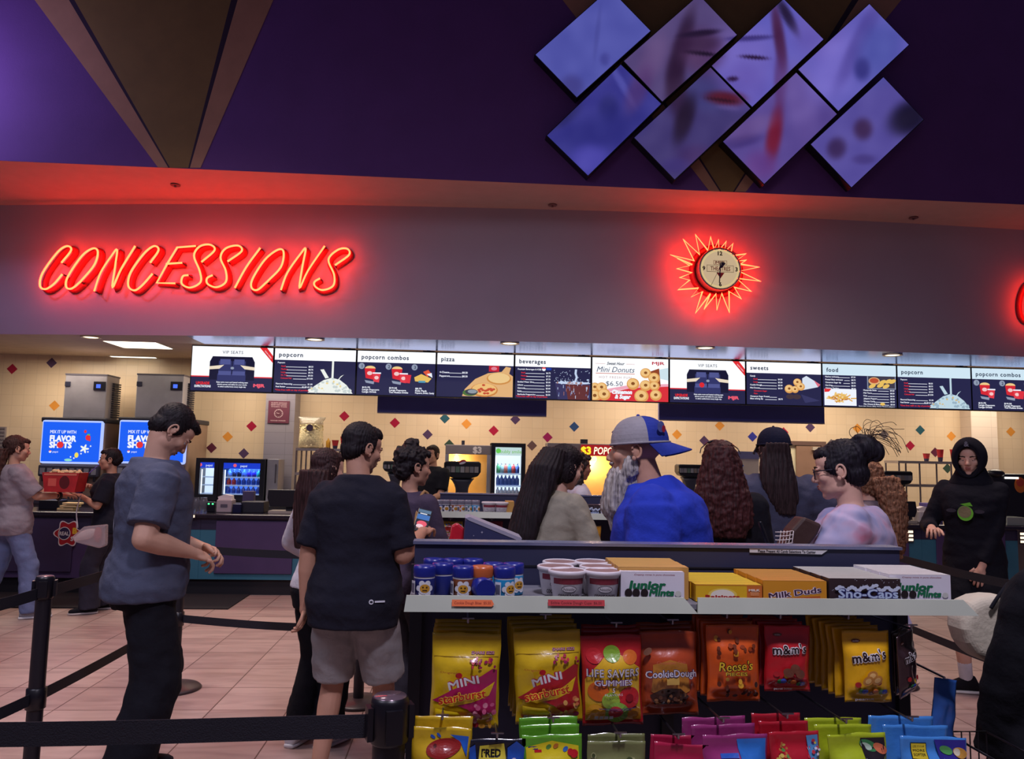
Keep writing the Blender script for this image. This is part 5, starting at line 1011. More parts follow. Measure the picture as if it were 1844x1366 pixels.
bag(1272, 1368, 1124, 1262, Y1, .035, (214, 88, 28), d_reese, 3, 'orange candy bag with brown candy dots and yellow lettering', 'orange bag hanging behind the brown dotted orange bag', 'bags behind the orange pieces', seed=14, dx=-.006, dz=.004)
bag(1374, 1458, 1125, 1244, Y1+.01, .035, (196, 32, 40), d_mm('r'), 3, 'bright red candy bag with black and white lettering, upper row', 'red bag hanging behind the bright red lettered bag', 'bags behind the red one', seed=17, dx=-.006, dz=.004, ry=.01)
bag(1518, 1605, 1134, 1263, Y1, .035, (232, 174, 22), d_mm('y'), 5, 'front yellow bag with peanut picture at the right of the upper row', 'yellow bag in the fan behind the front peanut picture bag', 'yellow peanut bags', seed=21, dx=-.010, dz=.0045, ry=-.02)
bag(1603, 1662, 1138, 1250, Y1+.02, .03, (58, 38, 40), d_mm('k'), 2, 'dark brown candy bag turned sideways at the right end of the upper row', 'dark bag hanging behind the sideways brown bag', 'brown bags', seed=23, rz=.7, dx=.004, dz=.002, ry=-.05)
Y2 = 1.80
def low(px0, px1, pyt, fill, design, n, lab, back, grp, seed, **k):
    a = aty(px0, pyt, Y2); hh = k.pop('h', .19); pb = pyt+hh*FPX/Y2
    return bag(px0, px1, pyt, pb, k.pop('Y', Y2), .04, fill, design, n, lab, back, grp, seed=seed, **k)
low(740, 842, 1309, (216, 178, 34), d_swed, 1, 'yellow bag with a red fish shape, leftmost in the lower row', 'yellow bag behind the red fish bag, lower row', None, 31, dz=.014, dx=.004, ry=.02)
low(843, 944, 1330, (26, 26, 40), d_fred, 0, 'black bag with blue and yellow print, lower row', None, None, 33)
low(944, 1050, 1322, (100, 170, 44), d_sour, 2, 'green and yellow sour gummies bag in the lower row', 'green bag behind the sour gummies bag, lower row', 'green bags in the lower row', 35, dz=.012, dx=-.002, ry=-.03)
low(1058, 1162, 1334, (120, 124, 76), d_clear, 1, 'olive see-through candy bag in the lower row', 'olive bag behind the see-through one, lower row', None, 37, dz=.006, dx=.006)
low(1172, 1270, 1338, (170, 30, 66), d_red2, 1, 'dark pink candy bag in the lower row left of the purple bag', 'dark pink bag behind the front dark pink bag', None, 39, dz=.008, dx=-.002, ry=.05)
low(1268, 1386, 1322, (150, 50, 110), d_sweet, 2, 'purple and blue candy bag in the lower row', 'purple bag behind the purple and blue bag', 'purple bags in the lower row', 41, dz=.012, dx=-.017, ry=-.03)
low(1388, 1480, 1316, (180, 28, 44), d_multi, 2, 'red candy bag with a rainbow edge in the lower row', 'red bag behind the rainbow edged bag', 'red bags in the lower row', 43, dz=.013, dx=-.012, ry=-.02)
low(1492, 1600, 1320, (172, 190, 36), d_bites, 2, 'lime green bag with dark panel in the lower row', 'lime bag behind the front dark panelled lime bag', 'lime bags in the lower row', 45, dz=.010, dx=-.016, ry=-.02)
low(1618, 1742, 1326, (70, 140, 214), d_soft, 2, 'blue candy bag with a small yellow label, lower row', 'blue bag behind the yellow labelled blue bag', 'blue bags in the lower row', 47, dz=.016, dx=-.026, ry=.02)
bag(1660, 1722, 1222, 1352, 1.96, .03, (52, 96, 170), None, 0, 'blue bag hanging at the right end of the gondola', seed=51, rz=.45, ry=.2, hole=False)
q_ = aty(1690, 1222, 1.96); SIDE_HOOK = q_
gondola(0, 'black candy gondola in the foreground with grey price lip', PEGS)
gf = COL.objects['candy_gondola']; mb = MB(); mb.cyl((GX1-.01, 2.13, SIDE_HOOK.z+.01), (SIDE_HOOK.x+.01, 1.95, SIDE_HOOK.z+.006), .003, CHR, n=6); mb.build('side_hook', gf)
PEGS.clear()
# price stickers and the notice strip
c0 = aty(851, 1085, 1.853); mb = MB(); cv = Canvas(mb, flat(c0, (1, 0, 0), (0, .3, .95), (0, -1, .3), .0004)); cv.poly([(-.048, -.008), (.045, -.008), (.05, -.003), (.045, .007), (-.048, .007)], M((226, 112, 62), rough=.5)); cv.text('Cookie Dough Bites  $5.50', 0, 0, .006, M((150, 50, 30)), w=.085)
tag(mb.build('price_sticker'), 'orange price sticker on the left lip', 'price sticker')
c0 = aty(1038, 1085, 1.853); mb = MB(); cv = Canvas(mb, flat(c0, (1, 0, 0), (0, .3, .95), (0, -1, .3), .0004)); cv.rect(-.067, -.007, .067, .007, M((186, 56, 60), rough=.5)); cv.text('Edible Cookie Dough Cups  $6.00', 0, 0, .006, M((110, 20, 26)), w=.12)
tag(mb.build('price_sticker'), 'red price sticker on the left lip under the white tubs', 'price sticker')
a, b = aty(1350, 987, GY-.004), aty(1491, 998, GY-.004); mb = MB(); mb.prism([(a.x, GY-.004, a.z), (b.x, GY-.004, a.z-.002), (b.x-.018, GY-.004, b.z+.0), (a.x, GY-.004, b.z+.003)], (0, .003, 0), M((206, 204, 204), rough=.5))
cv = Canvas(mb, flat(((a.x+b.x)/2-.006, GY-.0042, (a.z+b.z)/2), (1, 0, -.01), (0, 0, 1), (0, -1, 0), .0004)); cv.text('Please Present All Candy Selections To Cashier', 0, 0, .0075, M((30, 30, 40)), w=.165, bold=.03)
tag(mb.build('notice_strip', recalc=True), 'white notice strip along the top edge of the gondola', 'sign')
# ---------------------------------------------------------------- boxes on the top shelf
def boxrow(px0, px1, pyt, Yf, n, th, side, top, design, lab, back, grp, dyo=0., back_first=None):
    a = aty(px0, pyt, Yf); b = aty(px1, pyt, Yf); w = b.x-a.x; h = a.z-SZ-.002; mb = MB()
    mb.box((0, 0, 0), (w, th-.0006, h), side); mb.add([(0, 0, h+.0003), (w, 0, h+.0003), (w, th-.0006, h+.0003), (0, th-.0006, h+.0003)], [(0, 1, 2, 3)], top)
    mb.add([(0, 0, h+.0006), (w, 0, h+.0006), (w, .0016, h+.0006), (0, .0016, h+.0006)], [(0, 1, 2, 3)], M((92, 78, 60), rough=.8))
    c = Canvas(mb, lambda x, y, l: Vector((x*w, -.0003-.00015*l, y*h))); c.w = w; c.h = h; c.a = w/h
    if design: design(c, w, h)
    o = mb.build('candy_box'); o.location = (a.x, Yf, SZ+.002); tag(o, lab, 'candy box')
    for k in range(1, n):
        q = o.copy(); COL.objects.link(q); q.location = (a.x+.0012*math.sin(k*2.1), Yf+th*k, SZ+.002); tag(q, back, 'candy box', grp)
    return o, a.x, w, h
def ctext(c, w, h, t, x, y, hh, mat, tw=None, omat=None, **k):
    # lettering on a box face, x and y as shares of the face
    c2 = Canvas(c.mb, lambda X, Y, l: Vector((X, -.0003-.00015*l, Y))); c2.l = c.l+1
    if omat: c2.otext(t, x*w, y*h, hh*h, mat, omat, w=tw*w if tw else None, **k)
    else: c2.text(t, x*w, y*h, hh*h, mat, w=tw*w if tw else None, **k)
    c.l = c2.l+1
PP = lambda c: M(c, rough=.5, var=.03)
def f_junior(c, w, h):
    c.rect(0, 0, 1, 1, PP((224, 220, 228))); ctext(c, w, h, 'Creamy mints in pure chocolate', .53, .91, .06, PP((150, 40, 60)), .64, shear=.2)
    ctext(c, w, h, 'Junior', .40, .56, .28, PP((20, 110, 70)), .62, bold=.05, shear=.15); ctext(c, w, h, 'Mints', .64, .30, .22, PP((20, 110, 70)), .40, bold=.05, shear=.15)
    for x in (.12, .24, .37): c.ell(x, .28, .06, .15, PP((36, 24, 26)), n=18)
    c.ell(.9, .26, .05, .1, PP((200, 200, 190)), n=14)
def f_rais(c, w, h):
    c.rect(0, 0, .77, 1, PP((226, 178, 30))); c.rect(.77, 0, 1, 1, PP((206, 110, 44))); c.rect(.0, .955, 1, 1, PP((226, 140, 40))); c.ell(.40, .38, .22, .42, PP((236, 206, 90)), n=26); c.ell(.40, .36, .18, .36, PP((236, 228, 210)), n=26)
    ctext(c, w, h, 'Raisinets', .40, .30, .20, PP((176, 30, 30)), .52, bold=.04); ctext(c, w, h, 'MILK', .88, .70, .13, PP((236, 220, 200)), .17, bold=.05)
    for y in (.55, .48, .40): c.rect(.82, y, .95, y+.03, PP((230, 180, 130)))
def f_duds(c, w, h): c.rect(0, 0, 1, 1, PP((214, 144, 36))); c.poly([(.3, .18), (.9, .30), (.9, .1), (.3, .06)], PP((190, 96, 40))); ctext(c, w, h, 'Milk Duds', .5, .44, .28, PP((66, 36, 60)), .84, PP((226, 210, 220)), bold=.05, rot=.13)
def f_sno(c, w, h):
    c.rect(0, 0, 1, 1, PP((52, 36, 40))); R = random.Random(2); pw = PP((206, 216, 234))
    for _ in range(26): c.ell(R.random(), R.uniform(.5, .98), .005, .012, pw, n=6, rings=1)
    c.poly([(0, 0), (0, .18), (.2, .24), (.5, .20), (.8, .25), (1, .2), (1, 0)], PP((190, 204, 228)))
    for i in range(26): c.ell(.1+.84*i/25, .60+.07*math.sin(i*1.3)+(.08 if 11 < i < 17 else 0), .035, .07, pw, n=10)
    ctext(c, w, h, 'Sno-Caps', .52, .42, .36, PP((190, 208, 234)), .84, PP((50, 50, 110)), bold=.06)
YF = 1.90
f_white, f_tan = PP((222, 218, 226)), PP((200, 150, 76))
o, x_, w_, h_ = boxrow(1118, 1232, 1029, YF, 1, .022, f_white, f_white, f_junior, 'white mints box with green lettering in front of tan boxes', None, None)
boxrow(1114, 1240, 1020.5, YF+.024, 8, .0225, f_tan, PP((206, 160, 84)), None, 'tan candy box right behind the left white mints box', 'tan candy box in the row behind the left white mints box', 'tan boxes')
boxrow(1253, 1372, 1052, YF, 9, .0225, PP((216, 166, 30)), PP((222, 186, 40)), f_rais, 'yellow box with a white sun print at the front of its row', 'yellow box in the row behind the front yellow box', 'yellow boxes')
boxrow(1374, 1488, 1045, YF, 9, .0225, PP((206, 134, 36)), PP((200, 138, 50)), f_duds, 'orange box with dark tilted lettering at the front of its row', 'orange box in the row behind the front orange box', 'orange boxes')
boxrow(1493, 1621, 1041, YF-.006, 10, .021, PP((52, 38, 40)), PP((186, 186, 176)), f_sno, 'dark box with snowy lettering at the front of its row', 'dark box in the row behind the front snowy box', 'dark snowy boxes')
boxrow(1601, 1711, 1034, YF+.016, 8, .0225, f_white, PP((216, 212, 206)), f_junior, 'white mints box at the right end of the shelf', 'white box in the row behind the right mints box', 'white mints boxes')
# ---------------------------------------------------------------- jars and tubs
def jar(x, y, lab, colr, cap, bad, rz=0., z=SZ+.001):
    mb = MB(); r, h = .0255, .077; cl, cc, wb = PLA(colr, .3), PLA(cap, .3), PLA((220, 220, 224), .4)
    mb.lathe([(r*.92, 0), (r, .003), (r, .047), (r*1.0, .050), (r*.97, .052)], (0, 0, 0), cl, 22, mats=[cl, cl, wb, wb])
    if bad:
        f = lambda X, Y, l: Vector(((r+.0004*l)*math.sin(X/r), -(r+.0004*l)*math.cos(X/r), Y)); c = Canvas(mb, f)
        for k in range(6): c.ell(.014*math.cos(k*1.047), .025+.013*math.sin(k*1.047), .007, .007, wb, n=10)
        c.ell(0, .025, .015, .014, wb, n=16); c.ell(0, .025, .011, .010, PLA((206, 150, 50)), n=14); c.ell(-.004, .028, .0018, .002, PLA((40, 24, 10)), n=6); c.ell(.004, .028, .0018, .002, PLA((40, 24, 10)), n=6); c.line(-.005, .021, .005, .021, .002, PLA((40, 24, 10)))
        c.rect(-.036, .01, -.022, .042, wb, 2); c.rect(-.034, .014, -.024, .036, PLA((100, 100, 120)), 2)
    t = thing('dough_jar', lab, 'jar', (0, 0, 0), 'cookie dough jars'); mb.build('jar_body', t)
    m2 = MB(); m2.lathe([(r*1.04, .051), (r*1.06, .055), (r*1.06, h-.008), (r*1.0, h-.001), (r*.4, h)], (0, 0, 0), cc, 22); m2.build('cap', t); t.location = (x, y, z); t.rotation_euler = (0, 0, rz); return t
NB, OR, BR, LB = (30, 40, 130), (190, 96, 50), (140, 80, 50), (40, 150, 206)
for px, y, l, col, cp, bd, rz in ((764, 1.93, 'blue jar with a smiling badge, leftmost on the shelf', (34, 44, 120), NB, True, .1), (797, 1.975, 'blue jar turned label side away, behind the leftmost pair', (40, 50, 130), NB, False, 0), (834, 1.925, 'brown jar with blue cap and a smiling badge', BR, NB, True, 0), (868, 1.93, 'orange jar with orange cap', OR, OR, True, .9),
                             (908, 1.925, 'light blue jar with blue cap, front row right', LB, NB, True, .55), (780, 2.06, 'blue capped jar in the back row, leftmost', (40, 50, 130), NB, False, 0), (815, 2.06, 'blue capped jar in the back row, behind the brown jar', (40, 50, 130), NB, False, 0), (851, 2.06, 'blue capped jar in the back row, behind the orange jar', (40, 50, 130), NB, False, 0),
                             (888, 1.99, 'light blue jar in the middle row beside the toppled jar', LB, NB, False, 0), (924, 1.99, 'light blue jar with a badge, rightmost of the jars', LB, NB, True, .5)): jar(aty(px, 1050, y).x, y, l, col, cp, bd, rz)
t = jar(0, 0, 'toppled blue jar lying with its round base to the front', NB, NB, False); p = aty(879, 1064, 1.885); t.rotation_euler = (-PI/2, 0, .25); t.location = (p.x-.006, 1.878, SZ+.0285)
def tub(px, y, lab, z=SZ+.001, dup_=None):
    t = thing('dough_tub', lab, 'tub', (0, 0, 0), 'white cookie dough tubs'); W_ = PLA((214, 208, 212), .4); mb = MB(); r0, r1, h = .034, .043, .062
    mb.lathe([(r0*.95, 0), (r0, .002), (r1, h)], (0, 0, 0), W_, 28); rr = lambda z_: r0+(r1-r0)*z_/h
    f = lambda X, Y, l: Vector(((rr(Y)+.0004*l)*math.sin(X/rr(Y)), -(rr(Y)+.0004*l)*math.cos(X/rr(Y)), Y)); c = Canvas(mb, f); mr = PLA((130, 44, 60), .4)
    c.rect(-.042, .040, .042, .054, mr, 8); c.ell(0, .029, .018, .008, PLA((70, 60, 70)), n=24); c.ell(0, .029, .0165, .007, W_, n=24); c.text('Nestle', 0, .029, .006, PLA((60, 50, 60)), w=.026); c.text('COOKIE DOUGH', 0, .012, .009, PLA((60, 44, 50)), w=.052, bold=.04)
    mb.build('tub_body', t)
    m2 = MB(); m2.lathe([(r1*1.02, h-.003), (r1*1.09, h), (r1*1.09, h+.007), (r1*1.02, h+.009), (r1*.96, h+.007)], (0, 0, 0), W_, 30, caps=False); m2.lathe([(r1*.97, h+.0065), (.001, h+.0068)], (0, 0, 0), PLA((150, 116, 110), .35), 28); m2.build('tub_lid', t); t.location = (aty(px, 1050, y).x, y, z); return t
for px, y, l in ((1021, 1.925, 'front left white cookie dough tub'), (1085, 1.925, 'front right white cookie dough tub, beside the mints box'), (1000, 1.995, 'white tub behind the front left tub'), (1076, 2.0, 'white tub behind the front right tub'), (1008, 2.08, 'rearmost left white tub'), (1065, 2.09, 'rearmost right white tub')): tub(px, y, l)
# ---------------------------------------------------------------- goods on the far gondola
zf = SZ+.001; yf_ = 2.79
for k, (px, col) in enumerate(((792, (34, 44, 120)), (803, (60, 60, 80)), (818, BR), (830, OR), (843, (90, 130, 140)), (856, LB))): jar(aty(px, 910, 4.78).x, 4.78, 'small jar on the far gondola, %s' % ('leftmost', 'second from its left end', 'third with brown label', 'fourth with orange label', 'fifth in grey-green', 'light blue and last of its jars')[k], col, (120, 116, 130), True, .2*k)
for px, y, l in ((878, 4.74, 'white tub on the far gondola beside its jars'), (900, 4.74, 'white tub on the far gondola beside the tan box')): tub(px, y, l)
def fbox(px0, px1, pyt, Yf, side, design, lab):
    a = aty(px0, pyt, Yf); b = aty(px1, pyt, Yf); w = b.x-a.x; h = a.z-SZ-.002; mb = MB(); mb.box((0, 0, 0), (w, .1, h), side); c = Canvas(mb, lambda x, y, l: Vector((x*w, -.0006-.0004*l, y*h)))
    if design: design(c, w, h)
    o = mb.build('candy_box'); o.location = (a.x, Yf, SZ+.001); tag(o, lab, 'candy box')
fbox(911, 926, 902, 4.72, f_tan, None, 'tan box on the far gondola by the long dark hair'); fbox(1016, 1036, 911, 4.72, PP((186, 110, 60)), None, 'orange-brown box on the far gondola behind the tan jacket')
fbox(1037, 1081, 908, 4.72, PP((52, 38, 40)), f_sno, 'dark snowy lettered box on the far gondola'); fbox(1082, 1140, 909, 4.72, f_white, f_junior, 'white mints box on the far gondola by the grey beard')
bag(789, 832, 938, 990, 4.69, .05, (186, 158, 40), d_swed, 0, 'yellow bag hanging on the far gondola near its left end', seed=61); bag(1046, 1082, 946, 995, 4.69, .05, (200, 140, 40), d_mm('y'), 0, 'yellow and brown bag hanging on the far gondola behind the tan jacket', seed=63)
bag(865, 905, 938, 990, 4.7, .05, (120, 40, 60), d_red2, 0, 'dark red bag hanging on the far gondola behind the tilted tray', seed=65)
MID = gondola(2.79, 'black candy gondola in the queue behind the foreground one', [(x, z, y-2.79) for x, z, y in PEGS])
# wire basket beside the gondola
a = aty(1742, 1342, 1.95); t = thing('wire_basket', 'black wire basket rim at the lower right end of the gondola', 'basket', (a.x, 1.95, a.z-.2))
wm = PLA((24, 20, 26), .4); mb = MB(); X0, X1, Y0, Y1_ = a.x+.005, a.x+.12, 1.85, 2.05
for zz in (a.z, a.z-.08, a.z-.2): mb.tube([(X0, Y0, zz), (X1, Y0, zz), (X1, Y1_, zz), (X0, Y1_, zz)], .003, wm, 6, closed=True)
for i in range(6):
    x = X0+(X1-X0)*i/5
    for y in (Y0, Y1_): mb.cyl((x, y, a.z-.2), (x, y, a.z), .002, wm, n=6)
    mb.cyl((x, Y0, a.z-.2), (x, Y1_, a.z-.2), .002, wm, n=6)
mb.build('wire_frame', t)
mb = MB(); mb.cyl(((X0+X1)/2, 1.95, 0), ((X0+X1)/2, 1.95, a.z-.2), .012, wm, n=10); mb.lathe([(.07, 0), (.07, .01), (.02, .02)], ((X0+X1)/2+.0, 1.95, 0), wm, 20); mb.build('stand', t)
# ================================================================== queue barriers
BP = M((24, 22, 32), rough=.45); BW = M((24, 22, 34), rough=.8, bump=.3, bscale=300); HD = M((20, 18, 26), rough=.35)
def stanchion(x, y, lab, top=.945, r=.033, br=.17):
    t = thing('queue_post', lab, 'barrier post', (x, y, 0), 'black queue posts')
    mb = MB(); mb.cyl((x, y, .02), (x, y, top-.09), r, BP, n=24); mb.build('post', t)
    mb = MB(); mb.lathe([(br, 0), (br+.005, .006), (br-.01, .02), (.06, .034), (r, .036)], (x, y, 0), M((52, 40, 44), rough=.4), 32); mb.build('base', t)
    mb = MB(); mb.lathe([(r*1.08, top-.10), (r*1.18, top-.095), (r*1.18, top-.012), (r*1.1, top-.004), (r*1.02, top-.002)], (x, y, 0), HD, 28)
    for k in range(4):
        a = k*PI/2+.3; d = Vector((math.cos(a), math.sin(a), 0)); q = Vector((-d.y, d.x, 0)); p = Vector((x, y, 0))+d*(r*1.1); mb.prism([p-q*.018+Vector((0, 0, top-.09)), p+q*.018+Vector((0, 0, top-.09)), p+q*.018+Vector((0, 0, top-.02)), p-q*.018+Vector((0, 0, top-.02))], d*.012, HD)
    mb.build('belt_head', t); mb = MB(); mb.lathe([(r*1.02, top-.004), (r*.98, top), (.001, top)], (x, y, 0), M((120, 100, 110), rough=.18, metal=.4), 28); mb.build('top_plate', t)
    mb = MB(); mb.lathe([(r*1.05, .40), (r*1.25, .405), (r*1.25, .49), (r*1.05, .495)], (x, y, 0), HD, 24); mb.build('lower_belt_head', t)
    return t, Vector((x, y, 0))
def belt(t, a, b, z, lab=None, sag=.012, h=.05, z2=None):
    z2 = z if z2 is None else z2; d = (b-a).normalized(); q = Vector((-d.y, d.x, 0))*.0012; n = 14; L = (b-a).length; A, B = a+d*.03, b-d*.058; vs = []
    for k in range(n+1):
        f = k/n; p = A+(B-A)*f; zz = z+(z2-z)*f-sag*4*f*(1-f); tw = math.sin(f*9)*.002
        for s, e in ((-1, -1), (-1, 1), (1, 1), (1, -1)): vs.append(p+q*s+Vector((0, tw, zz+e*h/2)))
    fs = [(4*k+i, 4*k+(i+1) % 4, 4*k+4+(i+1) % 4, 4*k+4+i) for k in range(n) for i in range(4)]+[(0, 1, 2, 3), (4*n+3, 4*n+2, 4*n+1, 4*n)]
    mb = MB(); mb.add(vs, fs, BW); mb.build('belt', t, recalc=True)
s1 = aty(82, 1036, 3.7); t1, p1 = stanchion(s1.x, 3.7, 'black queue post at left with belts, in front of the woman in grey', s1.z, .033, .14)
s2 = aty(703, 1251, 1.80); t2, p2 = stanchion(s2.x, 1.80, 'black queue post cut off at the bottom beside the candy gondola', s2.z, .036, .065)
p3 = atz(312, 1240, 0); t3, p3 = stanchion(p3.x, p3.y, 'queue post hidden behind the man in the blue-grey tee, base showing', .945)
p4 = aty(655, 1000, 5.1); t4, p4 = stanchion(p4.x, 5.1, 'queue post hidden behind the black tee man', .945)
p5 = aty(1600, 1000, 5.5); t5, p5 = stanchion(p5.x, 5.5, 'queue post behind the right end of the candy gondola', .945)
p0 = aty(-170, 1100, 3.05); t0, p0 = stanchion(p0.x, 3.05, 'queue post out of view at left', .945)
p6 = aty(-420, 1318, 1.78); t6, p6 = stanchion(p6.x, 1.74, 'nearest queue post out of view at left', .99)
p7 = aty(1900, 1000, 3.9); t7, p7 = stanchion(p7.x, 3.9, 'queue post out of view at right', .945)
for z in (.905, .45): belt(t1, p1, p3, z); belt(t3, p3, p4, z); belt(t1, p1, p0, z); belt(t5, p5, p7, z)
belt(t2, p2, p6, aty(650, 1306, 1.8).z, sag=.004)
# ================================================================== people
def rotm(ax, a): return Matrix.Rotation(a, 3, ax)
class Fig:
    """lays out one person: feet at (x, y), facing 'face' degrees from +Y (counter-clockwise), h = standing height"""
    def __init__(s, x, y, face, h, wx=1., wy=1., lean=0., hp=0., hy=0., hr=0., fem=False, belly=0., bust=0., hunch=0., z=0., sh=1.):
        s.o = Vector((x, y, z)); s.fa = math.radians(face)+math.atan2(-x, y); s.k = h/1.75; s.wx, s.wy = wx, wy; s.lean = math.radians(lean); s.hunch = math.radians(hunch)
        s.fem, s.belly, s.bust, s.sh = fem, belly, bust, sh
        s.R = rotm('Z', s.fa)
        s.neck = s.bend(Vector((0, -.012, 1.485))); s.HR = rotm('Z', math.radians(hy)) @ rotm('X', -math.radians(hp)) @ rotm('Y', math.radians(hr))
        nk = rotm('X', -(s.lean+s.hunch)*.7-math.radians(hp)*.30)
        s.hc = s.neck+nk @ Vector((0, .028, .145))
    def bend(s, p):                                     # lean from the hips, hunch from the chest
        p = Vector(p)
        if p.z > .93:
            f = min(1, (p.z-.93)/.25); a = s.lean*f; q = rotm('X', -a) @ (p-Vector((0, 0, .95))); p = q+Vector((0, 0, .95))
        if s.hunch and p.z > 1.15:
            f = min(1, (p.z-1.15)/.25); p = rotm('X', -s.hunch*f) @ (p-Vector((0, 0, 1.2)))+Vector((0, 0, 1.2))
        return p
    def W(s, p): return s.o+s.R @ (Vector(p)*s.k)
    def H(s, p): return s.W(s.hc+s.HR @ Vector(p))       # head frame
    def L(s, wp): return (s.R.inverted() @ (Vector(wp)-s.o))/s.k
    def rings(s, off=0., z0=.80, z1=1.50, flare=0.):
        w = 1.; T = [(.80, .150, .105, -.012), (.90, .172, .118, -.018), (.98, .165, .112, -.012), (1.08, .142, .100, 0), (1.18, .150, .108, .004), (1.28, .166, .118, .006), (1.36, .176, .112, .0), (1.42, .158, .092, -.008), (1.455, .11, .072, -.012), (1.49, .064, .060, -.012)]
        if s.fem: T = [(.80, .155, .110, -.012), (.90, .180, .122, -.02), (.98, .168, .112, -.012), (1.08, .130, .095, 0), (1.18, .138, .104, .008), (1.28, .152, .124, .018), (1.36, .156, .104, .004), (1.42, .140, .084, -.008), (1.455, .095, .066, -.012), (1.49, .056, .054, -.012)]
        out = []; zs = [z0]+[t[0] for t in T if z0+.012 < t[0] < z1-.008]+[z1]
        for z in zs:
            for a, b in zip(T, T[1:]):
                if a[0] <= z <= b[0]: break
            else: a, b = (T[0], T[1]) if z < T[0][0] else (T[-2], T[-1])
            f = (z-a[0])/(b[0]-a[0]); f = max(0, min(1, f)); hw, hd, yo = (a[i]+(b[i]-a[i])*f for i in (1, 2, 3))
            be = s.belly*math.exp(-((z-1.08)/.15)**2)+s.bust*math.exp(-((z-1.29)/.07)**2); tw = 1 if z < 1.40 else 1-(z-1.40)/.09*.0
            fx = 1+(s.wx-1)*max(0, min(1, (1.52-z)/.12)); fy = 1+(s.wy-1)*max(0, min(1, (1.52-z)/.12)); fl = flare*max(0, (1.15-z)/.35)
            hw, hd = hw*fx+off+fl, hd*fy+off+fl+be*.5; yo += be*.55
            c = s.bend((0, yo, z)); u = s.bend((0, yo, z+.01))-c; yv = Vector((0, u.z, -u.y)).normalized() if u.length > 0 else Vector((0, 1, 0))
            out.append((s.W(c), s.R @ Vector((hw*s.k, 0, 0)), s.R @ (yv*(hd*s.k))))
        return out
    def arm(s, side, wrist=None, elbow=None, pole=(0, -1, -.6)):
        sx = 1 if side == 'R' else -1; S = s.bend((sx*(.172 if not s.fem else .152)*(.45+.55*s.wx)*s.sh, -.012, 1.398))
        if wrist is None: wrist = (sx*(.24*s.wx), .02, .90)
        Wp = Vector(wrist); a, b = .29, .255; d = Wp-S; D = min(d.length, (a+b)*.995); d = d.normalized(); Wp = S+d*D
        if elbow is None:
            x = (a*a-b*b+D*D)/(2*D); hh = math.sqrt(max(0, a*a-x*x)); pl = Vector(pole); pl = pl+Vector((sx*.35, 0, 0)); pl = (pl-d*pl.dot(d)).normalized(); E_ = S+d*x+pl*hh
        else: E_ = S+(Vector(elbow)-S).normalized()*a; Wp = E_+(Vector(wrist)-E_).normalized()*b
        return S, E_, Wp
    def leg(s, side, foot=(0, 0), fdir=0., pole=(0, 1, 0), lift=0.):
        sx = 1 if side == 'R' else -1; Hh = Vector((sx*.088*(.5+.5*s.wx), -.01, .90)); A = Vector((foot[0], foot[1], .085+lift)); d = A-Hh; a, b = .425, .415; D = min(d.length, (a+b)*.998); d = d.normalized(); A = Hh+d*D
        x = (a*a-b*b+D*D)/(2*D); hh = math.sqrt(max(0, a*a-x*x)); pl = Vector(pole); pl = (pl-d*pl.dot(d)).normalized(); return Hh, Hh+d*x+pl*hh, A, math.radians(fdir)
def headmesh(mb, F, mt, sc=1., jaw=1., nose=1.):
    HR = F.R @ F.HR; k = F.k*sc
    P = lambda p: F.hc*F.k and F.W(F.hc)+HR @ (Vector(p)*k)
    def e(c, r, rx=None, nu=20, nv=14): mb.ell(P(c), [v*k for v in r], mt, HR @ rx if rx else HR, nu, nv)
    e((0, -.018, .030), (.074, .092, .084)); e((0, .028, -.028), (.060, .064, .086)); e((0, .040, .034), (.061, .050, .050)); e((0, .030, -.076), (.050*jaw, .052, .040)); e((0, .066, -.100), (.024, .021, .018))
    for x in (-1, 1):
        e((x*.028, .080, .012), (.028, .013, .008)); e((x*.040, .060, -.026), (.024, .024, .024)); e((x*.046, .012, -.072), (.014*jaw, .034, .026)); e((x*.012, .100, -.036), (.0085, .010, .008))
    mb.cap(P((0, .084, .006)), P((0, .108*nose, -.030)), .0085*k, .012*k, mt, 10); e((0, .108*nose, -.032), (.0115, .012, .0105)); e((0, .090, -.058), (.021, .010, .0058)); e((0, .088, -.069), (.019, .0105, .0068)); e((0, .078, -.064), (.034, .016, .022))
def ear(mb, F, mt, x, sc=1.):
    HR = F.R @ F.HR; k = F.k*sc; P = lambda p: F.W(F.hc)+HR @ (Vector(p)*k)
    rm = HR @ rotm('X', math.radians(-12)) @ rotm('Z', math.radians(-x*18)); mb.ell(P((x*.075, -.010, -.012)), [v*k for v in (.008, .0175, .028)], mt, rm, 14, 10)
    pts = []
    for i in range(15):
        a = -1.9+i*(4.6/14); pts.append(P((x*(.083-.002*math.cos(a)), -.012-.0175*math.sin(a+.55)*.95, -.009+.0262*math.cos(a+.55))))
    mb.tube(pts, .0048*k, mt, 8); mb.ell(P((x*.079, -.001, -.036)), [v*k for v in (.006, .009, .010)], mt, rm, 10, 8); mb.ell(P((x*.080, .002, -.012)), [v*k for v in (.006, .006, .010)], mt, rm, 8, 6)
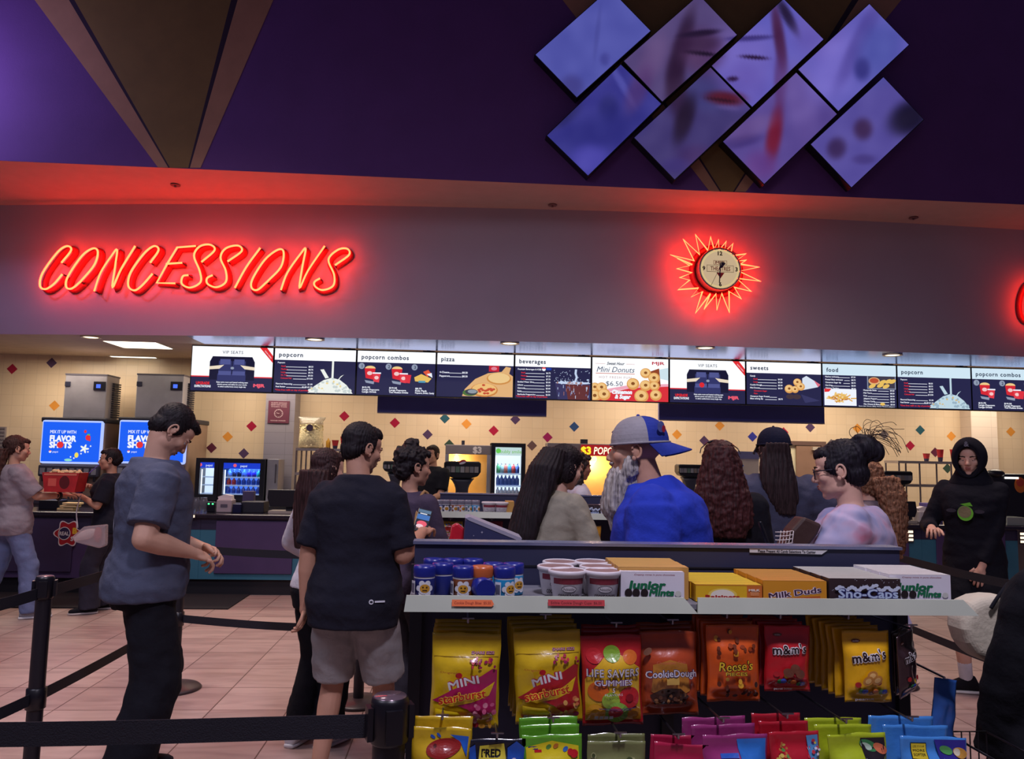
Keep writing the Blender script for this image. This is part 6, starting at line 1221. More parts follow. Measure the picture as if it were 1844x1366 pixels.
def hand(mb, fg, F, E_, Wp, mt, curl=.6, roll=0., side='R', spread=.10, down=0.):
    """palm goes into mb (fused with the body), the five fingers into fg"""
    A, B = F.W(E_), F.W(Wp); d = (B-A).normalized(); sx = 1 if side == 'R' else -1
    up = Vector((0, 0, 1)) if abs(d.z) < .9 else F.R @ Vector((0, 1, 0)); x = d.cross(up).normalized(); y = x.cross(d).normalized()    # y: back of the hand
    rr = Matrix.Rotation(roll, 3, d); x = rr @ x; y = rr @ y; k = F.k
    if down: q = Matrix.Rotation(-down, 3, x); d = q @ d; y = q @ y
    rot = Matrix((x, d, y)).transposed(); pc = B+d*(.050*k); mb.ell(pc, [v*k for v in (.040, .052, .0155)], mt, rot, 16, 10); mb.cap(B-d*.02*k, B+d*.03*k, .026*k, .026*k, mt, 12)
    kn = B+d*(.088*k); Ls = (.068, .078, .073, .056)
    for i in range(4):
        o = (i-1.5)*.0205*k; base = kn+x*(-sx*o)*1.0-d*(.004*k*abs(i-1.2)); f = Matrix.Rotation(-spread*(i-1.5)*sx*-1, 3, y) @ d; p = base-d*.02*k; L = Ls[i]*k; c = curl*(.85+.12*i); pts = [p, base]; rs = [.0092*k, .0090*k]
        for j, (lf, rd) in enumerate(((.46, .0084), (.30, .0078), (.24, .0066))): f = Matrix.Rotation(-c*(.75 if j == 0 else 1.0), 3, x) @ f; pts.append(pts[-1]+f*(L*lf)); rs.append(rd*k)
        fg.tube(pts, 0, mt, 9, rs=rs); fg.ell(pts[-1], rs[-1], mt, None, 8, 6)
    tb = B+d*(.030*k)+x*(sx*-.030*k)*-1 if False else B+d*(.030*k)-x*(-sx*.0)+x*(-.032*k*sx*-1 if False else -.032*k*sx); f = (d*.72-x*(sx*.62)-y*.30).normalized(); pts = [tb, tb+f*.034*k]; f2 = (d*.92-x*(sx*.18)-y*.42).normalized(); pts.append(pts[-1]+f2*.030*k); pts.append(pts[-1]+f2*.020*k); fg.tube(pts, 0, mt, 9, rs=[.0135*k, .0108*k, .0096*k, .0075*k]); fg.ell(pts[-1], .0078*k, mt, None, 8, 6)
    return B+d*.10*k, d, x, y
def disp(me, f):
    n = len(me.vertices); co = [0.]*(3*n); no = [0.]*(3*n); me.vertices.foreach_get('co', co); me.vertex_normals.foreach_get('vector', no)
    for i in range(0, 3*n, 3):
        d = f(Vector(co[i:i+3])); co[i] += no[i]*d; co[i+1] += no[i+1]*d; co[i+2] += no[i+2]*d
    me.vertices.foreach_set('co', co); me.update()
def wrinkle(me, amp, seed, sx=9., sz=20., F=None):
    disp(me, lambda p: amp*(mnoise.noise(Vector((p.x*sx+seed, p.y*sx, p.z*sz)))+.5*mnoise.noise(Vector((p.x*sx*2.3, p.y*sx*2.3+seed, p.z*sz*1.7+p.x*14)))))
def putmesh(name, me, mat, parent):
    me.materials.clear(); me.materials.append(mat); o = link(name, me, parent); return o
def joinfg(me, fg, mat):
    import bmesh
    me.materials.clear(); me.materials.append(mat)
    if not fg.v: return me
    m2 = bpy.data.meshes.new('f'); m2.from_pydata(fg.v, [], fg.f); bm = bmesh.new(); bm.from_mesh(me); bm.from_mesh(m2)
    for f in bm.faces: f.smooth = True; f.material_index = 0
    bm.to_mesh(me); bm.free(); bpy.data.meshes.remove(m2); return me
def build_body(F, root, skin, arms, legs, vox=.007, handk=None, bare=True, sc=1., jaw=1., nose=1., girth=1., ears=(1, -1)):
    mb, fg = MB(), MB(); mt = skin; k = F.k
    mb.loft(F.rings(-.02), mt, 24); mb.cap(F.W(F.neck-Vector((0, 0, .03))), F.W(F.hc+F.HR @ Vector((0, -.022, -.055))), .060*k*(1 if not F.fem else .86)*max(1, (F.wx+1)/2.1), .052*k*(1 if not F.fem else .9)*max(1, (F.wx+1)/2.1), mt, 18)
    headmesh(mb, F, mt, sc, jaw, nose); HA = {}
    for s_ in 'LR':
        S, E_, Wp = arms[s_]; g = girth*(.9 if F.fem else 1)
        mb.cap(F.W(S), F.W(E_), .052*k*g, .042*k*g, mt); mb.cap(F.W(E_), F.W(E_+(Wp-E_)*.35), .042*k*g, .041*k*g, mt); mb.cap(F.W(E_+(Wp-E_)*.35), F.W(Wp), .041*k*g, .027*k, mt); mb.ell(F.W(S), .050*k*g, mt)
        HA[s_] = hand(mb, fg, F, E_, Wp, mt, side=s_, **((handk or {}).get(s_, {})))
        Hh, K, A, fd = legs[s_]; mb.cap(F.W(Hh), F.W(K), .080*k, .055*k, mt); mb.cap(F.W(K), F.W(K+(A-K)*.3), .054*k, .056*k, mt); mb.cap(F.W(K+(A-K)*.3), F.W(A), .056*k, .036*k, mt)
        fv = rotm('Z', fd) @ Vector((0, 1, 0)); mb.cap(F.W(A-Vector((0, 0, .045))-fv*.03), F.W(A-Vector((0, 0, .055))+fv*.12), .034*k, .026*k, mt)
    me = remesh(mb, vox, 4)
    for x in ears: ear(fg, F, mt, x, sc)
    joinfg(me, fg, skin); body = link('body', me, root)
    return body, HA
def face_parts(F, body, root, iris=(60, 40, 26), lids=None, brow=(40, 28, 22), sc=1., half=.5, lip=(150, 84, 76)):
    HR = F.R @ F.HR; k = F.k*sc; P = lambda p: F.W(F.hc)+HR @ (Vector(p)*k)
    w_ = M((206, 200, 196), rough=.25, var=0); bm_ = FAB(brow)
    for x in (-1, 1):
        mb = MB(); mb.ell(P((x*.030, .0735, -.003)), .0125*k, w_, None, 14, 10); mb.ell(P((x*.030, .0825, -.005)), [v*k for v in (.0052, .0036, .0052)], M(iris, rough=.2, var=0), HR, 10, 8); mb.build('eye', root)
        mb = MB(); mb.ell(P((x*.030, .0738, -.003+.006*half)), [v*k for v in (.0145, .0135, .0105)], lids, HR @ rotm('X', -.25*half), 14, 10); mb.build('eyelid', root)
        mb = MB(); mb.tube([P((x*.014, .092, .017)), P((x*.030, .0915, .022)), P((x*.047, .078, .016))], .0038*k, bm_, 6); mb.build('eyebrow', root)
    mb = MB(); lm = SKIN(lip); mb.ell(P((0, .0925, -.0585)), [v*k for v in (.020, .009, .0050)], lm, HR, 14, 8); mb.ell(P((0, .0905, -.0685)), [v*k for v in (.017, .0095, .0058)], lm, HR, 14, 8); mb.build('lips', root)
def shirt(F, root, arms, mat, off=.022, hem=.83, neck=1.478, sleeve=.62, sr=.078, vox=.010, seed=1, name='shirt', flare=.0, wr=.006, cuff=None, smooth=5, srl=None):
    mb = MB(); k = F.k; mb.loft(F.rings(off, hem, neck, flare), mat, 32)
    for s_ in 'LR':
        S, E_, Wp = arms[s_]; mb.ell(F.W(S), [max(.066*(.6+.4*F.wx), sr*.82)*k]*3, mat); r1 = sr*k
        if sleeve <= 1: e = S+(E_-S)*sleeve; mb.cyl(F.W(S), F.W(e), r1*.98, mat, r1*.95, n=20)
        else: r2 = (srl or sr*.8)*k; mb.cap(F.W(S), F.W(E_), r1, r2, mat); e = E_+(Wp-E_)*min(1, sleeve-1); mb.cyl(F.W(E_), F.W(e), r2, mat, r2*.78, n=18)
        mb.cap(F.W(S-Vector((0, 0, .06))*1.0+Vector(((-.05 if s_ == 'R' else .05), 0, 0))), F.W(S+(E_-S)*.35), r1*.82, r1*.86, mat)
    me = remesh(mb, vox, smooth); wrinkle(me, wr*.62, seed); return putmesh(name, me, mat, root)
def pants(F, root, legs, mat, end=1., r=(.098, .074, .062), top=.99, off=.016, vox=.010, seed=2, name='trousers', wr=.006):
    mb = MB(); k = F.k; mb.loft(F.rings(off, .80, top), mat, 30)
    for s_ in 'LR':
        Hh, K, A, fd = legs[s_]; t = min(1, end*2) if end < .5 else 1
        if end <= .55: e = Hh+(K-Hh)*min(1, end*1.9); mb.cyl(F.W(Hh), F.W(e), r[0]*k, mat, r[1]*k, n=22); mb.ell(F.W(Hh), r[0]*k, mat)
        else: mb.cap(F.W(Hh), F.W(K), r[0]*k, r[1]*k, mat, 18); e = K+(A-K)*((end-.5)*2)+Vector((0, 0, -.03 if end >= 1 else 0)); mb.cyl(F.W(K), F.W(e), r[1]*k, mat, r[2]*k, n=20); mb.ell(F.W(K), r[1]*k, mat)
    me = remesh(mb, vox, 4); wrinkle(me, wr, seed, 10, 14); return putmesh(name, me, mat, root)
def shoes(F, root, legs, upper, sole, sock=None):
    k = F.k
    for s_ in 'LR':
        Hh, K, A, fd = legs[s_]; f = F.R @ (rotm('Z', fd) @ Vector((0, 1, 0))); r_ = F.R @ (rotm('Z', fd) @ Vector((1, 0, 0))); b = F.W(A); zb = b.z-.085*k; Z = Vector((0, 0, 1)); mb = MB()
        g = lambda y, z: Vector((b.x, b.y, zb))+f*(y*k)+Z*(z*k)
        prof = [(-.078, .030, .062), (-.055, .040, .108), (-.01, .042, .118), (.04, .043, .092), (.09, .047, .068), (.14, .046, .056), (.175, .034, .046), (.192, .014, .034)]
        mb.loft([(g(y, .018+(h-.018)/2), r_*(w*k), Z*((h-.018)/2*k+.008*k)) for y, w, h in prof], upper, 20, 2.4); o = mb.build('shoe', root)
        mb = MB(); mb.loft([(g(y, .012), r_*((w+.003)*k), Z*(.012*k)) for y, w, h in [(-.084, .026, 0)]+prof+[(.198, .010, 0)]], sole, 20, 3.2); mb.build('sole', o)
        if sock: mb = MB(); mb.cap(b+Z*.02*k, F.W(A+(K-A)*.30), .043*k, .046*k, sock, 16); mb.build('sock', root)
def hair(F, root, items, mat, vox=.006, strands=46, amp=.0035, seed=1, name='hair', smooth=2, curly=0., cut=None, sc=1.):
    """items: ('h', centre, radii) / ('hc', p0, p1, r0, r1) in the head frame; ('w', p0, p1, r0, r1) cones upright about the head"""
    mb = MB(); HR = F.R @ F.HR; k = F.k*sc; C = F.W(F.hc)
    for it in items:
        if it[0] == 'h': mb.ell(C+HR @ (Vector(it[1])*k), [v*k for v in it[2]], mat, HR, 24, 16)
        elif it[0] == 'hc': mb.cap(C+HR @ (Vector(it[1])*k), C+HR @ (Vector(it[2])*k), it[3]*k, it[4]*k, mat, 18)
        elif it[0] == 'w': mb.cap(C+F.R @ (Vector(it[1])*k), C+F.R @ (Vector(it[2])*k), it[3]*k, it[4]*k, mat, 18)
        elif it[0] == 'b':
            rr = []
            for x, z, back, a, b in it[1]:
                p = F.bend((x, -.105*F.wy-back, z)); u = F.bend((x, -.105*F.wy-back, z+.01))-p; rr.append((F.W(p), F.R @ Vector((a*F.k, 0, 0)), F.R @ (Vector((0, u.z, -u.y)).normalized()*b*F.k)))
            mb.loft(rr, mat, 28, 2.2)
        elif it[0] == 'l': mb.loft([(C+F.R @ (Vector(p)*k), F.R @ Vector((a*k, 0, 0)), F.R @ (rotm('X', it[2] if len(it) > 2 else 0) @ Vector((0, b*k, 0)))) for p, a, b in it[1]], mat, 28, 2.2)
    me = remesh(mb, vox, smooth); Ri = HR.inverted()
    def f(p):
        q = Ri @ (p-C); a = math.atan2(q.x, -q.y); n1 = mnoise.noise(Vector((a*2.2, p.z*6, seed)));
        v = amp*(math.sin(strands*a+5*n1+p.z*9)+.6*math.sin(strands*2.3*a+4*n1))
        if curly: v += curly*(mnoise.noise(Vector((p.x*38, p.y*38, p.z*34+seed)))+.6*mnoise.noise(Vector((p.x*80, p.y*80+seed, p.z*80))))
        return v
    disp(me, f); return putmesh(name, me, mat, root)
def HAIRM(c, c2=None):
    key = ('hair', tuple(c))
    if key in _M: return _M[key]
    m = bpy.data.materials.new('hair_strands'); m.use_nodes = True; nt = m.node_tree; b = nt.nodes['Principled BSDF']; tc = nt.nodes.new('ShaderNodeTexCoord'); mp = nt.nodes.new('ShaderNodeMapping'); mp.inputs['Scale'].default_value = (90, 90, 7)
    n = nt.nodes.new('ShaderNodeTexNoise'); n.inputs['Scale'].default_value = 1.6; n.inputs['Detail'].default_value = 3; r = nt.nodes.new('ShaderNodeValToRGB'); l = lin(c); h = lin(c2) if c2 else tuple(v*2.2 for v in l)
    r.color_ramp.elements[0].color = tuple(v*.6 for v in l)+(1,); r.color_ramp.elements[0].position = .35; r.color_ramp.elements[1].color = tuple(h)+(1,); r.color_ramp.elements[1].position = .72
    nt.links.new(tc.outputs['Object'], mp.inputs[0]); nt.links.new(mp.outputs[0], n.inputs['Vector']); nt.links.new(n.outputs['Fac'], r.inputs[0]); nt.links.new(r.outputs['Color'], b.inputs['Base Color']); b.inputs['Roughness'].default_value = .62; b.inputs['Specular IOR Level'].default_value = .25
    bp = nt.nodes.new('ShaderNodeBump'); bp.inputs['Strength'].default_value = .4; bp.inputs['Distance'].default_value = .003; nt.links.new(n.outputs['Fac'], bp.inputs['Height']); nt.links.new(bp.outputs['Normal'], b.inputs['Normal']); _M[key] = m; return m
SHORT = [('h', (0, -.026, .038), (.0815, .094, .087)), ('h', (0, -.058, -.018), (.068, .052, .062)), ('h', (0, .036, .076), (.058, .052, .034)), ('h', (.062, -.012, .012), (.020, .044, .044)), ('h', (-.062, -.012, .012), (.020, .044, .044))]
LONG = SHORT+[('h', (.064, -.022, -.02), (.026, .052, .080)), ('h', (-.064, -.022, -.02), (.026, .052, .080)), ('h', (0, -.06, -.05), (.075, .055, .08))]
def person(lab, x, y, face, h, **k):
    F = Fig(x, y, face, h, **k); return F, thing('person', lab, 'person', F.o)
def glasses(F, root, mat, lens=None, sc=1., name='glasses', up=0.):
    HR = F.R @ F.HR; k = F.k*sc; P = lambda p: F.W(F.hc)+HR @ (Vector(p)*k); mb = MB(); y0 = .100
    for x in (-1, 1):
        pts = [P((x*(.032+.024*math.copysign(abs(math.cos(a))**.6, math.cos(a))), y0-.006*abs(math.cos(a)) if math.cos(a)*1 > 0 else y0, -.006+.019*math.copysign(abs(math.sin(a))**.6, math.sin(a)))) for a in [2*PI*i/20 for i in range(20)]]
        mb.tube(pts, .0027*k, mat, 6, closed=True); mb.tube([P((x*.056, y0-.006, .004)), P((x*.074, .06, .004)), P((x*.078, .0, .002)), P((x*.078, -.012, -.006))], .0027*k, mat, 6)
    mb.tube([P((-.009, y0, .0)), P((0, y0+.004, .003)), P((.009, y0, .0))], .0024*k, mat, 6); g = mb.build(name, root); return g
def phone(name, lab, c, R, w=.073, h=.148, lit=True):
    t = thing(name, lab, 'phone', c); c = Vector(c); f = lambda p: c+R @ Vector(p); mb = MB(); mb.box((-w/2, -.0045, -h/2), (w/2, .0045, h/2), M((20, 20, 26), rough=.3), Matrix.Translation(c) @ R.to_4x4()); mb.build('case', t, bevel=.004)
    mb = MB(); cv = Canvas(mb, lambda x, y, l: f((x, -.0046-.0001*l, y)))
    if lit:
        cv.rect(-w*.46, -h*.48, w*.46, h*.48, E((26, 30, 44), .9)); cv.rect(-w*.44, h*.30, w*.44, h*.44, E((90, 120, 150), .9)); cv.rect(-w*.44, h*.0, w*.44, h*.22, E((60, 110, 180), 1.)); cv.ell(0, -h*.18, w*.36, h*.13, E((230, 90, 110), 1.)); cv.ell(-w*.1, -h*.3, w*.26, h*.09, E((240, 200, 210), 1.)); cv.rect(-w*.3, h*.24, w*.2, h*.28, E((230, 230, 240), 1.))
    else: cv.rect(-w*.46, -h*.48, w*.46, h*.48, M((60, 66, 80), rough=.15))
    mb.build('screen', t); return t

def decal(o, px, py, name, parent, fn, sx=None):
    d = CX*((px-922)/FPX)+CY*(-(py-683)/FPX)+CF; ok, loc, nor, _ = o.ray_cast(Vector((0, 0, CAMH)), d.normalized())
    if not ok: return
    ux = Vector((0, 0, 1)).cross(nor).normalized(); uy = nor.cross(ux); mb = MB(); fn(Canvas(mb, flat(loc+nor*.0035, ux, uy, nor, .0008))); mb.build(name, parent)
# ------------------------------------------------------------------ the crowd
SK1, SK2, SK3, SK4 = SKIN((206, 160, 136)), SKIN((190, 142, 118)), SKIN((214, 168, 146)), SKIN((160, 110, 90))
BLACKC, NAVYC = FAB((24, 24, 32)), FAB((40, 44, 64))
DKH = HAIRM((26, 20, 24)); BRH = HAIRM((46, 30, 26)); LBH = HAIRM((120, 84, 62)); RDH = HAIRM((56, 26, 26))
def armset(F, L=None, R=None): return {'L': F.arm('L', **(L or {})), 'R': F.arm('R', **(R or {}))}
def legset(F, L=None, R=None): return {'L': F.leg('L', **(L or dict(foot=(-.11, 0), fdir=8))), 'R': F.leg('R', **(R or dict(foot=(.11, 0), fdir=-8)))}
def at_px(px, Y): return aty(px, 820, Y).x
# A: man in blue-grey tee with bent head, near left
F, t = person('man in blue-grey tee and black trousers looking down, nearest on the left', at_px(280, 3.9), 3.9, -80, 1.785, wx=1.06, wy=1.14, lean=0, hp=48, hunch=3, belly=.02)
A = armset(F, dict(wrist=(.05, .22, 1.06), pole=(0, -.6, -1)), dict(wrist=(.185, .155, 1.05), pole=(.1, -.5, -1)))
Lg = legset(F, dict(foot=(-.12, .0), fdir=6), dict(foot=(.13, -.08), fdir=-6))
body, HA = build_body(F, t, SK1, A, Lg, .0055, {'R': dict(curl=.85, roll=.5), 'L': dict(curl=.8, roll=-.6)}, girth=1.22)
face_parts(F, body, t, lids=SK1, half=.9)
shirt(F, t, A, FAB((80, 85, 106)), off=.036, hem=.84, sleeve=.80, sr=.092, flare=.02, seed=3, wr=.011)
pants(F, t, Lg, BLACKC, r=(.106, .112, .108), seed=4, wr=.008); shoes(F, t, Lg, BLACKC, M((60, 60, 66)))
hair(F, t, SHORT+[('h', (0, .052, .080), (.05, .042, .024)), ('h', (0, -.082, -.03), (.05, .026, .04))], DKH, seed=2, amp=.002, strands=60)
TEEA = t.children[[c.name.split('.')[0] for c in t.children].index('shirt')]
def _bp(c):
    m_ = FAB((98, 102, 124))
    for i, (x, y, r) in enumerate(((-.03, .06, .5), (0, .03, .9), (.03, .0, .7), (-.02, -.03, 1.2), (.02, -.06, .6), (.0, -.10, .8))): c.poly([(x-.03, y), (x+.02*r, y+.03), (x+.03, y-.01), (x-.01, y-.03*r)], m_)
decal(TEEA, 226, 838, 'back_print', TEEA, _bp); decal(TEEA, 206, 945, 'small_print', TEEA, lambda c: (c.poly([(-.012, .03), (.02, .01), (.012, -.03), (-.004, -.008)], FAB((150, 152, 170)))))
# B: man in black tee with phone, seen from behind
F, t = person('man in black tee and grey shorts seen from behind, looking at a phone', at_px(650, 3.8), 3.8, -16, 1.70, wx=1.12, wy=1.2, hp=14, hy=-42, sh=.86, belly=.02)
A = armset(F, dict(wrist=(-.25, .0, .86), pole=(-.5, -.6, 0)), dict(wrist=(.27, .26, 1.20), elbow=(.235, .0, 1.09)))
Lg = legset(F, dict(foot=(-.15, .0), fdir=12), dict(foot=(.16, .04), fdir=-16))
body, HA = build_body(F, t, SK2, A, Lg, .0055, {'R': dict(curl=.75, roll=.3), 'L': dict(curl=.5, roll=1.2)}, girth=1.22)
face_parts(F, body, t, lids=SK2)
shirt(F, t, A, FAB((30, 30, 42)), off=.034, hem=.78, neck=1.495, sleeve=.90, sr=.086, seed=7, wr=.010, flare=.015)
pants(F, t, Lg, FAB((146, 142, 142)), end=.5, r=(.118, .104, .1), seed=8, wr=.008, name='shorts'); shoes(F, t, Lg, BLACKC, M((70, 70, 76)))
hair(F, t, SHORT+[('h', (0, -.07, -.03), (.056, .034, .05)), ('h', (0, .03, .088), (.05, .05, .03)), ('h', (-.02, .07, .072), (.03, .022, .02))], DKH, seed=5, amp=.003)
FB = F
def _lg(c): m_ = FAB((206, 206, 214)); c.ell(-.03, 0, .011, .011, m_); c.ell(-.03, 0, .007, .005, FAB((40, 40, 50))); c.rect(-.014, -.004, .032, .004, m_)
TEEB = t.children[[c.name.split('.')[0] for c in t.children].index('shirt')]; decal(TEEB, 680, 1083, 'hem_logo', TEEB, _lg)
mb = MB(); c0 = F.W(F.bend((.10, -.180, .845))); d_ = (F.R @ Vector((0, -1, 0))); u_ = F.R @ Vector((1, 0, 0))
ph = F.W(A['R'][2])+(F.R @ Vector((-.01, .075, .06)))
R_ = (F.R @ rotm('Z', .35) @ rotm('X', -.75) @ rotm('Y', .3)); phone('smartphone', 'lit smartphone held by the black tee man', ph, R_)
# C: girl half hidden behind him
F, t = person('girl with long brown hair and white sleeve half hidden behind the black tee man', at_px(586, 4.35), 4.38, -40, 1.575, wx=.92, wy=.95, fem=True, hp=10, hy=-20)
A = armset(F, dict(wrist=(-.16, .20, 1.02), pole=(-1., -.5, -.4)), dict(wrist=(.10, .26, 1.1))); Lg = legset(F, dict(foot=(-.11, -.03), fdir=10), dict(foot=(.07, .03), fdir=-4))
build_body(F, t, SK3, A, Lg, .009); shirt(F, t, A, FAB((206, 204, 214)), off=.02, hem=.92, sleeve=1.9, sr=.062, seed=9); pants(F, t, Lg, BLACKC, r=(.092, .078, .088), seed=10); shoes(F, t, Lg, FAB((226, 226, 232)), M((220, 220, 226)))
hair(F, t, LONG+[('b', [(0, 1.62, .0, .09, .07), (0, 1.5, .02, .11, .06), (0, 1.4, .03, .12, .045), (0, 1.28, .03, .115, .04), (0, 1.16, .03, .09, .03)])], HAIRM((50, 30, 30)), seed=6)
# D: woman with dark curly up-do and beige shoulder bag
F, t = person('woman with dark curly hair and dark grey top carrying a beige bag', at_px(742, 4.4), 4.4, -50, 1.60, wx=1.10, wy=1.10, fem=True, hp=4, hy=-16)
A = armset(F, dict(wrist=(-.12, .25, 1.08)), dict(wrist=(.16, .27, 1.02), pole=(.4, -.8, -.8))); Lg = legset(F)
body, HA = build_body(F, t, SK2, A, Lg, .008, girth=1.1); face_parts(F, body, t, lids=SK2)
shirt(F, t, A, FAB((70, 60, 80)), off=.026, hem=.84, sleeve=1.85, sr=.076, seed=12, wr=.008); pants(F, t, Lg, FAB((58, 54, 62)), r=(.10, .08, .075), seed=13); shoes(F, t, Lg, BLACKC, M((60, 60, 60)))
hair(F, t, [('h', (0, -.03, .036), (.086, .098, .092)), ('h', (0, -.07, -.02), (.078, .06, .07)), ('h', (0, .03, .082), (.062, .06, .036)), ('h', (-.02, -.02, .125), (.05, .05, .04)), ('h', (.03, -.09, .05), (.05, .04, .05)), ('h', (-.05, -.07, .07), (.045, .045, .045)), ('h', (0, .07, .078), (.05, .03, .03)), ('h', (0, -.10, .0), (.05, .03, .05))], DKH, seed=8, curly=.014, amp=.002)
FD = F; mb = MB(); lh = F.W((.16, .02, 1.18)); sd = F.R @ Vector((1, 0, 0)); fw = F.R @ Vector((0, 1, 0)); Z = Vector((0, 0, 1))
bc = F.W((.235, -.03, 1.02)); tb_ = thing('shoulder_bag', 'beige shoulder bag hanging from the curly haired woman', 'bag', bc)
mb.loft([(bc+Z*z+sd*.02, fw*a, sd*b) for z, a, b in ((-.19, .07, .025), (-.16, .11, .045), (-.02, .12, .05), (.10, .085, .035), (.15, .06, .02))], FAB((176, 160, 104)), 24, 2.6); mb.build('pouch', tb_)
mb = MB(); S_ = F.W(F.arm('R')[0]); pts = smoothpts([bc+Z*.14+fw*.05+sd*.02, S_+Z*-.10+fw*.08+sd*.03, S_+Z*.078+sd*-.02, S_+Z*-.12-fw*.09+sd*.02, bc+Z*.14-fw*.05+sd*.02], 6); mb.tube(pts, .009, FAB((170, 130, 90)), 8); mb.build('strap', tb_)
# E: employee behind her
F, t = person('employee in black tee behind the counter, mostly hidden by the curly haired woman', at_px(779, 9.82), 9.82, 150, 1.68, wx=1.05); A = armset(F, dict(wrist=(-.1, .3, 1.05)), dict(wrist=(.12, .3, 1.05))); Lg = legset(F)
body, HA = build_body(F, t, SK2, A, Lg, .011); face_parts(F, body, t, lids=SK2); shirt(F, t, A, BLACKC, vox=.013, sleeve=.8, sr=.085, seed=14); pants(F, t, Lg, BLACKC, vox=.013); shoes(F, t, Lg, BLACKC, BLACKC); hair(F, t, SHORT, BRH, vox=.008)
# F: woman with long straight dark hair and tan jacket
F, t = person('woman with long straight dark hair in a tan jacket, reaching to the right', at_px(982, 4.15), 4.12, -44, 1.64, wx=.96, wy=1.0, fem=True, lean=8, hp=16, hy=-10, hunch=8)
A = armset(F, dict(wrist=(-.20, .34, 1.03), pole=(-.6, -.4, -.8)), dict(wrist=(.17, .33, .99), pole=(.5, -.4, -.8))); Lg = legset(F)
build_body(F, t, SK3, A, Lg, .008, {'R': dict(curl=.5), 'L': dict(curl=.7)}); TJ = FAB((150, 144, 128)); shirt(F, t, A, TJ, off=.026, hem=.80, sleeve=1.9, sr=.076, seed=15, wr=.012, name='jacket'); pants(F, t, Lg, NAVYC); shoes(F, t, Lg, BLACKC, M((200, 200, 200)))
hair(F, t, LONG+[('h', (0, -.02, .045), (.086, .1, .088)), ('b', [(0, 1.70, .0, .07, .06), (-.01, 1.58, .03, .10, .08), (-.03, 1.46, .04, .112, .06), (-.05, 1.32, .045, .112, .05), (-.07, 1.2, .045, .105, .045), (-.09, 1.1, .04, .09, .035), (-.10, 1.02, .03, .06, .02)]), ('w', (-.075, .03, -.02), (-.15, .05, -.30), .045, .03), ('w', (-.14, .05, -.28), (-.19, .06, -.48), .034, .015)], HAIRM((28, 20, 24)), seed=11, amp=.003, strands=60)
FF = F; FA = A
mb = MB(); hand_l = F.W(A['L'][2]); Yt = 3.74
t2 = thing('carry_tray', 'dark blue printed cardboard carry tray tilted beside the long-haired woman', 'tray', aty(885, 985, Yt)); P4 = [aty(x, y, Yt) for x, y in ((838, 936), (846, 934), (938, 972), (936, 1012), (832, 1012))]
mb.prism(P4, (0, .20, 0), M((40, 44, 84), rough=.6)); mb.build('tray_body', t2, bevel=.004, recalc=True)
mb = MB(); q = [aty(x, y, Yt-.003) for x, y in ((838, 932.5), (846, 930.5), (940, 969), (938, 975), (845, 937))]; mb.prism(q, (0, .206, 0), M((150, 148, 166), rough=.6)); mb.build('pale_rim', t2, recalc=True)
mb = MB(); cv = Canvas(mb, lambda x, y, l: aty(x, y, Yt-.002-.0003*l)); sw = M((170, 170, 190), rough=.7)
for x, y, r in ((868, 958, 2.6), (853, 964, 1.4), (905, 972, 1.6), (884, 983, 2.2), (858, 990, 1.6)):
    cv.poly([(x-r, y), (x, y-r*.3), (x+r, y), (x, y+r*.3)], sw); cv.poly([(x, y-r), (x+r*.3, y), (x, y+r), (x-r*.3, y)], sw)
mb.build('star_print', t2)
mb = MB(); q = [aty(x, y, 3.9) for x, y in ((813, 946), (823, 941), (837, 952), (838, 985), (806, 990))]; mb.prism(q, (0, .05, 0), FOIL((196, 34, 50))); tag(mb.build('red_packet', bevel=.01, recalc=True), 'crumpled red packet beside the dark blue tray', 'packet')
# G: woman with wavy hair behind the far gondola
F, t = person('woman with wavy brown hair and a white top behind the far gondola', at_px(1040, 6.3), 6.3, -70, 1.60, wx=.98, fem=True, hp=6); A = armset(F); Lg = legset(F); body, HA = build_body(F, t, SK4, A, Lg, .009); face_parts(F, body, t, lids=SK4)
shirt(F, t, A, FAB((190, 188, 200)), sleeve=.7, vox=.012, seed=17); pants(F, t, Lg, NAVYC, vox=.013); shoes(F, t, Lg, BLACKC, BLACKC)
hair(F, t, SHORT+[('h', (0, -.03, .04), (.09, .1, .09)), ('l', [((0, -.03, .06), .085, .075), ((0, -.05, -.05), .105, .08), ((0, -.06, -.15), .11, .075), ((0, -.07, -.24), .09, .06)])], HAIRM((50, 42, 40)), seed=12, curly=.016, vox=.008)
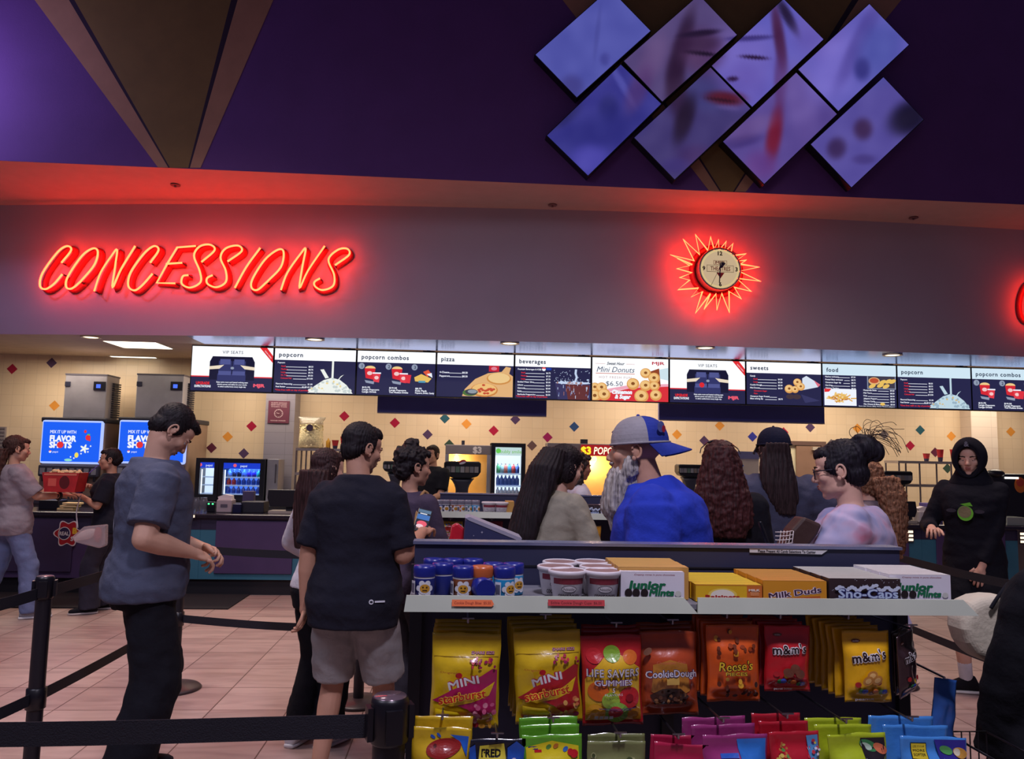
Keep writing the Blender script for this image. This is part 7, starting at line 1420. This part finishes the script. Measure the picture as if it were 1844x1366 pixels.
# H: bearded man in the blue tee with a cap worn backwards
F, t = person('bearded man in a bright blue tee with grey and blue cap turned backwards', at_px(1216, 3.02), 3.02, 86, 1.735, wx=1.16, wy=1.42, belly=.05, hp=4, hy=0, lean=7, hunch=9)
A = armset(F, dict(wrist=(-.22, .28, 1.0)), dict(wrist=(.2, .3, 1.0))); Lg = legset(F, dict(foot=(-.14, 0)), dict(foot=(.14, 0)))
body, HA = build_body(F, t, SK2, A, Lg, .0055, girth=1.3, jaw=1.15, sc=1.04); face_parts(F, body, t, lids=SK2, sc=1.04, brow=(110, 96, 90))
BLU = FAB((40, 60, 176)); shirt(F, t, A, BLU, off=.03, hem=.80, neck=1.50, sleeve=.85, sr=.105, seed=21, wr=.012); pants(F, t, Lg, NAVYC); shoes(F, t, Lg, BLACKC, BLACKC)
hair(F, t, [('h', (0, .040, -.095), (.050, .050, .050)), ('h', (0, .062, -.080), (.042, .038, .030)), ('hc', (0, .058, -.11), (0, .09, -.21), .060, .060), ('hc', (0, .086, -.19), (0, .095, -.29), .060, .026), ('hc', (0, .02, -.11), (0, .05, -.19), .05, .045), ('h', (.054, .018, -.066), (.016, .032, .046)), ('h', (-.054, .018, -.066), (.016, .032, .046)), ('h', (0, .092, -.050), (.030, .012, .008))], HAIRM((150, 142, 140), (206, 198, 192)), seed=14, amp=.003, strands=40, curly=.004, name='beard', sc=1.04)
def cap(F, t, col, front, sc=1., brim_back=True, brimcol=None):
    HR = F.R @ F.HR; k = F.k*sc; C = F.W(F.hc); mb = MB(); ma, mbk = FAB(col), FAB(front); nu, nv = 32, 10; vs = []
    for j in range(nv+1):
        a = PI/2*j/nv
        for i in range(nu):
            b = 2*PI*i/nu; r = math.cos(a)**.8 if j < nv else 0; vs.append(C+HR @ (Vector((.0865*r*math.cos(b), -.016+.106*r*math.sin(b), .022+.098*math.sin(a)))*k))
    for j in range(nv):
        for i in range(nu): mb.add([vs[j*nu+i], vs[j*nu+(i+1) % nu], vs[(j+1)*nu+(i+1) % nu], vs[(j+1)*nu+i]], [(0, 1, 2, 3)], (mbk if math.sin(2*PI*(i+.5)/nu) < -.30 else ma) if brim_back else ma, True)
    ring = [C+HR @ (Vector((.0885*math.cos(b), -.016+.108*math.sin(b), .020))*k) for b in [2*PI*i/32 for i in range(32)]]; mb.tube(ring, .0045*k, ma, 6, closed=True); mb.ell(C+HR @ (Vector((0, -.016, .120))*k), .007*k, mbk)
    o = mb.build('cap', t); mb = MB(); sg = -1 if brim_back else 1; rows = []
    for j in range(6):
        f = j/5
        for i in range(13):
            a = PI*(.12+.76*i/12); bx_ = .0885*math.cos(a)*(1-.12*f); by = -.016+sg*(.106*math.sin(a)+f*.078*math.sin(a)**.6); bz = .020-f*.030-(.022*math.cos(a)**2)*f; rows.append(C+HR @ (Vector((bx_, by, bz))*k))
    dn = HR @ Vector((0, 0, -.004*k)); n = len(rows); fs = [(j*13+i, j*13+i+1, j*13+14+i, j*13+13+i) for j in range(5) for i in range(12)]; vs = rows+[r+dn for r in rows]
    ed = list(range(13))+[13*j+12 for j in range(1, 6)]+list(range(5*13+11, 5*13-1, -1))+[13*j for j in range(4, 0, -1)]
    mb.add(vs, fs+[tuple(v+n for v in f[::-1]) for f in fs]+[(ed[i], ed[i]+n, ed[(i+1) % len(ed)]+n, ed[(i+1) % len(ed)]) for i in range(len(ed))], FAB(brimcol or front), True); mb.build('brim', o, recalc=True); return o
o = cap(F, t, (150, 146, 152), (44, 60, 150), sc=1.10)
HRm = F.R @ F.HR; mb = MB(); pb = F.W(F.hc)+HRm @ (Vector((-.060, -.098, .072))*F.k*1.1); nn = (HRm @ Vector((-.6, -.75, .3))).normalized(); ux = nn.cross(Vector((0, 0, 1))).normalized()*-1; uy = ux.cross(nn); cv = Canvas(mb, flat(pb+nn*.004, -ux, Vector((0, 0, 1)), nn, .001)); cv.ell(0, 0, .019, .022, FAB((90, 100, 160))); cv.ell(-.014, -.008, .010, .014, FAB((170, 40, 60))); mb.build('crest_patch', o)
# I: red-brown haired woman in black
F, t = person('woman with long red-brown hair in black, sunglasses pushed up on her head', at_px(1296, 3.95), 3.95, 4, 1.65, wx=1.22, wy=1.15, fem=True, hp=4); A = armset(F, dict(wrist=(-.2, .25, 1.)), dict(wrist=(.2, .25, 1.))); Lg = legset(F)
build_body(F, t, SK3, A, Lg, .009); shirt(F, t, A, BLACKC, off=.03, hem=.80, sleeve=1.85, sr=.088, seed=23, wr=.009); pants(F, t, Lg, BLACKC); shoes(F, t, Lg, BLACKC, BLACKC)
hair(F, t, LONG+[('h', (0, -.03, .03), (.094, .1, .098)), ('b', [(0, 1.72, .02, .06, .05), (0, 1.64, .0, .10, .09), (0, 1.54, .0, .125, .10), (0, 1.46, .02, .145, .085), (.01, 1.38, .03, .15, .07), (.02, 1.31, .035, .13, .055), (.03, 1.25, .03, .08, .04)])], RDH, seed=15, curly=.010, amp=.002)
HRm = F.R @ F.HR; P = lambda p: F.W(F.hc)+HRm @ (Vector(p)*F.k); sun = thing('sunglasses', 'sunglasses pushed up on the red-brown hair', 'sunglasses', P((0, .02, .13))); mb = MB()
for x in (-1, 1): mb.ell(P((x*.036, .035, .127)), [.030, .020, .008], M((24, 18, 26), rough=.2), HRm @ rotm('Y', x*.30), 16, 8)
mb.tube([P((-.012, .04, .133)), P((.012, .04, .133))], .003, M((24, 18, 26), rough=.2), 6); mb.build('lenses', sun)
mb = MB()
for x in (-1, 1): mb.tube([P((x*.064, .03, .118)), P((x*.098, -.01, .085)), P((x*.106, -.06, .055))], .003, M((24, 18, 26), rough=.2), 6)
mb.build('temples', sun)
# J: capped customer with long hair
F, t = person('customer in dark cap and dark grey tee with long hair, seen from behind', at_px(1392, 4.6), 4.6, 8, 1.755, wx=1.30, wy=1.2, hy=22, hp=2); A = armset(F, dict(wrist=(-.2, .25, 1.02)), dict(wrist=(.24, .22, 1.05), pole=(.5, -.6, -.6))); Lg = legset(F)
build_body(F, t, SK3, A, Lg, .008, girth=1.15); shirt(F, t, A, FAB((70, 72, 94)), off=.032, hem=.80, sleeve=.85, sr=.105, seed=25, wr=.010); pants(F, t, Lg, NAVYC); shoes(F, t, Lg, BLACKC, BLACKC)
hair(F, t, LONG+[('b', [(0, 1.66, .03, .06, .04), (0, 1.60, .0, .082, .06), (0, 1.52, .01, .095, .06), (.01, 1.43, .025, .10, .05), (.03, 1.34, .03, .085, .04), (.05, 1.25, .03, .05, .025)])], HAIRM((44, 32, 34)), seed=16, amp=.003); cap(F, t, (26, 28, 50), (26, 28, 50), sc=1.08, brim_back=False); glasses(F, t, M((150, 140, 140), rough=.3))
# K: woman with messy bun and glasses, tie-dye top
F, t = person('woman with messy dark bun and glasses in a pink and lilac tie-dye top', at_px(1546, 3.12), 3.12, 86, 1.645, wx=1.24, wy=1.32, fem=True, lean=5, hp=10, bust=.03, belly=.03)
A = armset(F, dict(wrist=(-.20, .36, 1.06), pole=(-.5, -.5, -.9)), dict(wrist=(.02, .44, 1.09), pole=(.5, -.4, -1))); Lg = legset(F); body, HA = build_body(F, t, SK3, A, Lg, .0055, {'L': dict(curl=.9, roll=-.8), 'R': dict(curl=.8, roll=.6)}, girth=1.25, jaw=1.12, sc=1.06); face_parts(F, body, t, lids=SK3, sc=1.06, half=.4)
def tiedye():
    m = bpy.data.materials.new('tie_dye'); m.use_nodes = True; nt = m.node_tree; b = nt.nodes['Principled BSDF']; tc = nt.nodes.new('ShaderNodeTexCoord'); n = nt.nodes.new('ShaderNodeTexNoise'); n.inputs['Scale'].default_value = 5.; n.inputs['Detail'].default_value = 2; n.inputs['Distortion'].default_value = 1.5; r = nt.nodes.new('ShaderNodeValToRGB'); e = r.color_ramp.elements
    e[0].position = .30; e[0].color = lin((146, 150, 190))+(1,); e[1].position = .76; e[1].color = lin((200, 130, 154))+(1,); x = e.new(.45); x.color = lin((178, 170, 200))+(1,); x = e.new(.57); x.color = lin((196, 172, 198))+(1,)
    nt.links.new(tc.outputs['Object'], n.inputs['Vector']); nt.links.new(n.outputs['Fac'], r.inputs[0]); nt.links.new(r.outputs['Color'], b.inputs['Base Color']); b.inputs['Roughness'].default_value = .9; return m
shirt(F, t, A, tiedye(), off=.034, hem=.97, neck=1.462, sleeve=.95, sr=.105, seed=27, wr=.012, name='tie_dye_top'); pants(F, t, Lg, NAVYC); shoes(F, t, Lg, BLACKC, BLACKC)
h_ = hair(F, t, [('h', (0, -.026, .038), (.080, .094, .086)), ('h', (0, -.055, -.022), (.070, .056, .062)), ('h', (0, .044, .070), (.056, .046, .032)), ('h', (.062, .0, .016), (.019, .05, .04)), ('h', (-.062, .0, .016), (.019, .05, .04)), ('h', (0, -.122, .070), (.052, .046, .056)), ('h', (0, -.150, .052), (.038, .034, .044)), ('h', (0, -.10, .11), (.03, .03, .022))], HAIRM((24, 20, 28)), seed=18, amp=.0028, sc=1.06)
mb = MB(); HRm = F.R @ F.HR; R = random.Random(8); P = lambda p: F.W(F.hc)+HRm @ (Vector(p)*F.k*1.06)
for i in range(26):
    a = R.uniform(-.3, 1.9); st = Vector((R.uniform(-.03, .03), -.125+R.uniform(-.02, .02), .10)); L = R.uniform(.05, .11); d1 = Vector((R.uniform(-.4, .4), -math.cos(a), math.sin(a))); p1 = st+d1*L*.5+Vector((0, 0, .012)); p2 = st+d1*L+Vector((0, -.02, -.02)); p3 = p2+Vector((R.uniform(-.01, .01), -.018, -.045*R.random()*1.6)); mb.tube([P(q) for q in smoothpts([st, p1, p2, p3], 4)], .0011, HAIRM((40, 26, 28)), 4)
for st in ((0, -.06, .118), ): mb.tube([P(q) for q in smoothpts([Vector((0, -.09, .10)), Vector((0, -.068, .135)), Vector((0, -.075, .158)), Vector((0, -.10, .165))], 5)], .0012, HAIRM((40, 26, 28)), 4)
mb.build('flyaway_strands', h_); glasses(F, t, M((26, 22, 40), rough=.3), sc=1.06)
ph = aty(1380, 972, 3.0); phone('smartphone', 'dark smartphone held up by the glasses woman', ph, F.R @ rotm('X', -.35) @ rotm('Z', PI+.3), lit=False)
# hand bracelet net and brown bag she carries
mb = MB(); c0 = aty(1412, 972, 2.98); wm = FAB((214, 204, 200))
for i in range(5):
    q = i/4; mb.tube(smoothpts([c0+Vector((-.025+.05*q, 0, -.035)), c0+Vector((-.022+.05*q, -.012, 0)), c0+Vector((-.012+.05*q, 0, .035))], 4), .0018, wm, 5); mb.tube(smoothpts([c0+Vector((-.035, 0, -.03+.06*q)), c0+Vector((0, -.014, -.028+.06*q)), c0+Vector((.035, 0, -.024+.06*q))], 4), .0018, wm, 5)
tag(mb.build('net_bracelet'), 'white net bracelet on the wrist of the glasses woman', 'bracelet')
mb = MB(); Yb = 2.98; q = [aty(x, y, Yb) for x, y in ((1404, 1000), (1428, 952), (1448, 930), (1482, 944), (1474, 962), (1452, 990), (1440, 1006))]; mb.prism(q, (0, .09, 0), M((64, 42, 36), rough=.55, bump=.2)); tag(mb.build('brown_bag', bevel=.012, recalc=True), 'brown leather bag held in front of the glasses woman', 'bag')
# L: woman with curly light brown hair behind her
F, t = person('woman with long curly light brown hair and taupe top behind the glasses woman', at_px(1560, 4.78), 4.78, 74, 1.57, wx=1.18, wy=1.12, fem=True, hp=8); A = armset(F, dict(wrist=(-.1, .22, 1.1)), dict(wrist=(.1, .22, 1.1))); Lg = legset(F); body, HA = build_body(F, t, SK3, A, Lg, .009); face_parts(F, body, t, lids=SK3)
shirt(F, t, A, FAB((104, 92, 100)), off=.026, sleeve=.9, sr=.09, seed=29); pants(F, t, Lg, NAVYC); shoes(F, t, Lg, BLACKC, BLACKC)
hair(F, t, LONG+[('h', (0, -.035, .035), (.09, .1, .09)), ('b', [(0, 1.64, .0, .10, .085), (0, 1.54, .03, .115, .09), (0, 1.44, .05, .12, .08), (0, 1.32, .06, .12, .07), (0, 1.2, .06, .10, .06), (0, 1.1, .05, .06, .04)])], LBH, seed=19, curly=.014)
# M: hooded boy facing the camera
F, t = person('teenage boy in a black hooded sweatshirt and black shorts facing the camera', at_px(1755, 5.25), 5.3, 172, 1.73, wx=1.0, wy=1.0, hp=8, hy=0, sh=.95); A = armset(F, dict(wrist=(-.06, .12, .87), pole=(-1, -.4, 0)), dict(wrist=(.215, .25, 1.13), pole=(.1, -1, -.4))); Lg = legset(F, dict(foot=(-.12, .0), fdir=20), dict(foot=(.07, .04), fdir=-64))
body, HA = build_body(F, t, SK3, A, Lg, .007, {'L': dict(curl=.5), 'R': dict(curl=.8)}); face_parts(F, body, t, lids=SK3, half=.6); HOOD = FAB((22, 22, 32)); sh = shirt(F, t, A, HOOD, off=.030, hem=.80, sleeve=1.88, sr=.074, seed=31, wr=.010, name='hooded_sweatshirt')
mb = MB(); HRm = F.R @ F.HR; P = lambda p: F.W(F.hc)+HRm @ (Vector(p)*F.k)
def hoodring(y, w, z0, z1, n=30): return [(w*math.cos(a), y, (z0+z1)/2+(z1-z0)/2*math.sin(a)) for a in [2*PI*i/n for i in range(n)]]
prof = [(.078, .066, -.120, .088), (.092, .074, -.126, .098), (.098, .088, -.130, .116), (.06, .106, -.13, .142), (.0, .112, -.13, .150), (-.06, .106, -.13, .138), (-.11, .074, -.12, .10), (-.128, .03, -.06, .05)]
rings = [hoodring(*p) for p in prof]; vs = [P(q) for r in rings for q in r]; n = 30; mb.add(vs, [(j*n+i, (j+1)*n+i, (j+1)*n+(i+1) % n, j*n+(i+1) % n) for j in range(len(rings)-1) for i in range(n)]+[tuple(range((len(rings)-1)*n, len(rings)*n))], HOOD, True)
mb.tube([P(q) for q in hoodring(.086, .070, -.124, .094)], .009, HOOD, 8, closed=True); mb.loft([(F.W(F.bend((0, -.02, z))), F.R @ Vector((a, 0, 0)), F.R @ Vector((0, b, 0))) for z, a, b in ((1.40, .165, .12), (1.46, .14, .12), (1.52, .105, .105), (1.56, .09, .095))], HOOD, 26); ho = mb.build('hood', sh)
mb = MB(); c0 = P((0, .072, .108)); cv = Canvas(mb, flat(c0+F.R @ Vector((0, .03, 0)), F.R @ Vector((-1, 0, 0)), Vector((0, 0, 1)), F.R @ Vector((0, 1, 0)), .001)); cv.text('&', 0, 0, .035, FAB((110, 110, 124)), bold=.03); mb.build('hood_print', ho)
mb = MB(); c0 = F.W(F.bend((.015, .185, 1.245))); cv = Canvas(mb, flat(c0, F.R @ Vector((-1, 0, 0)), Vector((0, 0, 1)), F.R @ Vector((0, 1, 0)), .0012)); gn, gp = FAB((110, 190, 60)), FAB((130, 120, 90))
cv.ell(0, 0, .048, .052, gn, n=26); cv.ell(-.004, .008, .040, .040, gp, n=24); cv.poly([(-.03, .06), (.03, .075), (.045, .05), (0, .052)], gn); cv.ell(-.085, .015, .03, .013, FAB((60, 56, 66))); cv.ell(.085, .015, .03, .013, FAB((60, 56, 66))); mb.build('chest_print', sh)
pants(F, t, Lg, FAB((22, 22, 30)), end=.48, r=(.112, .108, .1), name='shorts', wr=.008); shoes(F, t, Lg, FAB((26, 24, 30)), M((220, 214, 210)), FAB((214, 212, 218)))
# N: woman in grey at far left
F, t = person('woman with very long brown hair in grey tee and pale jeans holding a red tray', at_px(31, 7.5), 7.55, -82, 1.655, wx=1.12, wy=1.15, fem=True, lean=-4, hp=8); A = armset(F, dict(wrist=(-.10, .40, 1.20), pole=(-.3, -.3, -1)), dict(wrist=(.09, .37, 1.17), pole=(.3, -.2, -1))); Lg = legset(F, dict(foot=(-.12, -.24), fdir=10), dict(foot=(.12, .16), fdir=-10))
body, HA = build_body(F, t, SK1, A, Lg, .008, {'R': dict(curl=.35), 'L': dict(curl=.35)}, girth=1.1); face_parts(F, body, t, lids=SK1); shirt(F, t, A, FAB((150, 142, 152)), off=.034, hem=.80, sleeve=.92, sr=.09, seed=33, wr=.014); pants(F, t, Lg, FAB((112, 126, 168)), r=(.108, .088, .082), seed=34, wr=.008); shoes(F, t, Lg, FAB((150, 150, 160)), M((220, 220, 224)))
hair(F, t, SHORT+[('h', (0, -.035, .035), (.088, .1, .09)), ('b', [(0, 1.63, .0, .095, .08), (0, 1.52, .03, .11, .08), (0, 1.4, .05, .12, .07), (0, 1.28, .06, .12, .06), (0, 1.16, .065, .10, .05), (0, 1.08, .06, .06, .03)])], HAIRM((64, 44, 40)), seed=20, amp=.004, curly=.006)
FN = F; mb = MB(); w1 = F.W(A['R'][2]-(A['R'][2]-A['R'][1])*.12); ax = (F.W(A['R'][2])-F.W(A['R'][1])).normalized(); X_, Y_, D_ = frame_to((0, 0, 0), ax); mb.tube([w1+X_*(.036*math.cos(a))+Y_*(.036*math.sin(a)) for a in [2*PI*i/18 for i in range(18)]], .012, M((20, 20, 26), rough=.4), 8, closed=True); mb.ell(w1+Vector((0, -.036, .0)), (.02, .008, .02), M((20, 20, 26), rough=.3)); tag(mb.build('wrist_watch'), 'black wrist watch on the woman in grey', 'watch')
a = aty(77, 850, 7.45); b = aty(141, 886, 7.45); t2 = thing('popcorn_tray', 'red printed cardboard tray of popcorn held between two customers', 'tray', (a.x, 7.45, b.z)); RT = M((176, 34, 40), rough=.55, var=.15, vscale=20); x0, x1, z0, z1 = a.x, b.x, b.z, a.z
mb = MB(); mb.prism([(x0, 7.44, z1), (x1, 7.44, z1), (x1-.03, 7.44, z0), (x0+.03, 7.44, z0)], (0, .012, 0), RT); mb.prism([(x0, 7.62, z1), (x1, 7.62, z1), (x1-.03, 7.62, z0), (x0+.03, 7.62, z0)], (0, .012, 0), RT); mb.box((x0+.03, 7.45, z0), (x1-.03, 7.62, z0+.01), RT); mb.prism([(x0, 7.45, z1), (x0+.03, 7.45, z0), (x0+.042, 7.45, z0), (x0+.012, 7.45, z1)], (0, .18, 0), RT); mb.prism([(x1, 7.45, z1), (x1-.03, 7.45, z0), (x1-.042, 7.45, z0), (x1-.012, 7.45, z1)], (0, .18, 0), RT); mb.build('cardboard_tray', t2, recalc=True)
mb = MB(); cv = Canvas(mb, lambda x, y, l: Vector((x0+x*(x1-x0), 7.4395-.0006*l, z0+y*(z1-z0)))); cv.ell(.62, .5, .14, .34, M((90, 20, 26), rough=.5)); cv.rect(.18, .3, .4, .7, M((210, 90, 80), rough=.5)); cv.rect(.06, .86, .94, .95, M((214, 120, 100), rough=.5)); mb.build('tray_print', t2)
mb = MB(); R = random.Random(3); pc1 = M((226, 200, 150), rough=.8)
for i in range(120): mb.ell((R.uniform(x0+.03, x1-.03), R.uniform(7.46, 7.60), z1-.02+R.uniform(0, .035)), R.uniform(.010, .018), pc1, nu=6, nv=4)
mb.build('popcorn', t2)
# O: companion in black with a clear hip bag
F, t = person('person with dark hair in black tee and dark trousers facing left, drinking through a straw', at_px(203, 7.92), 7.9, 84, 1.56, wx=1.16, wy=1.15, fem=True, hp=2); A = armset(F, dict(wrist=(-.06, .24, 1.22), pole=(-.2, 0, -1)), dict(wrist=(.10, .18, 1.30), pole=(.3, 0, -1))); Lg = legset(F, dict(foot=(-.11, .1), fdir=8), dict(foot=(.12, -.02), fdir=-8))
body, HA = build_body(F, t, SK2, A, Lg, .008, {'L': dict(curl=.4), 'R': dict(curl=.9)}); face_parts(F, body, t, lids=SK2); shirt(F, t, A, FAB((28, 28, 40)), off=.03, hem=.84, sleeve=.85, sr=.088, seed=36); pants(F, t, Lg, FAB((50, 48, 62)), r=(.105, .09, .105), seed=37); shoes(F, t, Lg, BLACKC, M((190, 180, 180)))
hair(F, t, SHORT+[('h', (0, -.08, .0), (.06, .05, .06))], DKH, seed=22); FO = F
hd = F.W(A['R'][2]); c0 = hd+Vector((-.10, -.05, .02)); t2 = thing('drink_cup', 'lidded drink cup with a purple straw held by the person in black', 'cup', c0); mb = MB(); mb.lathe([(.03, -.09), (.042, .05), (.044, .055)], c0, M((60, 50, 110), rough=.4), 18); mb.build('cup_body', t2); mb = MB(); mb.lathe([(.046, .054), (.046, .064), (.02, .07)], c0, M((200, 196, 210), rough=.3), 18); mb.build('lid', t2); mb = MB(); mb.cyl(c0+Vector((0, 0, .06)), F.W(F.hc+F.HR @ Vector((0, .105, -.06))), .005, M((120, 100, 190), rough=.4), n=8); mb.build('straw', t2)
q = [aty(x, y, 7.5) for x, y in ((128, 967), (150, 948), (190, 944), (189, 982), (178, 987), (134, 976))]; t2 = thing('clear_bag', 'clear plastic hip bag with pale contents on the person in black', 'bag', q[0]); mb = MB(); mb.prism(q, (0, .07, 0), M((206, 190, 196), rough=.2, alpha=.4)); mb.build('pouch', t2, bevel=.012, recalc=True)
mb = MB(); c0 = aty(156, 962, 7.54); mb.ell(c0, (.10, .025, .045), FAB((214, 202, 200)), rotm('Y', -.35)); c1 = aty(176, 962, 7.54); mb.ell(c1, (.035, .025, .07), FAB((170, 100, 100))); mb.build('contents', t2); mb = MB(); mb.tube(smoothpts([aty(140, 950, 7.66), aty(138, 920, 7.68), aty(146, 890, 7.72)], 6), .006, FAB((220, 216, 216)), 6); mb.build('strap', t2)
# P: person in black coat at the right edge with cream tote
F, t = person('person in a black coat cut off by the right edge of the picture', at_px(1985, 1.98), 2.0, 30, 1.50, wx=1.4, wy=1.3, fem=True, hp=10); A = armset(F, dict(wrist=(-.32, .10, .78), pole=(-.8, -.5, -.2)), dict(wrist=(.30, .1, .80))); Lg = legset(F)
build_body(F, t, SK3, A, Lg, .009); shirt(F, t, A, FAB((20, 20, 26)), off=.05, hem=.62, sleeve=1.9, sr=.105, seed=41, wr=.010, name='coat', flare=.03); pants(F, t, Lg, BLACKC); shoes(F, t, Lg, BLACKC, BLACKC); hair(F, t, SHORT+[('l', [((0, -.03, .05), .085, .08), ((0, -.02, -.10), .105, .09), ((0, .0, -.25), .11, .07), ((0, .02, -.36), .08, .04)])], HAIRM((52, 36, 30)), seed=24)
Yb = 2.165; q = [aty(x, y, Yb) for x, y in ((1796, 1074), (1772, 1077), (1752, 1086), (1739, 1104), (1738, 1135), (1746, 1160), (1762, 1185), (1800, 1200), (1830, 1190), (1830, 1076))]; tt = thing('tote_bag', 'cream cloth tote bag carried by the person in the black coat', 'bag', q[0]); CT = FAB((204, 194, 172))
mb = MB(); c0 = aty(1785, 1132, Yb); rs = []
mb.prism(q, (0, .10, 0), CT); mb.build('sack', tt, bevel=.045, seg=6, recalc=True); mb = MB(); mb.tube(smoothpts([aty(1784, 1095, Yb-.01), aty(1792, 1082, Yb-.012), aty(1799, 1072, Yb-.01), aty(1815, 1050, Yb)], 5), .005, BLACKC, 6); mb.build('strap', tt)
